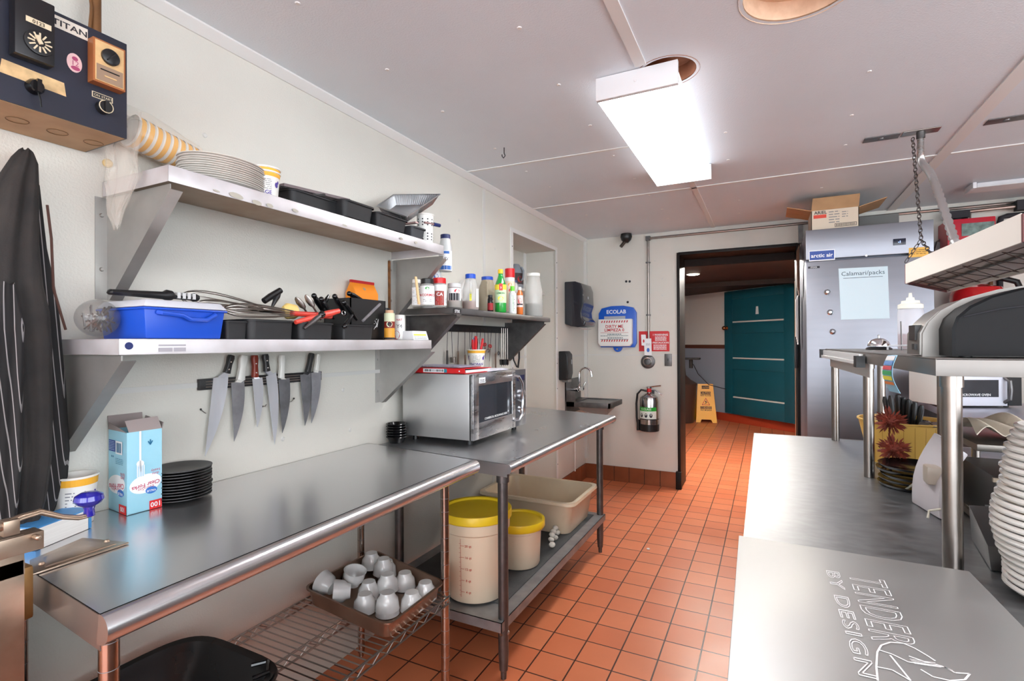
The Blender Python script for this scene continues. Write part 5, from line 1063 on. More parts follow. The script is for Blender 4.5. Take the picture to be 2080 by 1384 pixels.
# can opener clamped to the table end
def can_opener():
    t = thing('can_opener', 'table-mounted steel can opener with a blue crank knob at the table end', 'can opener', (.33, .50, Z1))
    S_ = mat('worn_opener_steel', (186, 168, 150), .34, .9, noise=.4, nscale=12, col2=(130, 96, 70))
    z = Z1+.001; pl = [A(u, v, z=z) for u, v in ((262, 1105), (168, 1096), (60, 1142), (62, 1172))]
    mb = MB(); mb.hexa(pl, [q+V((0, 0, .004)) for q in pl]); mb.hexa([q.lerp((pl[0]+pl[2])/2, .25)+V((0, 0, .004)) for q in pl], [q.lerp((pl[0]+pl[2])/2, .32)+V((0, 0, .007)) for q in pl]); obj('base_plate', mb, S_, t, bev=.001)
    mb = MB(); c = A(217, 1104, z=z); mb.lathe([(.006, .004), (.004, .008)], c, 12); c = A(85, 1150, z=z); mb.lathe([(.006, .004), (.004, .008)], c, 12); obj('screw', mb, S_, t)
    X = .36
    def q(u, v, x=X): return A(u, v, x=x)
    a, b = q(24, 1155), q(60, 1250); mb = MB(); mb.box(X-.03, X+.02, a.y, b.y, b.z, a.z+.0); obj('clamp', mb, mat('brass_brown_clamp', (150, 112, 66), .45, .6, noise=.4, nscale=10), t, bev=.006)
    mb = MB(); lo, hi = q(0, 1235, .42), q(50, 1090, .42); mb.box(.40, .43, lo.y-.09, q(45, 1100, .42).y, .70, q(0, 1095, .42).z); mb.box(.395, .435, lo.y-.08, q(82, 1085, .42).y, q(50, 1120, .42).z, q(50, 1083, .42).z); mb.box(.395, .43, q(0, 1140, .42).y-.02, q(46, 1140, .42).y, q(30, 1170, .42).z, q(30, 1138, .42).z); mb.lathe([(.005, 0), (.005, .015), (.003, .018)], q(70, 1090, .435), 10, ax=(1, 0, 0)); obj('column', mb, S_, t, bev=.003)
    mb = MB(); pts = [A(-40, 1075, x=.44), A(5, 1070, x=.44), A(40, 1052, x=.43), A(80, 1040, x=.42), A(125, 1050, x=.40), A(160, 1052, x=.39), A(185, 1046, x=.385)]; mb.tube(pts, .006, 10, rs=[.009, .009, .0065, .006, .0055, .0055, .005]); mb.box(.425, .45, A(2, 1065, x=.44).y, A(36, 1065, x=.44).y, A(20, 1086, x=.44).z, A(20, 1056, x=.44).z); obj('crank_arm', mb, CHROME if False else S_, t, bev=.001)
    k0 = A(181, 1048, x=.385); mb = MB(); mb.lathe([(.010, 0), (.009, .014), (.011, .020), (.021, .026), (.026, .034), (.024, .043), (.014, .049), (.001, .050)], k0, 28); obj('knob', mb, mat('gloss_blue_knob', (36, 34, 150), .15, coat=.6), t)
can_opener()
# cabinet end before the table; unseen length added to block window light
mb = MB(); mb.box(.02, .392, -.55, A(38, 1200, x=.392).y, 0, .80); tag(obj('steel_cabinet', mb, mat('copper_tinted_steel', (190, 156, 132), .3, .9, noise=.3, nscale=5), bev=.008), 'copper-tinted steel cabinet end standing below the can opener', 'cabinet')
# blue and white paper box
def towel_box():
    z = Z1+.001; t = thing('napkin_pack', 'blue-ended pack of white paper towels behind the can opener', 'paper pack', (.23, .60, z))
    a, b = A(186, 1072, z=z), A(75, 1118, z=z); d = (b-a); n = V((d.y, -d.x, 0)).normalized(); n = n if n.x < 0 else -n
    H = A(186, 1034, x=a.x).z-z; W = .07; q = [a, b, b+n*W, a+n*W]
    for k in q: k.x = max(k.x, .02)
    mb = MB(); mb.hexa([p.lerp((a+b)/2, .12) for p in q], [p.lerp((a+b)/2, .12)+V((0, 0, H)) for p in q]); obj('towels', mb, mat('ribbed_white_paper', (240, 238, 234), .85, noise=.12, nscale=4, stretch=(1, 1, 60)), t)
    mb = MB(); 
    def seg(s0, s1, z0, z1): aa = a.lerp(b, s0); bb = a.lerp(b, s1); mb.hexa([aa, bb, bb+n*W, aa+n*W], [p+V((0, 0, 0)) for p in (aa+V((0, 0, z1)), bb+V((0, 0, z1)), bb+n*W+V((0, 0, z1)), aa+n*W+V((0, 0, z1)))])
    seg(-.0, .07, 0, H); seg(.93, 1.02, 0, H*.6); mb.hexa([p+V((0, 0, H)) for p in q], [p+V((0, 0, H+.003)) for p in q]); obj('wrapper', mb, mat('wrapper_blue', (70, 140, 200), .5), t)
towel_box()
# ------------------------------------------------------------------ under table one: sheet pan of cups, roasting pan
def sheet_pan():
    z = WZ+.006; zr = z+.06; c = [A(u, v, z=zr) for u, v in ((588, 1186), (790, 1272), (912, 1182), (742, 1112))]
    cen = sum(c, V())/4; t = thing('sheet_pan', 'deep brown-stained steel pan full of cups on the wire shelf', 'pan', (cen.x, cen.y, z)); S_ = mat('burnt_steel_pan', (158, 130, 112), .35, .85, noise=.45, nscale=6, col2=(80, 62, 52))
    for k in c: k.x = max(k.x, .09)
    c[2].x -= .012; c[2].y -= .004
    def rr(sc, zz, n=5):
        out = []
        for i in range(4):
            p = c[i]; a = c[i-1]; b = c[(i+1) % 4]
            for k in range(n+1): s = k/n; q = (p+(a-p)*.10*(1-s)**2+(b-p)*.10*s**2); out.append(V((cen.x+(q.x-cen.x)*sc, cen.y+(q.y-cen.y)*sc, zz)))
        return out
    mb = MB(); mb.loft([rr(.91, z), rr(.955, zr-.004), rr(.96, zr), rr(1.0, zr), rr(1.0, zr-.005)], 0, True, False); mb.loft([rr(.95, zr-.003), rr(.90, z+.003)], 0, False, True); obj('pan_body', mb, S_, t)
    return c, cen, z+.0045
pc_, cen, pz = sheet_pan()
CUP = mat('white_crockery', (214, 212, 210), .18, noise=.08, nscale=12, coat=.4)
cup = MB(); cup.lathe([(.024, 0), (.0255, .004), (.028, .013), (.037, .024), (.040, .041), (.0418, .057), (.043, .060), (.0405, .060), (.0375, .041), (.0335, .024), (.019, .009)], n=36)
g = 'white bouillon cups in the sheet pan'
cups = [  # foot ring seen in the photograph, height step above the tray, pose
 (681, 1142, 0, 'd'), (739, 1119, 1, 'd'), (785, 1131, 1, 'd'), (787, 1166, 1, 'd'), (833, 1156, 0, 'd'), (869, 1179, 0, 'd'), (787, 1203, 1, 'd'), (837, 1203, 0, 'd'), (749, 1181, 0, 'd'), (741, 1206, 0, 'd'), (716, 1172, 1, 'u'), (664, 1190, 0, 's'), (690, 1202, 0, 's2')]
pos_words = ['leftmost upturned white cup at the back of the sheet pan', 'white cup standing highest at the back of the sheet pan', 'upper of two nested upturned cups at the back right of the pan', 'upturned white cup in the centre of the sheet pan', 'upturned cup at the right end of the back row in the pan', 'upturned cup in the right corner of the sheet pan', 'upper cup of the pair nearest the front corner of the pan', 'upturned cup right of the front corner pair in the pan', 'small upturned cup left of the pan centre', 'upturned cup in the front row of the pan, third from the right', 'cup lying open side up in the middle left of the pan', 'cup tipped on its side at the left end of the pan', 'cup leaning on its side against the front wall of the pan']
first = None
r_ = random.Random(2)
for k, (u, v, lift, mode) in enumerate(cups):
    top = pz+.061+lift*.016; p = A(u, v, z=top if mode != 'u' else top)
    if mode == 'd': M = Matrix.Translation((p.x, p.y, top)) @ Matrix.Rotation(PI, 4, 'X') @ Matrix.Rotation(r_.uniform(0, 3), 4, 'Z')
    elif mode == 'u': M = Matrix.Translation((p.x, p.y, top-.03)) @ Matrix.Rotation(.25, 4, 'Y')
    elif mode == 's': M = Matrix.Translation((p.x+.02, p.y+.01, pz+.050)) @ Matrix.Rotation(-1.3, 4, 'Y') @ Matrix.Rotation(.0, 4, 'Z')
    else: M = Matrix.Translation((p.x+.02, p.y+.035, pz+.052)) @ Matrix.Rotation(.7, 4, 'Z') @ Matrix.Rotation(-1.5, 4, 'Y')
    if first is None: first = tag(obj('bouillon_cup', cup, CUP, base=(0, 0, 0)), None, 'cup', g); o = first
    else: o = first.copy(); COL.objects.link(o)
    if mode == 'd':
        s_ = max(0, min(1, (p.y-pc_[1].y)/(pc_[2].y-pc_[1].y))); xr = pc_[1].x+(pc_[2].x-pc_[1].x)*s_; M.translation.x = min(max(M.translation.x, .14), xr-.062)
        s_ = max(0, min(1, (M.translation.x-pc_[0].x)/(pc_[1].x-pc_[0].x))); M.translation.y = max(M.translation.y, pc_[0].y+(pc_[1].y-pc_[0].y)*s_+.062)
        s_ = max(0, min(1, (M.translation.x-pc_[3].x)/(pc_[2].x-pc_[3].x))); M.translation.y = min(M.translation.y, pc_[3].y+(pc_[2].y-pc_[3].y)*s_-.062)
    o['label'] = pos_words[k]; o.matrix_world = M
for k, (u, v) in enumerate(((787, 1203), (785, 1131))):   # lower cups of the nested pairs
    top = pz+.061; p = A(u, v, z=pz+.061+.016); o = first.copy(); COL.objects.link(o); o.matrix_world = Matrix.Translation((p.x, p.y, top)) @ Matrix.Rotation(PI, 4, 'X'); o['label'] = ('lower cup of the pair nearest the front corner of the pan', 'lower of two nested upturned cups at the back right of the pan')[k]
# black roasting pan
def roaster():
    zt = .50; z0 = WZ+.006; cx, cy = .312, .71; a, b = .22, .25
    t = thing('roasting_pan', 'big black rounded roasting pan at the near end of the wire shelf', 'pan', (cx, cy, z0))
    def ring(s, z, e=.45, n=48):
        out = []
        for i in range(n):
            th = 2*PI*i/n; c_, s_ = math.cos(th), math.sin(th); out.append(V((cx+a*s*math.copysign(abs(c_)**e, c_), cy+b*s*math.copysign(abs(s_)**e, s_), z)))
        return out
    mb = MB(); mb.loft([ring(.70, z0), ring(.86, zt-.02), ring(.90, zt-.004), ring(.99, zt), ring(1.0, zt-.006)], 0, True, False); mb.loft([ring(.97, zt+.003), ring(.90, zt-.001), ring(.85, zt-.02), ring(.66, z0+.03), ring(.3, z0+.026)], 0, False, True)
    obj('pan_body', mb, mat('seasoned_black_steel', (44, 42, 42), .25, .5, noise=.3, nscale=4, rvar=.08), t)
    mb = MB(); mb.tube([(.46, .88, zt), (.48, .91, zt+.004), (.44, .94, zt+.004), (.41, .915, zt)], .006, 8); obj('handle', mb, BLKG, t)
roaster()
# ------------------------------------------------------------------ under table two: dough buckets, tub, mushrooms
DOUGH = mat('translucent_bucket', (232, 216, 190), .35, noise=.12, nscale=5, col2=(214, 180, 150))
def bucket(label, c, r, h, marks, lidr, lid_lift=0):
    t = thing('storage_bucket', label, 'bucket', c)
    mb = MB(); mb.lathe([(r*.88, 0), (r*.92, .01), (r*.98, h*.78), (r*1.04, h*.80), (r*1.05, h-.012)], n=40); obj('bucket_body', mb, DOUGH, t, local=True)
    mb = MB(); R = lidr; mb.lathe([(R*.98, h-.03), (R, h-.026), (R, h+.004), (R*.985, h+.008), (R*.90, h+.007), (R*.86, h-.002), (R*.3, h-.003), (.001, h-.003)], n=48, cap0=False); obj('lid', mb, YEL, t, local=True)
    if marks:
        a0 = face_cam(c)-.35; d = roundd((0, 0, 0), lambda z: r*.925+(r*.06)*z/(h*.78)+.0005, a0); d.rect(-.0008-.02, h*.08, .0008-.02, h*.76, 0)
        for k, s in enumerate(('4', '8', '12', '16', '20')): z = h*(.14+.135*k); d.rect(-.02, z, -.003, z+.0018, 0); d.text(s+' qt', .014, .014, z-.004, 0, bold=True)
        for k in range(12): z = h*(.1+.055*k); d.rect(-.028, z, -.02, z+.0012, 0)
        obj('measure_marks', d.mb, mat('faded_red_print', (190, 90, 70), .6), t, local=True)
    return t
bucket('tall translucent bucket of dough with a yellow lid, red measure marks', (.475, 1.985, US+.008), .145, A(918, 1035, x=.36).z-US-.0+.02 if False else .365, True, .160)
bucket('shorter round bucket with a yellow lid behind the tall one', (.515, 2.335, US+.008), .118, .215, False, .135)
def bus_tub():
    z = US+.008; t = thing('bus_tub', 'long cream plastic tub at the far end of the undershelf', 'tub', (.35, 2.97, z)); x0, x1, y0, y1, h = .06, .648, 2.745, 3.20, .19
    def rr(g_, zz, r=.05, n=5):
        a, b, c, d = x0-g_, x1+g_, y0-g_, y1+g_; out = []
        for cx, cy, a0 in ((b-r, d-r, 0), (a+r, d-r, PI/2), (a+r, c+r, PI), (b-r, c+r, 1.5*PI)):
            for i in range(n+1): th = a0+PI/2*i/n; out.append(V((cx+r*math.cos(th), cy+r*math.sin(th), zz)))
        return out
    mb = MB(); mb.loft([rr(-.03, z), rr(-.003, z+h-.01), rr(0, z+h), rr(.018, z+h), rr(.020, z+h-.014)], 0, True, False); mb.loft([rr(.018, z+h+.003), rr(-.004, z+h+.003), rr(-.034, z+.004)], 0, False, True); mb.loft([rr(.018, z+h+.003), rr(.018, z+h)], 0, False, False)
    obj('tub_body', mb, mat('cream_tub_plastic', (226, 208, 180), .4, noise=.2, nscale=6, col2=(180, 150, 120)), t)
bus_tub()
MUSH = mat('mushroom_white', (232, 226, 216), .6, noise=.15, nscale=40); mu = MB(); mu.ball((0, 0, .014), .018, 16, 9, sz=.72); mu.lathe([(.006, -.0), (.007, .012)], (0, 0, 0), 10)
first = None
for k, (u, v, lab) in enumerate(((1122, 1108, 'frontmost white mushroom on the mat by the shorter bucket'), (1128, 1094, 'white mushroom just behind the frontmost one'), (1120, 1088, 'white mushroom leaning on the yellow-lidded bucket'), (1133, 1084, 'white mushroom nearest the cream tub'), (1124, 1080, 'white mushroom at the back of the little heap'), (1118, 1098, 'white mushroom tucked at the foot of the shorter bucket'), (1127, 1074, 'topmost white mushroom of the little heap'))):
    z = US+.010+(.018 if k in (2, 4) else .03 if k == 6 else 0); p = A(u, v, z=z+.01)
    if first is None: first = tag(obj('mushroom', mu, MUSH, base=(0, 0, 0)), lab, 'mushroom', 'mushrooms on the undershelf mat'); o = first
    else: o = first.copy(); COL.objects.link(o); o['label'] = lab
    o.location = (p.x, p.y, z); o.rotation_euler = (random.uniform(-.6, .6), random.uniform(-.6, .6), k); o.location.x = min(o.location.x, .672)
# ------------------------------------------------------------------ far corner: dispensers, hand sink
def W0(u, v, x=0.): return A(u, v, x=x)
def FW(u, v, y=YF): return A(u, v, y=y)
def towel_dispenser():
    a = W0(1147, 572); y0, y1 = 4.37, 4.68; z0, z1 = 1.50, 1.915
    t = thing('towel_dispenser', 'large black paper towel dispenser on the wall above the hand sink', 'towel dispenser', (.1, (y0+y1)/2, z0))
    prof = [(.001, z0+.03), (.001, z1), (.10, z1), (.155, z1-.02), (.175, z1-.08), (.18, z0+.20), (.16, z0+.14), (.165, z0+.09), (.20, z0+.05), (.19, z0+.01), (.12, z0), (.06, z0+.01)]
    mb = MB(); mb.prism(prof, lambda x, z, y: V((x, y, z)), y0, y1); obj('housing', mb, mat('smoky_blue_black_plastic', (28, 32, 42), .22, coat=.4), t, bev=.012, seg=3)
    mb = MB(); mb.lathe([(.014, 0), (.012, .003)], (.1795, (y0+y1)/2-.02, z0+.27), 20, ax=(1, 0, 0)); obj('lock_button', mb, mat('grey_lock', (150, 154, 160), .3), t)
    mb = MB(); mb.sheet(lambda u, v: (.10+.08*u, y0+.06+.22*v, z0-.012-.03*u*(1-u)*math.sin(v*9)**2), 6, 20, .001); obj('paper_edge', mb, PAPER, t)
towel_dispenser()
def soap():
    y0, y1, z0, z1 = 4.215, 4.345, 1.03, 1.285; t = thing('soap_dispenser', 'small black soap dispenser on the wall between the recess and the hand sink', 'soap dispenser', (.05, (y0+y1)/2, z0))
    mb = MB(); mb.prism([(.001, z0), (.001, z1), (.06, z1), (.085, z1-.03), (.09, z0+.06), (.075, z0)], lambda x, z, y: V((x, y, z)), y0, y1); obj('housing', mb, BLK, t, bev=.01, seg=3)
    mb = MB(); mb.box(.089, .091, y1-.05, y1-.025, z0+.14, z0+.18); obj('badge', mb, mat('grey_lock', (150, 154, 160), .3), t)
    mb = MB(); mb.box(.03, .08, y0+.02, y1-.02, z0-.018, z0+.002); obj('nozzle', mb, mat('smoky_grey', (110, 108, 106), .3), t)
soap()
def sink():
    y0, y1, zr = 4.37, 4.78, .825; x1 = .42
    t = thing('hand_sink', 'small stainless wall-hung hand sink with a gooseneck faucet below the black dispensers', 'sink', (.2, (y0+y1)/2, zr-.12))
    mb = MB(); mb.box(.001, .012, y0, y1, zr-.12, zr+.20)
    for b_ in ((.012, x1, y0, y0+.02), (.012, x1, y1-.02, y1), (x1-.02, x1, y0, y1), (.012, .09, y0, y1)): mb.box(*b_, zr-.045, zr)
    mb.box(.001, .012, y0, y0+.004, zr, zr+.2); mb.box(.012, .10, y0-.0, y0+.003, zr-.0, zr+.10); obj('rim', mb, STEELD, t, bev=.004)
    mb = MB(); mb.hexa([(.13, y0+.06, zr-.08), (x1-.06, y0+.06, zr-.12), (x1-.06, y1-.06, zr-.08), (.13, y1-.06, zr-.12)], [(.09, y0+.02, zr-.012), (x1-.02, y0+.02, zr-.012), (x1-.02, y1-.02, zr-.012), (.09, y1-.02, zr-.012)]); obj('basin', mb, mat('basin_grey_steel', (150, 148, 146), .5, .5), t)
    mb = MB(); yc = (y0+y1)/2
    for dy in (-.075, .075): mb.cyl((.012, yc+dy, zr+.10), (.075, yc+dy, zr+.10), .016); mb.cyl((.075, yc+dy, zr+.10), (.085, yc+dy, zr+.10), .022); mb.tube([(.08, yc+dy, zr+.10), (.085, yc+dy, zr+.13), (.10, yc+dy*1.1, zr+.16)], .007, 8)
    mb.box(.05, .085, yc-.09, yc+.09, zr+.085, zr+.115); obj('mixer_body', mb, CHROME, t, bev=.004)
    mb = MB(); pts = [(.068, yc, zr+.11), (.068, yc, zr+.24)]+[(.068+.06-.06*math.cos(k*PI/8), yc, zr+.24+.06*math.sin(k*PI/8)) for k in range(1, 8)]+[(.190, yc, zr+.22)]; mb.tube(pts, .009, 10); obj('spout', mb, CHROME, t)
    mb = MB(); x, y = .22, yc+.10; mb.tube([(x, y, zr-.11), (x, y, .66), (x, y, .60)]+[(x-.04+.04*math.cos(k*PI/6), y-.0-.03*k/6, .60-.04*math.sin(k*PI/6)) for k in range(1, 6)]+[(x-.085, y-.04, .62), (x-.10, y-.05, .64), (x-.16, y-.06, .66), (.0, y-.08, .67)], .019, 12); mb.cyl((x, y, .70), (x, y, .74), .026); mb.cyl((x, y, .595), (x, y, .63), .025); mb.cyl((x-.085, y-.04, .615), (x-.085, y-.04, .645), .024); obj('drain_trap', mb, WHT, t)
    mb = MB(); mb.tube([(.03, y-.12, .62), (.03, y-.12, .45), (.025, y-.11, .2), (.025, y-.11, .15)], .006, 8); obj('supply_hose', mb, WHT, t)
sink()
# ------------------------------------------------------------------ first-aid style holder on the far wall
def holder():
    x0, x1 = FW(1218, 640).x, FW(1294, 640).x; z1, z0 = FW(1256, 622).z, FW(1256, 712).z; xm = (x0+x1)/2; w_ = x1-x0; y = YF-.002
    t = thing('wall_holder', 'blue wall holder with a white printed cover on the far wall', 'wall holder', (xm, y, z0))
    pts = [(x0+.02, z0+.03), (x0, z0+.07), (x0, z1-.07), (x0+.03, z1-.02), (xm-.06, z1), (xm+.06, z1), (x1-.03, z1-.02), (x1, z1-.07), (x1, z0+.07), (x1-.02, z0+.03)]
    mb = MB(); mb.prism(pts, lambda a, b, c: V((a, c, b)), y-.03, y); mb.lathe([(.045, 0), (.045, .018)], (xm, y, z0+.03), 24, ax=(0, -1, 0)); obj('backplate', mb, mat('holder_blue', (30, 92, 196), .35), t, bev=.004)
    cx1 = x1-.03; c0 = z0+.04; c1 = z0+(z1-z0)*.70
    mb = MB(); mb.prism([(x0+.03, c0), (x0+.008, c0+.03), (x0+.008, c1), (cx1, c1), (cx1, c0+.03), (cx1-.025, c0)], lambda a, b, c: V((a, c, b)), y-.085, y-.03); obj('cover', mb, WHT, t, bev=.010, seg=3)
    mb = MB(); mb.lathe([(.009, 0), (.009, .02)], (xm, y-.018, z0+.012), 12, ax=(0, -1, 0)); obj('lock', mb, CHROME, t)
    d = flat((xm, y-.03, 0), (1, 0, 0), (0, 0, 1)); d.text('ECOLAB', .052, -.01, z1-.075, 0, bold=True); d.rect(-.13, c1-.0, .08, c1+.030, 1); obj('lettering', d.mb, [PAPER, mat('pale_grey_slot', (170, 172, 180), .4)], t)
    d = flat(((x0+cx1)/2, y-.085, 0), (1, 0, 0), (0, 0, 1)); W = cx1-x0
    for zz in (c1-.035, c0+.045):
        for k in range(11): u = -W*.38+k*W*.072; d.poly([(u, zz), (u+.011, zz), (u+.018, zz+.020), (u+.007, zz+.020)], 0)
    d.text('DIRTY ME', .040, 0, c1-.085, 0, bold=True); d.text('LIMPIEZA 0', .040, 0, c1-.120, 0, bold=True); d.rect(-W*.4, c1-.134, W*.4, c1-.131, 0)
    d.lines(-W*.2, W*.2, c1-.152, 1, .01, 1, .9); d.lines(-W*.4, W*.4, c1-.165, 1, .01, 1, .6); d.lines(-W*.2, W*.25, c1-.187, 1, .01, 1, .9); d.lines(-W*.4, W*.4, c1-.200, 1, .01, 1, .6); obj('cover_print', d.mb, [REDI, mat('ink_teal_grey', (110, 126, 130), .7)], t)
holder()
# red warning sign
x0, x1, z0, z1 = FW(1298, 690).x, FW(1360, 690).x, FW(1330, 714).z, FW(1330, 673).z; y = YF-.002; t = thing('warning_sign', 'red bilingual warning sign on the far wall behind the pull cable', 'sign', ((x0+x1)/2, y, z0))
mb = MB(); mb.prism([(x0, z0), (x1, z0), (x1, z1-.01), (x1-.012, z1), (x0, z1)], lambda a, b, c: V((a, c, b)), y-.003, y); obj('sign_plate', mb, RED, t)
d = flat(((x0+x1)/2, y-.003, (z0+z1)/2), (1, 0, 0), (0, 0, 1)); d.text('! WARNING', .026, .06, .052, 0, bold=True); d.lines(.01, .115, .040, 5, .009, 0, .5); d.text('! PRECAUCION', .024, .055, -.022, 0, bold=True); d.lines(-.005, .115, -.036, 6, .009, 0, .5); d.rect(-.105, -.03, -.075, .06, 0); d.layer(); d.ell(-.09, .01, .008, .014, 1); obj('lettering', d.mb, [PAPER, RED], t)
# conduit down the far wall and along under the ceiling
xc = FW(1318, 600).x; mb = MB(); zt = CZ-.05; mb.tube([(xc, YF-.02, 1.30), (xc, YF-.02, zt)], .011, 10); mb.tube([(xc-.012, YF-.02, zt-.0), (3.6, YF-.02, CZ-.04)], .011, 10)
mb.box(xc-.02, xc+.02, YF-.04, YF-.002, zt-.02, zt+.02, 1)
for z in (1.62, 2.12): mb.box(xc-.022, xc+.018, YF-.033, YF-.002, z-.006, z+.006, 1)
tag(obj('conduit_pipe', mb, [STEELP, STEELD]), 'thin steel conduit down the far wall by the red sign and along under the ceiling', 'pipe')
p = FW(1316, 735, YF-.01); t = thing('pull_station', 'round steel manual pull fitting at the foot of the far wall conduit', 'pull handle', (p.x, YF, p.z-.06))
mb = MB(); mb.lathe([(.066, 0), (.066, .012), (.05, .02)], (p.x, YF-.001, p.z), 28, ax=(0, -1, 0)); obj('cover_plate', mb, STEELD, t); mb = MB(); mb.ring((p.x, YF-.035, p.z), .036, .006, 24, 8, ax=(.2, -1, 0)); mb.cyl((p.x, YF-.02, p.z+.036), (p.x, YF-.03, p.z+.08), .006); obj('pull_ring', mb, STEELP, t)
for k, (u0, v0, u1, v1, lab) in enumerate(((1309, 688, 1324, 722, 'white inspection tag hanging over the round pull fitting'), (1303, 680, 1312, 702, 'narrow white inspection tag hanging over the red sign'))):
    a = FW(u0, v0, YF-.05-k*.01); b = FW(u1, v1, YF-.05-k*.01); t = thing('inspection_tag', lab, 'tag', (a.x, a.y, b.z)); mb = MB(); mb.hexa([(a.x, a.y, b.z), (b.x, a.y, b.z-.004), (b.x-.004, a.y, a.z), (a.x-.004, a.y, a.z)], [(a.x, a.y+.001, b.z), (b.x, a.y+.001, b.z-.004), (b.x-.004, a.y+.001, a.z), (a.x-.004, a.y+.001, a.z)]); obj('card', mb, PAPER, t)
    d = flat(((a.x+b.x)/2, a.y, (a.z+b.z)/2), (1, 0, 0), (0, 0, 1)); (d.ell(0, -.03, .014, .02, 0, 16), d.lines(-.02, .02, .03, 3, .008, 1)) if k == 0 else d.ell(0, -.01, .008, .016, 2, 12); obj('print', d.mb, [BLUI, GRYI, RED], t)
# light switch
a, b = FW(1350, 719), FW(1365, 744); t = thing('light_switch', 'grey metal light switch plate beside the dark door frame', 'switch', ((a.x+b.x)/2, YF, b.z)); mb = MB(); mb.box(a.x, b.x, YF-.010, YF-.001, b.z, a.z); obj('cover_plate', mb, STEELD, t, bev=.003); mb = MB(); mb.box((a.x+b.x)/2-.004, (a.x+b.x)/2+.004, YF-.022, YF-.009, (a.z+b.z)/2-.01, (a.z+b.z)/2+.012); obj('toggle', mb, BLK, t)
# stainless extinguisher on the far wall
def extinguisher():
    x = FW(1319, 830).x+.02; z0, z1 = .535, .885; y = YF-.10; r = .088; t = thing('fire_extinguisher', 'stainless steel fire extinguisher hung on the far wall left of the doorway', 'fire extinguisher', (x, y, z0))
    mb = MB(); mb.lathe([(r*.9, z0+.04), (r, z0+.05), (r, z1-.07), (r*.9, z1-.035), (r*.55, z1-.01), (.02, z1), (.02, z1+.02)], (x, y, 0), 36); obj('cylinder', mb, mat('extinguisher_steel', (176, 172, 170), .18, 1.), t)
    mb = MB(); mb.lathe([(r*.97, z0), (r*1.01, z0+.004), (r*1.01, z0+.065)], (x, y, 0), 36); mb.lathe([(r*1.01, z0+.11), (r*1.01, z0+.118)], (x, y, 0), 36); obj('base_band', mb, BLK, t)
    d = roundd((x, y, 0), lambda z: r, -PI/2-.15); d.rect(-.085, z1-.16, .10, z1-.125, 0, 14); d.rect(-.085, z1-.24, .10, z1-.16, 1, 14); d.layer(); d.text('K CLASS', .026, .0, z1-.150, 1, bold=True)
    for k in range(3): d.ell(-.045+.045*k, z1-.20, .014, .02, 2, 12)
    d.poly([(-.04, z1-.275), (0, z1-.262), (.04, z1-.275), (0, z1-.288)], 1); obj('label', d.mb, [GREEN, mat('label_grey_green', (214, 224, 216), .5), INK], t)
    mb = MB(); mb.cyl((x, y, z1+.01), (x, y, z1+.045), .022); obj('valve', mb, RED, t); mb = MB(); mb.cyl((x, y, z1+.045), (x, y, z1+.06), .026); mb.tube([(x-.03, y, z1+.055), (x+.03, y, z1+.062), (x+.11, y-.01, z1+.075)], .007, 8); mb.tube([(x, y, z1+.04), (x+.06, y-.01, z1+.03), (x+.12, y-.015, z1-.01)], .007, 8); obj('lever', mb, CHROME, t)
    mb = MB(); mb.tube([(x-.02, y-.01, z1+.02), (x-.07, y-.02, z1+.03), (x-.105, y-.02, z1-.01), (x-.115, y-.02, z1-.1), (x-.112, y-.02, z0+.12), (x-.10, y-.02, z0+.03)], .010, 10); mb.cyl((x-.10, y-.02, z0+.10), (x-.10, y-.02, z0+.0), .014); obj('hose', mb, BLK, t)
    mb = MB(); mb.box(x-.03, x+.03, y+r, YF-.001, z1-.12, z1+.03); obj('wall_bracket', mb, STEELD, t)
extinguisher()
# camera under the ceiling
p = FW(1272, 485, 4.86); t = thing('security_camera', 'small black dome camera under the ceiling in the far corner', 'camera', (p.x, 4.86, CZ-.12)); mb = MB(); mb.lathe([(.05, 0), (.055, -.03), (.045, -.06), (.02, -.085)], (p.x, 4.86, CZ-.001), 24); obj('housing', mb, BLK, t); mb = MB(); mb.cyl((p.x-.01, 4.85, CZ-.075), (p.x-.045, 4.83, CZ-.125), .016); obj('lens_barrel', mb, mat('dark_bronze', (70, 60, 52), .3, .6), t)
# ceiling hook
p = A(1024, 300, z=CZ); mb = MB(); mb.tube([p, p+V((.0, 0, -.03)), p+V((.006, 0, -.045)), p+V((-.004, 0, -.055)), p+V((-.012, 0, -.045)), p+V((-.013, 0, -.035))], .0025, 6); tag(obj('ceiling_hook', mb, INK), 'small dark wire hook screwed into the ceiling', 'hook')
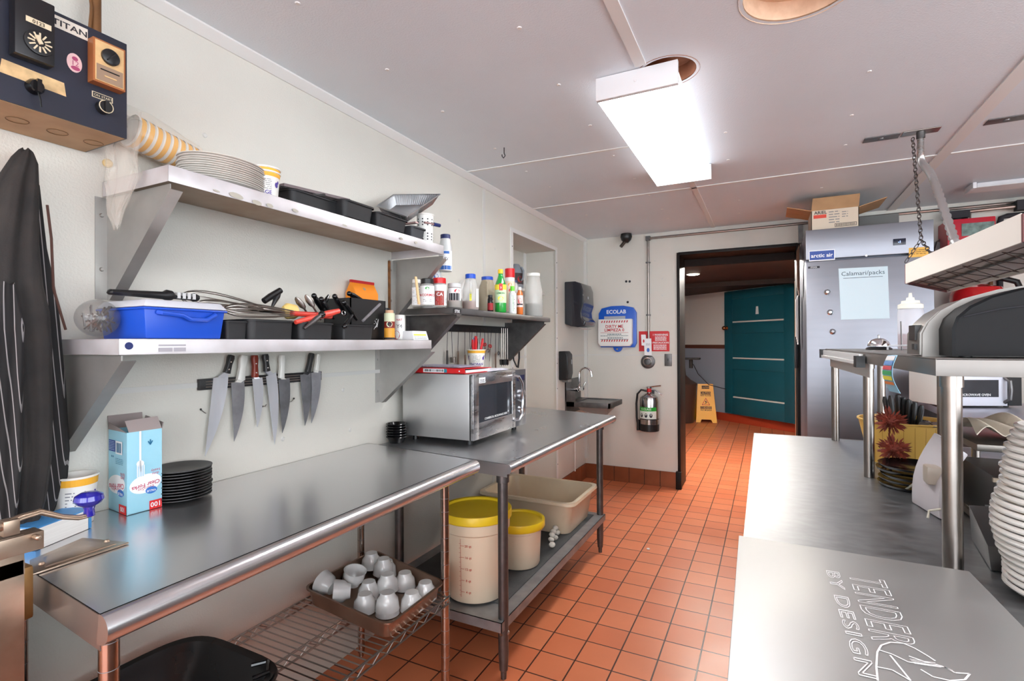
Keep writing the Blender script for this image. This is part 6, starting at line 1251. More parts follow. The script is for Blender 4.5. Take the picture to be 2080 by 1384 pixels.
# ------------------------------------------------------------------ doorway: teal door, sign, bin
def teal_door():
    P1 = V((1.996, 8.56, 0)); P2 = V((.986, 9.49, 0)); z0, z1 = .15, 2.215; d = (P1-P2).normalized(); n = V((d.y, -d.x, 0)); n = n if n.y < 0 else -n
    L = (P1-P2).length; M = Matrix((d, -n, V((0, 0, 1)))).transposed().to_4x4(); M.translation = P2+V((0, 0, z0)); H = z1-z0
    t = link('door_1', None); t.matrix_world = M; WM[t.name] = M; t['kind'] = 'structure'
    T = mat('teal_door_paint', (16, 84, 100), .35, noise=.15, nscale=3); mb = MB()
    s = L*.125; rails = [(0, H*.17), (H*.455, H*.535), (H*.705, H*.80), (H*.93, H)]
    rails = [(0, .27), (.75, .925), (1.35, 1.53), (1.93, H)]
    mb.box(0, s, 0, .04, 0, H); mb.box(L-s, L, 0, .04, 0, H)
    for a, b in rails: mb.box(s, L-s, 0, .04, a, b)
    obj('door_frame', mb, T, t, local=True, bev=.006); mb = MB(); mb.box(s, L-s, .018, .03, .3, H-.05); obj('door_panel', mb, T, t, local=True)
    mb = MB()
    for a in (.272, .927, 1.532): mb.box(s+.01, L-s-.01, .004, .018, a, a+.022)
    obj('pale_ledge', mb, mat('ledge_pale', (206, 210, 206), .8), t, local=True)  # pale strips along the foot of each panel
    mb = MB(); mb.cyl((.05, 0, H*.70), (.05, -.03, H*.70), .014); mb.ball((.05, -.055, H*.70), .036, 20, 12); mb.lathe([(.034, 0), (.03, .006)], (.05, 0, H*.70), 20, ax=(0, -1, 0)); obj('door_knob', mb, mat('bronze_knob', (150, 90, 54), .25, .8), t, local=True)
    o = MB(); o.hexa([(L*.478, -.004, H*.80), (L*.522, -.004, H*.80), (L*.522, -.001, H*.80), (L*.478, -.001, H*.80)], [(L*.485, -.004, H*.86), (L*.515, -.004, H*.86), (L*.515, -.001, H*.86), (L*.485, -.001, H*.86)]); o.v = [M @ (p+V((0, .02, 0))) for p in o.v]; tag(obj('hanging_tag', o, PAPER, bev=.0), 'narrow white tag on the top panel of the teal door', 'tag')
    mb = MB(); mb.box(L-.10, L+.05, -.01, .0, H+.01, H+.03); mb.box(L+.035, L+.05, -.01, 0, H-.1, H+.03); obj('closer_arm', mb, CHROME, t, local=True)
teal_door()
mb = MB(); p = A(1618, 640, y=7.6); mb.box(p.x-.02, p.x+.03, 7.6, 7.66, .1, 2.15); mb.box(p.x+.03, p.x+.22, 7.6, 7.7, 0, 2.2, 1); struct('trim_10', mb, [mat('tan_strip_wood', (200, 160, 128), .6), WOODD])
def wet_sign():
    c = A(1433, 856, z=0); ang = math.atan2(CP.y-c.y, CP.x-c.x)+PI/2; sc = 1.08
    t = thing('wet_floor_sign', 'yellow folding wet floor sign standing in the passage beyond the doorway', 'sign', c, ang+.1); Yl = mat('safety_yellow', (246, 178, 34), .4)
    def leaf(sy, nm):
        mb = MB(); pts = [(-.19, 0), (-.14, .64), (.14, .64), (.19, 0), (.11, 0), (.085, .05), (-.085, .05), (-.11, 0)]; pts = [(a*.88, b) for a, b in pts]
        fn = lambda a, b, c_: V((a, sy*(.16*(1-b/.64))+c_, b)); 
        def strip(q): mb.prism(q, fn, -.006, .006)
        strip([pts[0], pts[1], pts[2], pts[3], pts[4], pts[5], pts[6], pts[7]]); o = obj(nm, mb, Yl, t, local=True); return o
    leaf(-1, 'front_leaf'); leaf(1, 'rear_leaf')
    d = Dec(lambda u, v, e: V((u, -(.16*(1-v/.64))-.0065-e, v))); d.rect(-.06, .56, .06, .61, 0); d.layer(); d.text('CAUTION', .028, 0, .575, 1, bold=True); d.rect(-.08, .465, .08, .51, 0); d.layer(); d.text('CAUTION', .038, 0, .475, 1, bold=True); d.text('WET FLOOR', .030, 0, .435, 0, bold=True)
    d.line([(-.06, .29), (.06, .29), (0, .40)], .008, 2, True); d.ell(0, .345, .010, .014, 0); d.line([(-.02, .31), (.02, .33)], .008, 0); d.rect(-.09, .225, .09, .265, 0); d.layer(); d.text('CUIDADO', .036, 0, .232, 1, bold=True); d.text('PISO MOJADO', .028, 0, .195, 0, bold=True); obj('lettering', d.mb, [INK, Yl, REDI], t, local=True)
wet_sign()
c = A(1402, 862, z=0)+V((-.13, .05, 0)); mb = MB(); mb.lathe([(.16, 0), (.17, .02), (.21, .62), (.22, .64), (.22, .66), (.12, .72), (.04, .80), (.03, .92)], c+V((.0, .15, 0)), 32); t = tag(obj('trash_can', mb, mat('dark_brown_bin', (70, 52, 46), .5)), 'dark brown waste bin just inside the passage left of the wet floor sign', 'waste bin')
mb = MB(); q = A(1410, 729, y=c.y-.1); mb.box(q.x-.25, q.x+.09, q.y-.1, q.y+.12, q.z-.015, q.z+.015); mb.cyl((q.x-.05, q.y, .93), (q.x-.05, q.y, q.z), .03); tag(obj('side_table', mb, BLKM, bev=.008), 'dark side table top above the waste bin in the passage', 'table')
mb = MB(); mb.tube([A(1408, 740, y=8.6), A(1418, 760, y=8.7), A(1440, 782, y=8.9), A(1475, 791, y=9.1)], .006, 6); tag(obj('power_cord', mb, INK), 'grey cord sagging along the blue-grey passage wall behind the sign', 'cord')
# papers and coat hooked between doorway and fridge
for k, (u, v0, v1, w_, m, lab) in enumerate(((1632, 600, 700, .022, PAPER, 'sheaf of white papers hanging on the side of the refrigerator'), (1628, 500, 600, .02, mat('brown_folder', (120, 84, 64), .7), 'brown folder hanging above the white papers beside the refrigerator'))):
    y = 4.6-.2*k; a = A(u, v0, y=y); b = A(u, v1, y=y); mb = MB()
    for j in range(4): mb.box(1.864-j*.004, 1.866-j*.004, y-.05+j*.01, y+.10-j*.012, b.z+j*.02, a.z-j*.01)
    tag(obj('hanging_papers', mb, m), lab, 'papers')
mb = MB(); p = A(1620, 720, y=4.85); mb.loft([[V((1.865+.014*math.cos(t_), 4.86+.04*math.sin(t_)*s, z)) for t_ in [2*PI*i/10 for i in range(10)]] for z, s in ((1.40, .4), (1.36, .9), (1.30, .7), (1.24, 1.1), (1.14, .5))]); tag(obj('dark_cloth', mb, INK), 'dark cloth bundled on the right door jamb at handle height', 'cloth')
# ------------------------------------------------------------------ refrigerator
def fridge():
    x0, x1, y0, y1 = 1.893, 2.600, 4.10, 4.86; z1 = 2.135; zs = A(1637, 530, y=y0).z; t = thing('refrigerator', 'tall single-door stainless steel refrigerator against the far wall', 'refrigerator', ((x0+x1)/2, (y0+y1)/2, 0)); FS = mat('fridge_steel', (138, 140, 148), .36, .85, noise=.06, nscale=3, stretch=(1, 1, 8))
    mb = MB(); mb.box(x0, x1, y0+.05, y1, .10, z1); obj('cabinet', mb, mat('fridge_side_blue_grey', (120, 126, 140), .4, .5), t, bev=.004)
    mb = MB(); mb.box(x0, x1, y0, y0+.05, zs+.006, z1); obj('top_fascia', mb, FS, t, bev=.004)
    mb = MB(); mb.box(x0, x1-.0, y0, y0+.05, .16, zs-.008); door = obj('door', mb, FS, t, bev=.006)
    for k, z in enumerate((.06,)):
        for xx in (x0+.06, x1-.06):
            for yy in (y0+.08, y1-.06): m2 = MB(); m2.cyl((xx, yy, 0), (xx, yy, .10), .02); obj('foot', m2, STEELD, t)
    P = lambda u, v: A(u, v, y=y0)
    a, b = P(1814, 486), P(1840, 497); mb = MB(); mb.box(a.x, b.x, y0-.004, y0, b.z, a.z); obj('display', mb, mat('display_black', (14, 22, 46), .2), t, bev=.002)
    d = flat(((a.x+b.x)/2, y0-.004, (a.z+b.z)/2-.007), (1, 0, 0), (0, 0, 1)); d.text('-1', .02, 0, 0, 0, bold=True); obj('display_digits', d.mb, mat('display_glow', (150, 190, 255), emis=2.), t)
    a, b = P(1643, 510), P(1696, 528); d = flat(((a.x+b.x)/2, y0, (a.z+b.z)/2), (1, 0, 0), (0, 0, 1)); w_ = (b.x-a.x)/2; h = (a.z-b.z)/2; d.rect(-w_, -h, w_, h, 0); d.layer(); d.rect(-w_*.94, -h*.8, w_*.94, h*.85, 1); d.layer(); d.text('arctic air', .036, 0, -.012, 0, bold=True); obj('nameplate', d.mb, [PAPER, mat('nameplate_blue', (34, 70, 150), .4)], t)
    d = flat((P(1653, 543).x, y0, P(1653, 543).z), (1, 0, 0), (0, 0, 1)); d.rect(-.035, -.008, .035, .006, 0); d.layer(); d.text('STOCK', .012, 0, -.005, 1, bold=True); obj('small_label', d.mb, [INK, PAPER], door)
    a, b = P(1846, 504), P(1886, 521); d = flat(((a.x+b.x)/2, y0, (a.z+b.z)/2), (1, 0, 0), (0, 0, 1)); w_ = (b.x-a.x)/2; h = (a.z-b.z)/2; d.rect(-w_, -h, w_, h, 0); d.layer(); d.lines(-w_*.8, w_*.8, h*.4, 3, .012, 1); obj('caution_label', d.mb, [mat('amber_label', (232, 180, 80), .6), mat('brown_ink', (120, 84, 40), .6)], t)
    for (u, v, r) in ((1759, 520, .008), (1864, 541, .018)): mb = MB(); mb.lathe([(r, 0), (r*.9, .012)], P(u, v), 16, ax=(0, -1, 0)); obj('lock', mb, CHROME, t)
    mb = MB(); mb.box(x1-.05, x1-.03, y0-.03, y0-.01, .9, 1.4); mb.box(x1-.05, x1-.03, y0-.012, y0+.0, .9, .93); mb.box(x1-.05, x1-.03, y0-.012, y0, 1.37, 1.4); obj('handle', mb, STEELP, door, bev=.003)
    # notice
    c = [P(1703, 546), P(1803, 541), P(1807, 647), P(1708, 650)]; t2 = thing('notice_sheet', 'pale blue-white handwritten notice taped to the refrigerator door', 'paper', (c[3]+c[2])/2); mb = MB(); k = V((0, -.0015, 0)); mb.hexa([p+k for p in c], [p+k*2 for p in c]); obj('sheet', mb, mat('notice_paper', (206, 224, 232), .8), t2)
    dd = flat((c[0]+c[1])/2+V((0, -.003, -.05)), (1, 0, 0), (0, 0, 1)); dd.text('Calamari/packs', .040, 0, 0, 0, bold=False); dd.rect(-.11, -.018, .11, -.015, 0); obj('handwriting', dd.mb, mat('pen_ink', (50, 76, 90), .7), t2)
    names = ('topmost', 'middle', 'lowest')
    for k, (u, v) in enumerate(((1680, 594), (1686, 635), (1691, 674))):
        p = P(u, v); t3 = thing('magnet_hook', f'{names[k]} of the three round steel magnets on the refrigerator door', 'magnet', (p.x, y0, p.z-.02), group='round magnets on the refrigerator'); mb = MB(); mb.lathe([(.019, 0), (.019, .008), (.013, .014), (.009, .020), (.012, .026), (.008, .030)], p, 20, ax=(0, -1, 0)); obj('magnet_body', mb, CHROME, t3)
    return x0, x1, y0, y1, z1
FR = fridge()
def open_carton():
    z = FR[4]+.001; a = A(1648, 465, y=4.14); b = A(1745, 455, y=4.14); z1 = A(1700, 424, y=4.14).z+.0; x0, x1 = a.x, b.x; y0, y1 = 4.14, 4.44
    t = thing('open_carton', 'open brown cardboard box on top of the refrigerator with its flaps folded out', 'cardboard box', ((x0+x1)/2, (y0+y1)/2, z)); mb = MB(); h = .004
    for q in ((x0, x1, y0, y0+h), (x0, x1, y1-h, y1), (x0, x0+h, y0, y1), (x1-h, x1, y0, y1)): mb.box(*q, z, z1)
    mb.box(x0, x1, y0, y1, z, z+h); obj('box_walls', mb, CARDL, t)
    def flap(q0, q1, out, nm='flap'): mb = MB(); o = V(out); n = (q1-q0).cross(o).normalized()*.004; mb.hexa([q0, q1, q1+o, q0+o], [q0+n, q1+n, q1+o+n, q0+o+n]); obj(nm, mb, CARD, t)
    F0, F1, B0, B1 = V((x0, y0, z1)), V((x1, y0, z1)), V((x0, y1, z1)), V((x1, y1, z1))
    flap(F0, F1, (.012, .04, .095)); flap(F0, B0, (-.15, -.01, .04)); flap(F1, B1, (.16, .02, .05)); flap(B0, B1, (0, .10, .08))
    d = flat(((x0+x1)/2, y0, (z+z1)/2), (1, 0, 0), (0, 0, 1)); w_ = (x1-x0)/2; hh = (z1-z)/2; d.rect(-w_*.9, hh*.2, -w_*.35, hh*.55, 0); d.layer(); d.text('ARIEL', .03, -w_*.6, hh*.62, 2, bold=True); d.lines(-w_*.25, w_*.2, hh*.7, 5, .018, 1); d.lines(w_*.3, w_*.55, hh*.6, 3, .016, 1); d.rect(w_*.0, -hh*.8, w_*.9, -hh*.45, 2); d.layer(); d.rect(w_*.02, -hh*.76, w_*.88, -hh*.49, 3); d.layer()
    for k in range(18): d.rect(w_*(.05+k*.045), -hh*.74, w_*(.05+k*.045)+.003, -hh*.51, 2)
    obj('print', d.mb, [mat('carton_red_stripe', (214, 70, 50), .6), GRYI, INK, CARDL], t)
    mb = MB(); mb.box(x0+.05, x0+.10, y0+.10, y0+.2, z+.01, z1+.03); tag(obj('white_packet', mb, PAPER), 'white packet sticking up inside the open cardboard box', 'packet')
open_carton()
mb = MB(); p = A(1720, 405, y=4.60); mb.box(p.x-.02, p.x+.32, 4.60, 4.603, FR[4]+.001, FR[4]+.16, 0); tag(obj('grey_folder', mb, mat('dark_grey_board', (110, 110, 108), .7)), 'dark grey board standing behind the cardboard box on the refrigerator', 'board')
mb = MB(); p = A(1626, 470, y=4.92); mb.box(p.x-.015, p.x+.015, 4.90, 4.948, p.z-.10, p.z+.05); mb.tube([(p.x, 4.91, p.z-.10), (p.x+.01, 4.91, p.z-.14)], .006, 6); tag(obj('door_bell_box', mb, STEELD), 'small grey metal box on the far wall at the corner of the doorway', 'box')
# ------------------------------------------------------------------ fire system box, pipes, red extinguisher
def fire_box():
    y0 = 4.72; a = A(1924, 447, y=y0); b = A(2023, 440, y=y0); z0 = 1.86; t = thing('fire_system_box', 'red fire suppression control box on the far wall right of the refrigerator', 'control box', ((a.x+b.x)/2, y0, z0)); mb = MB(); mb.box(a.x, b.x, y0, YF-.002, z0, a.z); obj('casing', mb, mat('fire_red_enamel', (196, 24, 36), .3, noise=.2, nscale=4, col2=(170, 70, 110)), t, bev=.008)
    mb = MB(); p = A(1953, 455, y=y0); q = A(2020, 475, y=y0); mb.box(p.x, q.x, y0-.004, y0, q.z, p.z); obj('nameplate', mb, mat('worn_grey_green_plate', (120, 140, 134), .5, .4, noise=.5, nscale=30), t); return a, b
fb = fire_box()
mb = MB(); y = YF-.085; z = fb[0].z
mb.tube([(fb[0].x+.10, y, z), (fb[0].x+.10, y, z+.05)], .018, 10, 0); mb.tube([(fb[0].x+.16, y, z), (fb[0].x+.16, y, z+.07)], .014, 10, 1); mb.box(fb[0].x+.02, fb[0].x+.16, y-.03, y+.03, z+.03, z+.085, 0); mb.tube([(fb[0].x+.10, y, z+.075), (fb[1].x+.30, y, z+.085), (fb[1].x+.8, y, z+.10)], .013, 10, 1); mb.box(fb[1].x+.15, fb[1].x+.21, y-.03, y+.03, z+.05, z+.12, 0); mb.box(fb[1].x+.24, fb[1].x+.32, y-.03, y+.03, z+.05, z+.12, 0)
tag(obj('pipe_run', mb, [INK, STEELP]), 'black and steel pipe fittings above the red fire suppression box', 'pipe')
mb = MB(); x = A(2030, 450, y=4.928).x; mb.tube([(x+.35, 4.928, z+.03), (x+.04, 4.928, z+.03), (x+.01, 4.928, z+.02), (x, 4.928, z-.03), (x, 4.928, 1.2)], .018, 10); tag(obj('gas_pipe', mb, INK), 'thick black pipe bending down the far wall right of the red box', 'pipe')
mb = MB(); mb.tube([(x-.05, 4.93, z-.02), (x-.05, 4.93, 1.2)], .012, 10); tag(obj('gas_pipe', mb, PIPE), 'thin rusty brown pipe beside the thick black one on the far wall', 'pipe')
mb = MB(); q = A(1905, 500, y=4.9); mb.tube([(q.x+.03, 4.9, q.z+.06), (q.x-.01, 4.9, q.z+.03), (q.x-.06, 4.9, q.z-.2)], .006, 6); mb.box(q.x-.03, q.x+.02, 4.90, 4.94, q.z-.22, q.z+.03); tag(obj('cable_box', mb, STEELD), 'small dark cable box on the far wall between refrigerator and red box', 'box')
def red_ext():
    y = 4.745; p = A(1985, 600, y=y); x = p.x; r = .155; zt = A(1985, 580, y=y).z; t = thing('fire_extinguisher', 'large red fire extinguisher on the far wall behind the black toaster', 'fire extinguisher', (x, y, zt-.5)); mb = MB(); mb.lathe([(r*.9, zt-.5), (r, zt-.48), (r, zt-.06), (r*.85, zt-.02), (r*.4, zt+.0), (.03, zt+.01)], (x, y, 0), 36); obj('cylinder', mb, mat('gloss_red', (200, 18, 24), .15, coat=.6), t)
    mb = MB(); mb.cyl((x-.03, y, zt), (x-.03, y, zt+.06), .03); obj('valve', mb, STEELP, t); mb = MB(); mb.lathe([(.03, 0), (.028, .015)], (x-.03, y-.03, zt+.04), 20, ax=(0, -1, 0)); obj('gauge', mb, WHT, t); mb = MB(); mb.tube([(x, y, zt+.045), (x+.12, y-.02, zt+.045), (x+.20, y-.04, zt+.01), (x+.22, y-.05, zt-.06), (x+.17, y-.05, zt-.10), (x+.08, y-.14, zt-.12)], .02, 12); obj('hose', mb, BLK, t)
red_ext()
# ------------------------------------------------------------------ heat lamp hung from the ceiling
def heat_lamp():
    P = V((2.209, 2.85, 0)); Q = V((2.297, 1.94, 0)); zP, zQ = 1.620, 1.640; hP, hQ = .085, .080; d = (Q-P).normalized(); n = V((-d.y, d.x, 0)); n = n if n.x > 0 else -n; n.z = -.30; W = .15
    t = thing('heat_lamp', 'long cream strip heat lamp hanging on chains over the serving shelf', 'heat lamp', (P+Q)/2+V((0, 0, zQ)))
    C_ = mat('cream_enamel', (238, 230, 222), .35); mb = MB()
    a, b = P+V((0, 0, zP)), Q+V((0, 0, zQ)); up1, up2 = V((0, 0, hP)), V((0, 0, hQ)); th = n*.004
    mb.hexa([a, b, b+th, a+th], [a+up1, b+up2, b+up2+th, a+up1+th]); mb.hexa([a+n*W, b+n*W, b+n*W+th, a+n*W+th], [a+n*W+up1*.6, b+n*W+up2*.6, b+n*W+th+up2*.6, a+n*W+th+up1*.6]); mb.hexa([a+up1, b+up2, b+n*W+up2*.6, a+n*W+up1*.6], [q+V((0, 0, .003)) for q in (a+up1, b+up2, b+n*W+up2*.6, a+n*W+up1*.6)]); obj('housing', mb, C_, t)
    mb = MB(); i0 = V((0, 0, .012)); mb.hexa([a+n*.01+i0, b+n*.01+i0, b+n*(W-.01)+i0, a+n*(W-.01)+i0], [q+V((0, 0, .01)) for q in (a+n*.01+i0, b+n*.01+i0, b+n*(W-.01)+i0, a+n*(W-.01)+i0)]); obj('reflector', mb, mat('tarnished_reflector', (214, 204, 194), .4, .6, noise=.3, nscale=8), t)
    mb = MB(); N = 14
    for s in (.025, W-.025): mb.tube([a.lerp(b, i/N)+n*s+V((0, 0, .0)) for i in range(N+1)], .0018, 5)
    mb.tube([a.lerp(b, i/N)+n*(W/2+(W*.42)*(1 if i % 2 else -1))+V((0, 0, -.001)) for i in range(N+1)], .0015, 5); obj('wire_guard', mb, mat('dark_guard_wire', (70, 56, 52), .5, .5), t)
    mb = MB(); mb.tube([a.lerp(b, .03)+n*W/2+V((0, 0, .008)), a.lerp(b, .97)+n*W/2+V((0, 0, .008))], .004, 8); obj('heating_rod', mb, STEELD, t)
    mb = MB(); mb.hexa([a-d*.01, a, a+n*W, a-d*.01+n*W], [q+V((0, 0, hP)) for q in (a-d*.01, a, a+n*W, a-d*.01+n*W)]); mb.hexa([b, b+d*.01, b+d*.01+n*W, b+n*W], [q+V((0, 0, hQ)) for q in (b, b+d*.01, b+d*.01+n*W, b+n*W)]); obj('end_plate', mb, mat('maroon_end_plate', (104, 48, 50), .4), t)
    mb = MB(); c = a+V((0, 0, hP*.4))-d*.011+n*.05; mb.cyl(c, c-d*.02, .004); mb.box(c.x+.02, c.x+.04, c.y+.0, c.y+.004, c.z-.01, c.z+.02); obj('toggle_switch', mb, [CHROME], t)
    return a, b, d, n, W, hP, hQ
HL = heat_lamp()
def chain(name, label, pts, group=None, r=.0022, L=.028):
    mb = MB(); pts = [V(p) for p in pts]; k = 0
    for p, q in zip(pts, pts[1:]):
        n = max(1, int((q-p).length/(L*.72))); dd = (q-p).normalized(); s1 = dd.orthogonal().normalized(); s2 = dd.cross(s1)
        for i in range(n):
            c = p.lerp(q, (i+.5)/n); s = s1 if k % 2 else s2; k += 1
            mb.tube([c+dd*(L/2*math.cos(t_))+s*(L*.26*math.sin(t_)) for t_ in [2*PI*j/8 for j in range(8)]], r, 4, closed=True)
    return tag(obj(name, mb, mat('dark_chain_steel', (84, 78, 76), .4, .8)), label, 'chain', group)
ct = V((2.336, 3.167, CZ-.03)); a, b, d, n, W, hP, hQ = HL; at1 = a.lerp(b, .0)+V((0, 0, hP))-d*0; at2 = a.lerp(b, .16)+n*W*.5+V((0, 0, hP*.8)); jn = A(1871, 487, y=2.86)
chain('hanging_chain', 'dark steel chain holding the far end of the heat lamp, forked at the bottom', [ct+V((-.034, -.01, 0)), jn, at1+V((0, 0, .01))]); chain('hanging_chain', 'short chain branch from the fork to the back edge of the heat lamp', [jn, at2+V((0, 0, .005))])
# flexible conduit and ceiling plates
mb = MB(); pts = []; p0 = ct+V((-.0, 0, 0)); p3 = a.lerp(b, .42)+n*.05+V((0, 0, hP)); N = 96; prev = None
cl = [p0, p0+V((.0, -.01, -.12)), p0.lerp(p3, .45)+V((0, .03, .02)), p3]
def cr(i):
    s = i/N*3; k = min(2, int(s)); f = s-k; g_ = lambda j: cl[max(0, min(3, j))]; A0_, A1_, A2_, A3_ = g_(k-1), g_(k), g_(k+1), g_(k+2)
    return .5*((2*A1_)+(A2_-A0_)*f+(2*A0_-5*A1_+4*A2_-A3_)*f*f+(3*A1_-A0_-3*A2_+A3_)*f**3)
mb.tube([cr(i) for i in range(N+1)], .014, 12, rs=[.017 if i % 2 else .012 for i in range(N+1)])
tag(obj('flexible_conduit', mb, mat('galvanised_flex', (200, 200, 200), .3, .9)), 'ribbed flexible steel conduit from the ceiling plate down to the heat lamp', 'conduit')
for k, (u, v, lab) in enumerate(((1790, 280, 'blank steel ceiling plate right next to the conduit plate'), (2045, 242, 'blank steel ceiling plate across the batten from the conduit plate'), (1870, 267, 'steel ceiling plate that the flexible conduit and chain hang from'))):
    p = A(u, v, z=CZ); t = thing('ceiling_plate', lab, 'ceiling plate', (p.x, p.y, CZ-.003)); mb = MB(); mb.box(p.x-.075, p.x+.075, p.y-.035, p.y+.035, CZ-.004, CZ-.0005); obj('plate', mb, STEELD if k < 2 else STEELP, t, bev=.001); mb = MB(); mb.lathe([(.014, 0), (.012, -.005)], (p.x, p.y, CZ-.004), 14) if k < 2 else mb.cyl((p.x, p.y, CZ-.004), (p.x, p.y, CZ-.035), .018); obj('fitting', mb, STEELD, t)
# ------------------------------------------------------------------ right-hand serving counter
ZC = .88
mb = MB(); P = [(1.612, -.6), (3.0, -.6), (3.0, 2.985), (1.584, 2.985)]
mb.hexa([(x, y, ZC-.003) for x, y in P], [(x, y, ZC) for x, y in P])
t = thing('serving_counter', 'long scratched stainless steel counter carrying the tall stack of white plates', 'counter', (2.2, 1.2, 0)); obj('counter_top', mb, STEELC, t)
mb = MB(); K = .045
for a, b in zip(P, P[1:]+P[:1]):
    a = V((*a, 0)); b = V((*b, 0)); n = (b-a).normalized().cross(V((0, 0, 1)))*-.004; mb.hexa([a+V((0, 0, ZC-K)), b+V((0, 0, ZC-K)), b+n+V((0, 0, ZC-K)), a+n+V((0, 0, ZC-K))], [a+V((0, 0, ZC+.001)), b+V((0, 0, ZC+.001)), b+n+V((0, 0, ZC+.001)), a+n+V((0, 0, ZC+.001))])
obj('edge_band', mb, STEELP, t)
mb = MB(); mb.box(1.66, 2.95, -.5, 2.9, .12, ZC-K); obj('cabinet_body', mb, mat('counter_body_steel', (150, 150, 152), .4, .8, noise=.1, nscale=4), t)
for x, y in ((1.70, -.4), (2.9, -.4), (1.70, 2.85), (2.9, 2.85)): mb = MB(); mb.cyl((x, y, 0), (x, y, .12), .025); obj('foot', mb, STEELD, t)
# engraved lid at the near end
def lid():
    z = .925; c = [(1.592, 1.262), (1.992, 1.255), (2.03, .2), (1.615, .2)]; t = thing('engraved_lid', 'flat steel lid with outlined engraved lettering at the near end of the counter', 'lid', (1.8, .7, ZC+.001))
    mb = MB(); mb.hexa([(x+(.012 if i in (0, 3) else -.012), y-(.012 if i < 2 else 0), ZC+.002) for i, (x, y) in enumerate(c)], [(x+(.012 if i in (0, 3) else -.012), y-(.012 if i < 2 else 0), z-.004) for i, (x, y) in enumerate(c)]); mb.hexa([(x, y, z-.006) for x, y in c], [(x, y, z) for x, y in c])
    LM = mat('lid_satin_steel', (168, 168, 167), .42, .7, noise=.06, nscale=6, rvar=.05); obj('lid_plate', mb, LM, t, bev=.0015)
    L = mat('engraving_bright', (250, 250, 250), .5, 0); mb = MB()
    def Pz(u, v): return A(u, v, z=z)
    # outlined letters: text curves turned into thin outlines
    def outline(s, size, M, w_=.0010, bold=0.):
        cu = bpy.data.curves.new('t', 'FONT'); cu.body = s; cu.size = size; cu.resolution_u = 3; cu.fill_mode = 'NONE'; cu.space_character = 1.12; cu.offset = bold
        cu.bevel_depth = 0; o = bpy.data.objects.new('t', cu); COL.objects.link(o); me = bpy.data.meshes.new_from_object(o)
        adj = {}
        for e in me.edges:
            a, b = e.vertices; adj.setdefault(a, []).append(b); adj.setdefault(b, []).append(a)
        seen = set()
        for e in me.edges:
            a, b = [M @ me.vertices[i].co for i in e.vertices]; dd = (b-a)
            if dd.length < 1e-6: continue
            n = dd.normalized().cross(V((0, 0, 1)))*w_; h = V((0, 0, .0006)); ex = dd.normalized()*w_*.5
            mb.add([a-n+h-ex, b-n+h+ex, b+n+h+ex, a+n+h-ex], [(0, 1, 2, 3)])
        wd = max((v.co.x for v in me.vertices), default=0); bpy.data.objects.remove(o, do_unlink=True); bpy.data.curves.remove(cu); bpy.data.meshes.remove(me); return wd
    def frame(p, q, hgt, s, size):  # baseline from p to q
        p = V(p); q = V(q); dx = (q-p); up = V((0, 0, 1)).cross(dx.normalized()); M = Matrix((dx.normalized(), up, V((0, 0, 1)))).transposed().to_4x4(); M.translation = p
        n0 = len(mb.v); wd = outline(s, size, M); sc = dx.length/max(wd, 1e-6)
        for i in range(n0, len(mb.v)): v = mb.v[i]-p; mb.v[i] = p+dx.normalized()*(v.dot(dx.normalized())*sc)+up*(v.dot(up)*hgt/(size*.72))+V((0, 0, v.z))
    a, b = Pz(1725, 1172), Pz(1800, 1308); a2 = Pz(1803, 1177)
    frame(Pz(1724, 1168), Pz(1772, 1300), (Pz(1805, 1180)-Pz(1724, 1168)).length*.92, 'TENDER', .1)
    frame(Pz(1678, 1158), Pz(1745, 1372), (Pz(1703, 1160)-Pz(1678, 1158)).length*1.0, 'BY DESIGN', .05)
    def path(pts, w_=.0012):
        q = [Pz(*p)+V((0, 0, .0006)) for p in pts]
        for a, b in zip(q, q[1:]):
            n = (b-a).normalized().cross(V((0, 0, 1)))*w_; mb.add([a-n, b-n, b+n, a+n], [(0, 1, 2, 3)])
    path([(1783, 1384), (1780, 1356), (1782, 1326), (1790, 1312), (1808, 1306), (1835, 1308), (1858, 1318), (1885, 1334), (1900, 1344)]); path([(1782, 1356), (1812, 1362), (1850, 1384)]); path([(1787, 1322), (1812, 1330), (1845, 1346), (1890, 1352), (1918, 1356), (1935, 1364)]); path([(1846, 1334), (1880, 1346), (1915, 1355)]); path([(1870, 1361), (1895, 1376), (1930, 1384), (1960, 1382), (1970, 1370), (1940, 1368), (1918, 1356)]); path([(1808, 1332), (1850, 1384)])
    for k in range(4): path([(1848+k*3, 1340+k*3), (1900+k*4, 1348+k*3)], .0006)
    obj('engraving', mb, L, t)
lid()
# over-shelf on posts
ZS = 1.325; SX0, SX1 = 1.925, 2.27; SY0, SY1 = 1.345, 2.985
t = thing('serving_shelf', 'narrow stainless over-shelf on tube posts carrying the bell and black toaster', 'shelf', (2.1, 2.2, ZC+.001))
mb = MB(); mb.hexa([(1.965, SY0, ZS-.003), (2.60, SY0, ZS-.003), (2.60, SY0+.45, ZS-.003), (SX1, SY0+.5, ZS-.003), (SX1, SY1, ZS-.003), (1.91, SY1, ZS-.003)], [(1.965, SY0, ZS), (2.60, SY0, ZS), (2.60, SY0+.45, ZS), (SX1, SY0+.5, ZS), (SX1, SY1, ZS), (1.91, SY1, ZS)])
def band(a, b, h=.036): a = V((*a, ZS)); b = V((*b, ZS)); n = (b-a).normalized().cross(V((0, 0, 1)))*-.003; mb.hexa([a-V((0, 0, h)), b-V((0, 0, h)), b+n-V((0, 0, h)), a+n-V((0, 0, h))], [a, b, b+n, a+n])
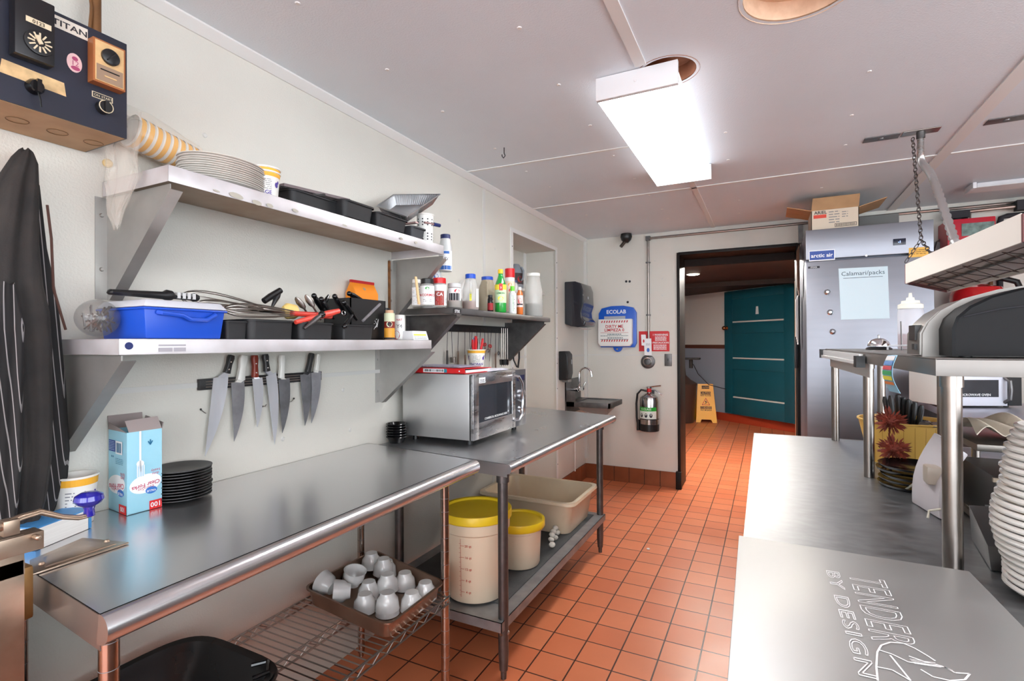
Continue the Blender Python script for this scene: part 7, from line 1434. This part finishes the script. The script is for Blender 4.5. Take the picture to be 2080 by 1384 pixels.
band((1.965, SY0), (2.60, SY0)); band((1.91, SY1), (1.965, SY0)); band((SX1, SY1), (1.91, SY1)); band((SX1, SY0+.5), (SX1, SY1)); obj('shelf_board', mb, mat('overshelf_steel', (132, 127, 123), .42, .6, noise=.12, nscale=6), t, bev=.0008)
for k, (x, y) in enumerate(((1.945, 2.93), (1.972, 2.19), (1.998, 1.375), (2.13, 2.93), (2.18, 2.19), (2.40, 1.40))):
    r = .0165 if k != 2 else .0175; mb = MB(); mb.lathe([(r, ZC+.001), (r, ZS-.036)], (x, y, 0), 20); mb.lathe([(r*1.15, ZS-.06), (r*1.15, ZS-.036)], (x, y, 0), 20); obj('post', mb, STEELP, t)
# ticket rail
t = thing('ticket_rail', 'white order-ticket rail with black ends along the left edge of the serving shelf', 'rail', (1.93, 2.5, ZS-.05)); a = V((1.905, 2.97, 0)); b = V((1.938, 2.02, 0)); d = (b-a).normalized(); n = V((-d.y, d.x, 0)); n = -n if n.x > 0 else n
def bar(s0, s1, o0, o1, z0, z1): p = a.lerp(b, s0); q = a.lerp(b, s1); mb.hexa([p+n*o0+V((0, 0, z0)), q+n*o0+V((0, 0, z0)), q+n*o1+V((0, 0, z0)), p+n*o1+V((0, 0, z0))], [p+n*o0+V((0, 0, z1)), q+n*o0+V((0, 0, z1)), q+n*o1+V((0, 0, z1)), p+n*o1+V((0, 0, z1))])
mb = MB(); bar(.03, .97, 0, .012, ZS-.036, ZS-.006); bar(.03, .97, .012, .02, ZS-.042, ZS-.03); obj('rail_body', mb, mat('rail_pale_aluminium', (214, 214, 214), .35, .3), t, bev=.001)
mb = MB(); bar(0, .05, -.001, .022, ZS-.044, ZS-.002); obj('end_cap', mb, BLK, t); mb = MB(); bar(.95, 1.0, -.001, .024, ZS-.05, ZS-.012); obj('end_cap', mb, BLK, t)
mb = MB(); bar(.08, .97, -.012, -.009, ZS-.088, ZS-.046) if False else None
a_, b_ = V((1.925, 2.93, 0)), V((1.955, 2.05, 0)); mb = MB(); mb.hexa([a_+V((0, 0, ZS-.085)), b_+V((0, 0, ZS-.085)), b_+V((.002, 0, ZS-.085)), a_+V((.002, 0, ZS-.085))], [a_+V((0, 0, ZS-.04)), b_+V((0, 0, ZS-.04)), b_+V((.002, 0, ZS-.04)), a_+V((.002, 0, ZS-.04))]); tag(obj('label_strip', mb, mat('pale_plastic_strip', (222, 222, 220), .4)), 'pale strip hanging below the ticket rail under the serving shelf', 'strip')
# bell, squeeze bottle, ticket spike
p = A(1785, 712, z=ZS+.001); p = V((2.075, A(1785, 700, x=2.075).y, ZS+.001)); t = thing('service_bell', 'chrome service bell at the far end of the serving shelf', 'bell', p); mb = MB(); mb.lathe([(.046, 0), (.048, .004), (.040, .010), (.030, .012)], n=32); obj('bell_base', mb, BLK, t, local=True); mb = MB(); mb.lathe([(.041, .014), (.040, .022), (.033, .036), (.018, .046), (.004, .049)], n=32); obj('bell_dome', mb, CHROME, t, local=True); mb = MB(); mb.lathe([(.003, .048), (.003, .058), (.005, .059), (.004, .063)], n=12); obj('plunger', mb, CHROME, t, local=True)
x = 2.20; p = V((x, A(1850, 700, x=x).y, ZS+.001)); t = thing('squeeze_bottle', 'clear squeeze bottle one third full of red sauce on the serving shelf', 'bottle', p); H = A(1850, 628, y=p.y).z-ZS; r = .045; mb = MB(); mb.lathe([(r*.95, 0), (r, .006), (r, H*.9), (r*.94, H)], n=32); obj('bottle_body', mb, mat('frosted_squeeze_plastic', (232, 232, 240), .3, alpha=.55), t, local=True); mb = MB(); mb.lathe([(r*.9, .003), (r*.96, .01), (r*.96, H*.38)], n=28); obj('sauce', mb, mat('red_sauce', (170, 62, 56), .3), t, local=True)
mb = MB(); mb.lathe([(r*1.0, H), (r*.98, H+.018), (r*.72, H+.024), (r*.70, H+.034), (r*.36, H+.036), (r*.30, H+.048), (r*.16, H+.049), (r*.12, H+.068)], n=28); obj('nozzle_cap', mb, mat('cream_white_cap', (236, 232, 222), .4), t, local=True)
x = 2.135; p = V((x, A(1838, 706, x=x).y, ZS+.001)); mb = MB(); mb.tube([(p.x-.055, p.y, ZS+.002), (p.x-.055, p.y, ZS+.014), (p.x-.045, p.y, ZS+.019), (p.x+.045, p.y, ZS+.019), (p.x+.055, p.y, ZS+.014), (p.x+.055, p.y, ZS+.002)], .004, 8); tag(obj('acrylic_loop', mb, mat('clear_acrylic', (225, 228, 232), .05, alpha=.5, spec=1.)), 'clear acrylic loop lying in front of the squeeze bottle', 'loop'); mb = MB(); mb.tube([(p.x-.01, p.y, ZS+.001), (p.x-.012, p.y, ZS+.115)], .0025, 6); tag(obj('spindle', mb, STEELD), 'thin upright metal spindle in front of the squeeze bottle', 'spindle')
# black rounded toaster
def toaster():
    z = ZS+.004; x0, x1, y0, y1 = 2.012, 2.50, 1.425, 1.66; t = thing('toaster', 'black round-topped toaster at the near end of the serving shelf', 'toaster', ((x0+x1)/2, y0, z))
    # profile seen from the front: low rounded left end rising to the right
    pr = [(0, 0), (.0, .06), (.008, .085), (.03, .108), (.065, .128), (.11, .142), (.17, .152), (.24, .156), (.34, .154), (.42, .14), (.47, .11), (.488, .06), (.488, 0)]
    def ring(y, s=1., dx=0): return [V((x0+dx+a*s+(1-s)*.24, y, z+b*s)) for a, b in pr]
    mb = MB(); mb.loft([ring(y0+.006, .97), ring(y0, 1.0), ring(y0+.10, 1.0)]); obj('front_shell', mb, mat('toaster_black', (22, 22, 24), .6, noise=.1, nscale=60, spec=.2), t)
    pr2 = [(-.035, 0), (-.034, .055), (-.022, .082), (.0, .108), (.04, .134), (.10, .152), (.17, .162), (.24, .166), (.34, .164), (.42, .15), (.475, .12), (.495, .06), (.495, 0)]
    mb = MB(); mb.loft([[V((x0+a, y, z+b*.94)) for a, b in pr2] for y in (y0+.102, y0+.125, y0+.225)]); mb.loft([[V((x0+a+.004, y, z+b-.004)) for a, b in pr2] for y in (y0+.095, y0+.103)]); obj('steel_body', mb, mat('toaster_side_steel', (130, 126, 122), .34, .7, noise=.12, nscale=12), t)
    mb = MB(); mb.box(x0-.038, x0-.02, y0+.13, y0+.19, z+.035, z+.072); mb.box(x0-.040, x0-.02, y0+.125, y0+.15, z+.012, z+.026); obj('slot', mb, BLK, t)
    mb = MB(); mb.tube([(x0+.02, y0-.001, z+.085), (x0+.08, y0-.001, z+.10), (x0+.2, y0-.001, z+.115), (x0+.42, y0-.001, z+.12)], .0012, 5); obj('seam', mb, INK, t)
    for dx in (.03, .45):
        mb = MB(); mb.cyl((x0+dx, y0+.03, ZS+.001), (x0+dx, y0+.03, z), .012); obj('foot', mb, BLK, t)
toaster()
# coloured label strip dangling from the shelf edge
def strip2():
    y = 1.93; c = [A(1812, 722, x=1.93), A(1832, 722, x=1.93), A(1838, 800, x=1.925), A(1815, 795, x=1.925)]; t = thing('day_label_strip', 'curled strip of coloured day labels hanging from the serving shelf edge', 'label strip', c[3])
    def S2(u, v): top = c[0].lerp(c[1], u); bot = c[3].lerp(c[2], u); return top.lerp(bot, v)+V((-.008-.012*math.sin(v*3.2), 0, 0))
    mb = MB(); mb.sheet(S2, 3, 12, .0006); obj('strip', mb, mat('label_pale_blue', (150, 205, 232), .5), t)
    d = Dec(lambda u, v, e: S2(u, v)+V((-e-.0016, 0, 0)))
    for k, (v0, v1) in enumerate(((.02, .14), (.16, .27), (.29, .40), (.43, .54), (.57, .68), (.72, .80))): d.rect(.05, v0, .95, v1, k, 3)
    obj('day_colours', d.mb, [PAPER, mat('day_blue', (60, 130, 200), .5), mat('day_red', (196, 50, 70), .5), mat('day_green', (40, 160, 90), .5), mat('day_yellow', (230, 220, 70), .5), mat('day_orange', (226, 130, 60), .5)], t)
strip2()
# bucket with utensils
def yellow_bucket():
    c = V((2.135, 2.52, ZC+.001)); t = thing('utensil_bucket', 'yellow wood-look metal bucket full of black-handled utensils on the counter', 'bucket', c); r0, r1, h = .115, .150, A(1800, 862, y=2.40).z-ZC
    mb = MB(); mb.lathe([(r0, 0), (r1, h), (r1+.005, h+.002), (r1+.005, h+.007), (r1-.003, h+.007), (r0-.004, .004)], n=48); YW = mat('bucket_yellow', (238, 190, 96), .4); obj('pail', mb, YW, t, local=True)
    a0 = face_cam(c); rf = lambda z: r0+(r1-r0)*z/h; d = roundd((0, 0, 0), rf, a0)
    for k in range(-9, 10): d.rect(k*.034-.0008, h*.04, k*.034+.0008, h*.96, 0)
    d.layer(); d.poly([(-.085, h*.42), (-.045, h*.66), (-.012, h*.46), (-.05, h*.22)], 1); d.layer(); d.poly([(-.072, h*.44), (-.046, h*.58), (-.026, h*.46), (-.05, h*.3)], 2); d.layer(); d.text('R', .04, -.048, h*.38, 1, -.6, True); d.ell(-.025, h*.3, .014, .012, 1); obj('artwork', d.mb, [mat('plank_line', (196, 140, 60), .6), mat('dark_brown_ink', (60, 36, 28), .6), YW], t, local=True)
    mb = MB(); mb.tube([(r1*math.cos(t_)*1.02, r1*math.sin(t_)*1.02, h+.002-.03*abs(math.sin((t_-a0-.6)/2*1.0))) for t_ in [a0+.6+PI*i/20 for i in range(21)]], .003, 6); obj('bail_handle', mb, STEELP, t, local=True)
    names = ['leftmost', 'second from the left', 'third from the left', 'fourth from the left', 'middle', 'fifth from the right', 'fourth from the right', 'third from the right', 'second from the right', 'rightmost']
    rr = random.Random(6)
    for k in range(10):
        u = 1800+k*8.5; tp_ = A(u, 800+abs(k-2)*3.6, y=c.y); top = V((tp_.x, c.y+rr.uniform(-.05, .05), tp_.z)); bot = V((c.x+(tp_.x-c.x)*.5, c.y+rr.uniform(-.04, .04), ZC+.02)); t2 = thing('table_knife', f'black-handled utensil in the yellow bucket, {names[k]} of the row', 'utensil', bot, group='black-handled utensils in the yellow bucket'); mb = MB(); mb.tube([bot.lerp(top, .55), bot.lerp(top, .7), bot.lerp(top, .93), top], .008, 8, rs=[.006, .008, .010, .006]); obj('handle', mb, BLK, t2); mb = MB(); mb.tube([bot, bot.lerp(top, .56)], .004, 6); obj('blade', mb, STEELP, t2)
    mb = MB(); M = Matrix.Translation(c+V((0, 0, h-.012))); rr = random.Random(2)
    for k in range(16): a = rr.uniform(0, 6.28); r = rr.uniform(.02, .09); mb.box(-.02, .02, -.012, .012, -.004, .012, k % 4 == 0, M @ Matrix.Translation((r*math.cos(a), r*math.sin(a), 0)) @ Matrix.Rotation(rr.uniform(0, 3), 4, 'Z') @ Matrix.Rotation(.5, 4, 'X'))
    tag(obj('sachets', mb, [BLK, STEELP]), 'black and silver odds and ends filling the top of the yellow bucket', 'sachets', kind='stuff')
yellow_bucket()
# rust-red spiky scourer and black plates by the bucket
def spiky(c, r, label):
    mb = MB(); rr = random.Random(int(c[0]*1000)); mb.ball(c, r*.45, 12, 8)
    for k in range(110):
        d = V((rr.gauss(0, 1), rr.gauss(0, 1), rr.gauss(0, .8))).normalized(); p = V(c)+d*r*.35; q = V(c)+d*r*rr.uniform(.8, 1.1); s = d.orthogonal().normalized(); w_ = d.cross(s); m = p.lerp(q, .55)
        mb.add([p, m+s*.005, q, m-s*.005, m+w_*.002], [(0, 1, 4), (1, 2, 4), (2, 3, 4), (3, 0, 4), (0, 3, 1), (1, 3, 2)])
    return tag(obj('dried_flower', mb, mat('rust_red_fibre', (150, 60, 40), .7, noise=.5, nscale=30)), label, 'dried flower')
spiky((2.045, 2.25, 1.075), .055, 'upper rust-red spiky dried bloom leaning on the yellow bucket'); spiky((2.045, 2.20, .985), .055, 'lower rust-red spiky dried bloom behind the black coil')
c0 = V((2.078, 2.10, ZC+.001)); rng = random.Random(3)
for k in range(5):
    mb = MB(); mb.lathe([(.07, .0), (.088, .004), (.092, .012), (.088, .012), (.07, .004), (.001, .003)], n=32); o = tag(obj('black_dish', mb, BLKG, base=(0, 0, 0)), ('lowest', 'second lowest', 'middle', 'second highest', 'topmost')[k]+' glossy black dish of the untidy stack by the yellow bucket', 'dish', 'glossy black dishes by the bucket'); o.matrix_world = Matrix.Translation(c0+V((rng.uniform(-.008, .008), rng.uniform(-.008, .008), k*.0155))) @ Matrix.Rotation(.03, 4, 'X') @ Matrix.Rotation(k, 4, 'Z')
# leaning plastic holder with wire easel
def easel():
    b0 = A(1872, 1018, z=ZC+.001); b1 = A(1918, 1052, z=ZC+.001); tp = V((2.135, 1.90, ZC+.20)); t = thing('leaning_tray', 'translucent plastic tray leaning on a wire easel behind the near post', 'tray', b1)
    b0 = V((2.055, 1.90, ZC+.001)); b1 = V((2.085, 1.75, ZC+.001)); t0 = b0+V((.055, .02, .20)); t1 = b1+V((.055, .05, .17))
    mb = MB(); mb.sheet(lambda u, v: b1.lerp(b0, u).lerp(t1.lerp(t0, u), v)+V((-.018*math.sin(PI*v), -.0, 0)), 6, 8, .022); obj('tray_body', mb, mat('smoky_translucent_plastic', (206, 200, 204), .25, alpha=.85), t, bev=.004)
    mb = MB(); q = b0.lerp(t0, .5); mb.box(q.x-.035, q.x+.0, q.y-.12, q.y-.07, q.z-.02, q.z+.03); obj('clip', mb, mat('tan_clip', (178, 164, 150), .4), t, bev=.006)
    mb = MB(); f = A(1840, 995, z=ZC+.004); w1 = b0+V((.03, .0, .10)); mb.tube([f, w1], .0035, 6); mb.tube([f.lerp(w1, .5), b0.lerp(b1, .2)+V((-.012, 0, .02))], .003, 6); mb.tube([b1+V((-.02, -.01, .03)), b1+V((-.045, -.01, .022)), b1+V((-.05, -.02, .004))], .003, 6); obj('wire_easel', mb, mat('ivory_wire', (222, 216, 200), .4), t)
easel()
# scale, small steel table with a cloth
def scale():
    x0, x1, y0, y1 = 2.15, 2.40, 1.66, 1.92; z = ZC+.001; zt = z+.145; t = thing('portion_scale', 'dark steel portion scale with raised lettering behind the near post', 'scale', ((x0+x1)/2, y0, z)); mb = MB(); mb.box(x0, x1, y0, y1, z+.012, zt); obj('housing', mb, mat('scale_dark_metal', (70, 68, 66), .4, .6), t, bev=.006); mb = MB(); mb.box(x0-.01, x1+.01, y0-.012, y1, z+.004, z+.02); mb.box(x0-.004, x1+.004, y0-.008, y0, zt-.012, zt-.002); obj('rail_trim', mb, mat('bronze_trim', (150, 136, 120), .35, .8), t)
    d = flat(((x0+x1)/2-.075, y0, z+.05), (1, 0, 0), (0, 0, 1)); d.text('TAYLOR', .034, .0, 0, 0, bold=True, sx=1.05); d.text('MADE IN USA', .010, 0, -.014, 0); obj('lettering', d.mb, mat('embossed_grey', (140, 138, 136), .4, .5), t)
    for xx in (x0+.02, x1-.02): mb = MB(); mb.cyl((xx, y0+.03, z), (xx, y0+.03, z+.012), .01); mb.cyl((xx, y1-.03, z), (xx, y1-.03, z+.012), .01) if False else None; obj('foot', mb, BLK, t)
    mb = MB(); mb.cyl(((x0+x1)/2, y0+.1, zt), ((x0+x1)/2, y0+.1, zt+.03), .018); obj('stem', mb, STEELD, t)
scale()
def small_table():
    z = 1.055; x0, x1, y0, y1 = 2.205, 2.66, 1.97, 2.36; t = thing('raised_rack', 'low steel rack standing on the counter behind the near post', 'rack', ((x0+x1)/2, y1, ZC+.001)); mb = MB(); mb.box(x0, x1, y0, y1, z-.02, z); obj('rack_top', mb, mat('rack_steel', (150, 144, 138), .35, .9), t, bev=.002)
    for xx, yy in ((x0+.10, y0+.02), (x1-.02, y0+.02), (x0+.10, y1-.02), (x1-.02, y1-.02)): mb = MB(); mb.cyl((xx, yy, ZC+.001), (xx, yy, z-.02), .012); obj('leg', mb, STEELP, t)
    mb = MB(); q = [A(1955, 880, y=2.15), A(2045, 880, y=2.15)]
    def f(u, v): x = 2.215+.19*u; yy = y0+.04+.26*v; return (x, yy, z+.012+.045*math.exp(-((u-.35)**2+(v-.4)**2)*5)*(1+.5*math.sin(11*u+3*v)+.3*math.sin(7*v+17*u))+.012*abs(math.sin(9*u+5*v)))
    mb.sheet(f, 40, 24, .003); tag(obj('folded_cloth', mb, mat('cream_cloth', (226, 212, 192), .9, bump=.3, bscale=80)), 'crumpled cream cloth on the low steel rack', 'cloth')
small_table()
# leaning dark steel tray near the plates
mb = MB(); a = A(1985, 1062, z=ZC+.11); b = V((2.075, 1.45, ZC+.105)); q = [V((2.095, 1.62, ZC+.10)), V((2.05, 1.38, ZC+.085)), V((2.075, 1.36, ZC+.002)), V((2.12, 1.62, ZC+.002))]
q = [V((2.085, 1.60, ZC+.085)), V((2.064, 1.41, ZC+.050)), V((2.066, 1.40, ZC+.002)), V((2.090, 1.60, ZC+.002))]; k = V((.10, .02, 0)); mb.hexa(q, [p+k for p in q]); tag(obj('wedge_tray', mb, mat('dark_tray_steel', (96, 94, 94), .35, .8), bev=.002), 'low dark steel wedge-shaped tray between the scale and the white plates', 'tray')
# stack of white plates
PLW2 = mat('glazed_white_china', (232, 228, 222), .12, noise=.04, nscale=8, coat=.5); mb = MB(); R = .105; mb.lathe([(R*.55, 0), (R*.60, .002), (R*.93, .011), (R*.985, .0125), (R+.0015, .0165), (R+.001, .0200), (R-.004, .0222), (R*.93, .0195), (R*.6, .008), (.001, .007)], n=56); first = None; rr = random.Random(9)
pcx, pcy = 2.155, 1.30; N = 24; words = lambda k: ('bottom' if k == 0 else 'topmost' if k == N-1 else f'number {k+1} from the bottom')
for k in range(N):
    if first is None: first = tag(obj('dinner_plate', mb, PLW2, base=(0, 0, 0)), 'white plate in the tall stack on the right counter', 'plate', 'white plates stacked on the right counter'); o = first
    else: o = first.copy(); COL.objects.link(o)
    dx = .009*math.sin(k*.45+1)+(-.008*math.exp(-((k-12.5)/3)**2))+(k > 17)*(k-17)*.006; o.location = (pcx+dx+rr.uniform(-.001, .001), pcy+rr.uniform(-.001, .001), ZC+.001+k*.0130)
    o['label'] = ('bottom' if k == 0 else 'topmost' if k == N-1 else nth(N-1-k)+' from the top')+' white plate of the tall stack by the engraved lid'
# back counter with microwave and tub
t = thing('microwave_counter', 'higher steel counter carrying the white microwave behind the serving counter', 'counter', (3.0, 3.6, 0)); x0, x1, y0, y1, z = 2.66, 3.55, 3.08, 4.05, .99; mb = MB(); mb.box(x0-.16, x1, y0, y1, z-.04, z); obj('counter_top', mb, mat('lilac_grey_steel', (196, 196, 208), .35, .6), t, bev=.002); mb = MB(); mb.box(x0+.02-.16, x1-.02, y0+.02, y1-.02, .1, z-.04); obj('cabinet_body', mb, STEELD, t)
for xx in (x0-.1, x1-.06):
    for yy in (y0+.06, y1-.06): mb = MB(); mb.cyl((xx, yy, 0), (xx, yy, .1), .02); obj('foot', mb, STEELD, t)
def mw2():
    A0_ = V((2.515, 3.60, 0)); B0_ = V((2.89, 3.76, 0)); d = (B0_-A0_).normalized(); n = V((-d.y, d.x, 0)); L = (B0_-A0_).length; z0 = .992; H = A(2000, 755, y=3.7).z-z0; M = Matrix((d, n, V((0, 0, 1)))).transposed().to_4x4(); M.translation = A0_+V((0, 0, z0)); t = thing('microwave_oven', 'white countertop microwave oven seen under the serving shelf', 'microwave', (0, 0, 0)); t.matrix_world = M; WM[t.name] = M
    mb = MB(); mb.box(0, L, .01, .26, .008, H); obj('casing', mb, WHT, t, local=True, bev=.006); mb = MB(); mb.box(.0, L*.82, -.012, .01, .01, H-.005); o = obj('door', mb, mat('lilac_white_plastic', (226, 228, 240), .35), t, local=True, bev=.006)
    mb = MB(); mb.box(.03, L*.70, -.014, -.011, .06, H-.045); obj('window', mb, mat('dark_oven_glass', (52, 58, 66), .12, noise=.3, nscale=8, coat=.4), o, local=True); d_ = Dec(lambda u, v, e: V((u, -.0142-e, v))); d_.text('MICROWAVE OVEN', .018, L*.40, .066, 0, bold=True); obj('lettering', d_.mb, PAPER, o, local=True)
    mb = MB(); mb.tube([(L*.78, -.012, H-.03), (L*.79, -.04, H-.05), (L*.79, -.045, H*.5), (L*.79, -.04, .05), (L*.78, -.012, .03)], .010, 8); obj('handle', mb, STEELD, o, local=True); mb = MB(); mb.box(L*.83, L, -.010, .01, .012, H-.006); obj('control_panel', mb, BLK, t, local=True)
    for xx in (.04, L-.04): mb = MB(); mb.cyl((xx, .04, 0), (xx, .04, .01), .012); obj('foot', mb, BLK, t, local=True)
mw2()
x = 2.50; y = 2.26; p = V((2.475, 2.20, 1.056)); tub(p, .058, .045, A(2070, 808, y=2.2).z-1.056, 'BRAC', 'yellow-rimmed dairy tub of utensils on the low steel rack beside the cloth', a0=face_cam(p)-.1)
for k in range(5): q = p+V((-.03+.012*k, .01*(k % 2), .0)); e = V((-.030+.006*k, .0, .20-.012*k)); t2 = thing('serving_fork', ('leftmost', 'second', 'middle', 'fourth', 'rightmost')[k]+' steel utensil leaning in the dairy tub on the low steel rack', 'utensil', q+V((0, 0, .01))); mb = MB(); mb.tube([q+V((0, 0, .012)), q+e*.6, q+e], .004, 8, rs=[.003, .0045, .006]); obj('handle', mb, STEELD if k % 2 else STEELP, t2)
p = A(1317, 1117, z=.001); mb = MB(); mb.ball((p.x, p.y, .006), .008, 8, 6, sx=1.5, sz=.7); tag(obj('food_scrap', mb, PAPER), 'small white scrap of food lying on the tiled floor of the aisle', 'scrap')
# a thing of a single piece is that piece itself
for r_ in [o for o in COL.objects if o.type == 'EMPTY' and o.parent is None]:
    kids = [c for c in COL.objects if c.parent == r_]
    if len(kids) == 1 and not [c for c in COL.objects if c.parent == kids[0]]:
        c = kids[0]; M = WM.get(r_.name) or r_.matrix_world.copy(); nm = r_.name; props = {k: r_[k] for k in ('label', 'category', 'group', 'kind') if k in r_.keys()}
        bpy.data.objects.remove(r_, do_unlink=True); c.parent = None; c.matrix_world = M; c.name = nm
        for k, v_ in props.items(): c[k] = v_
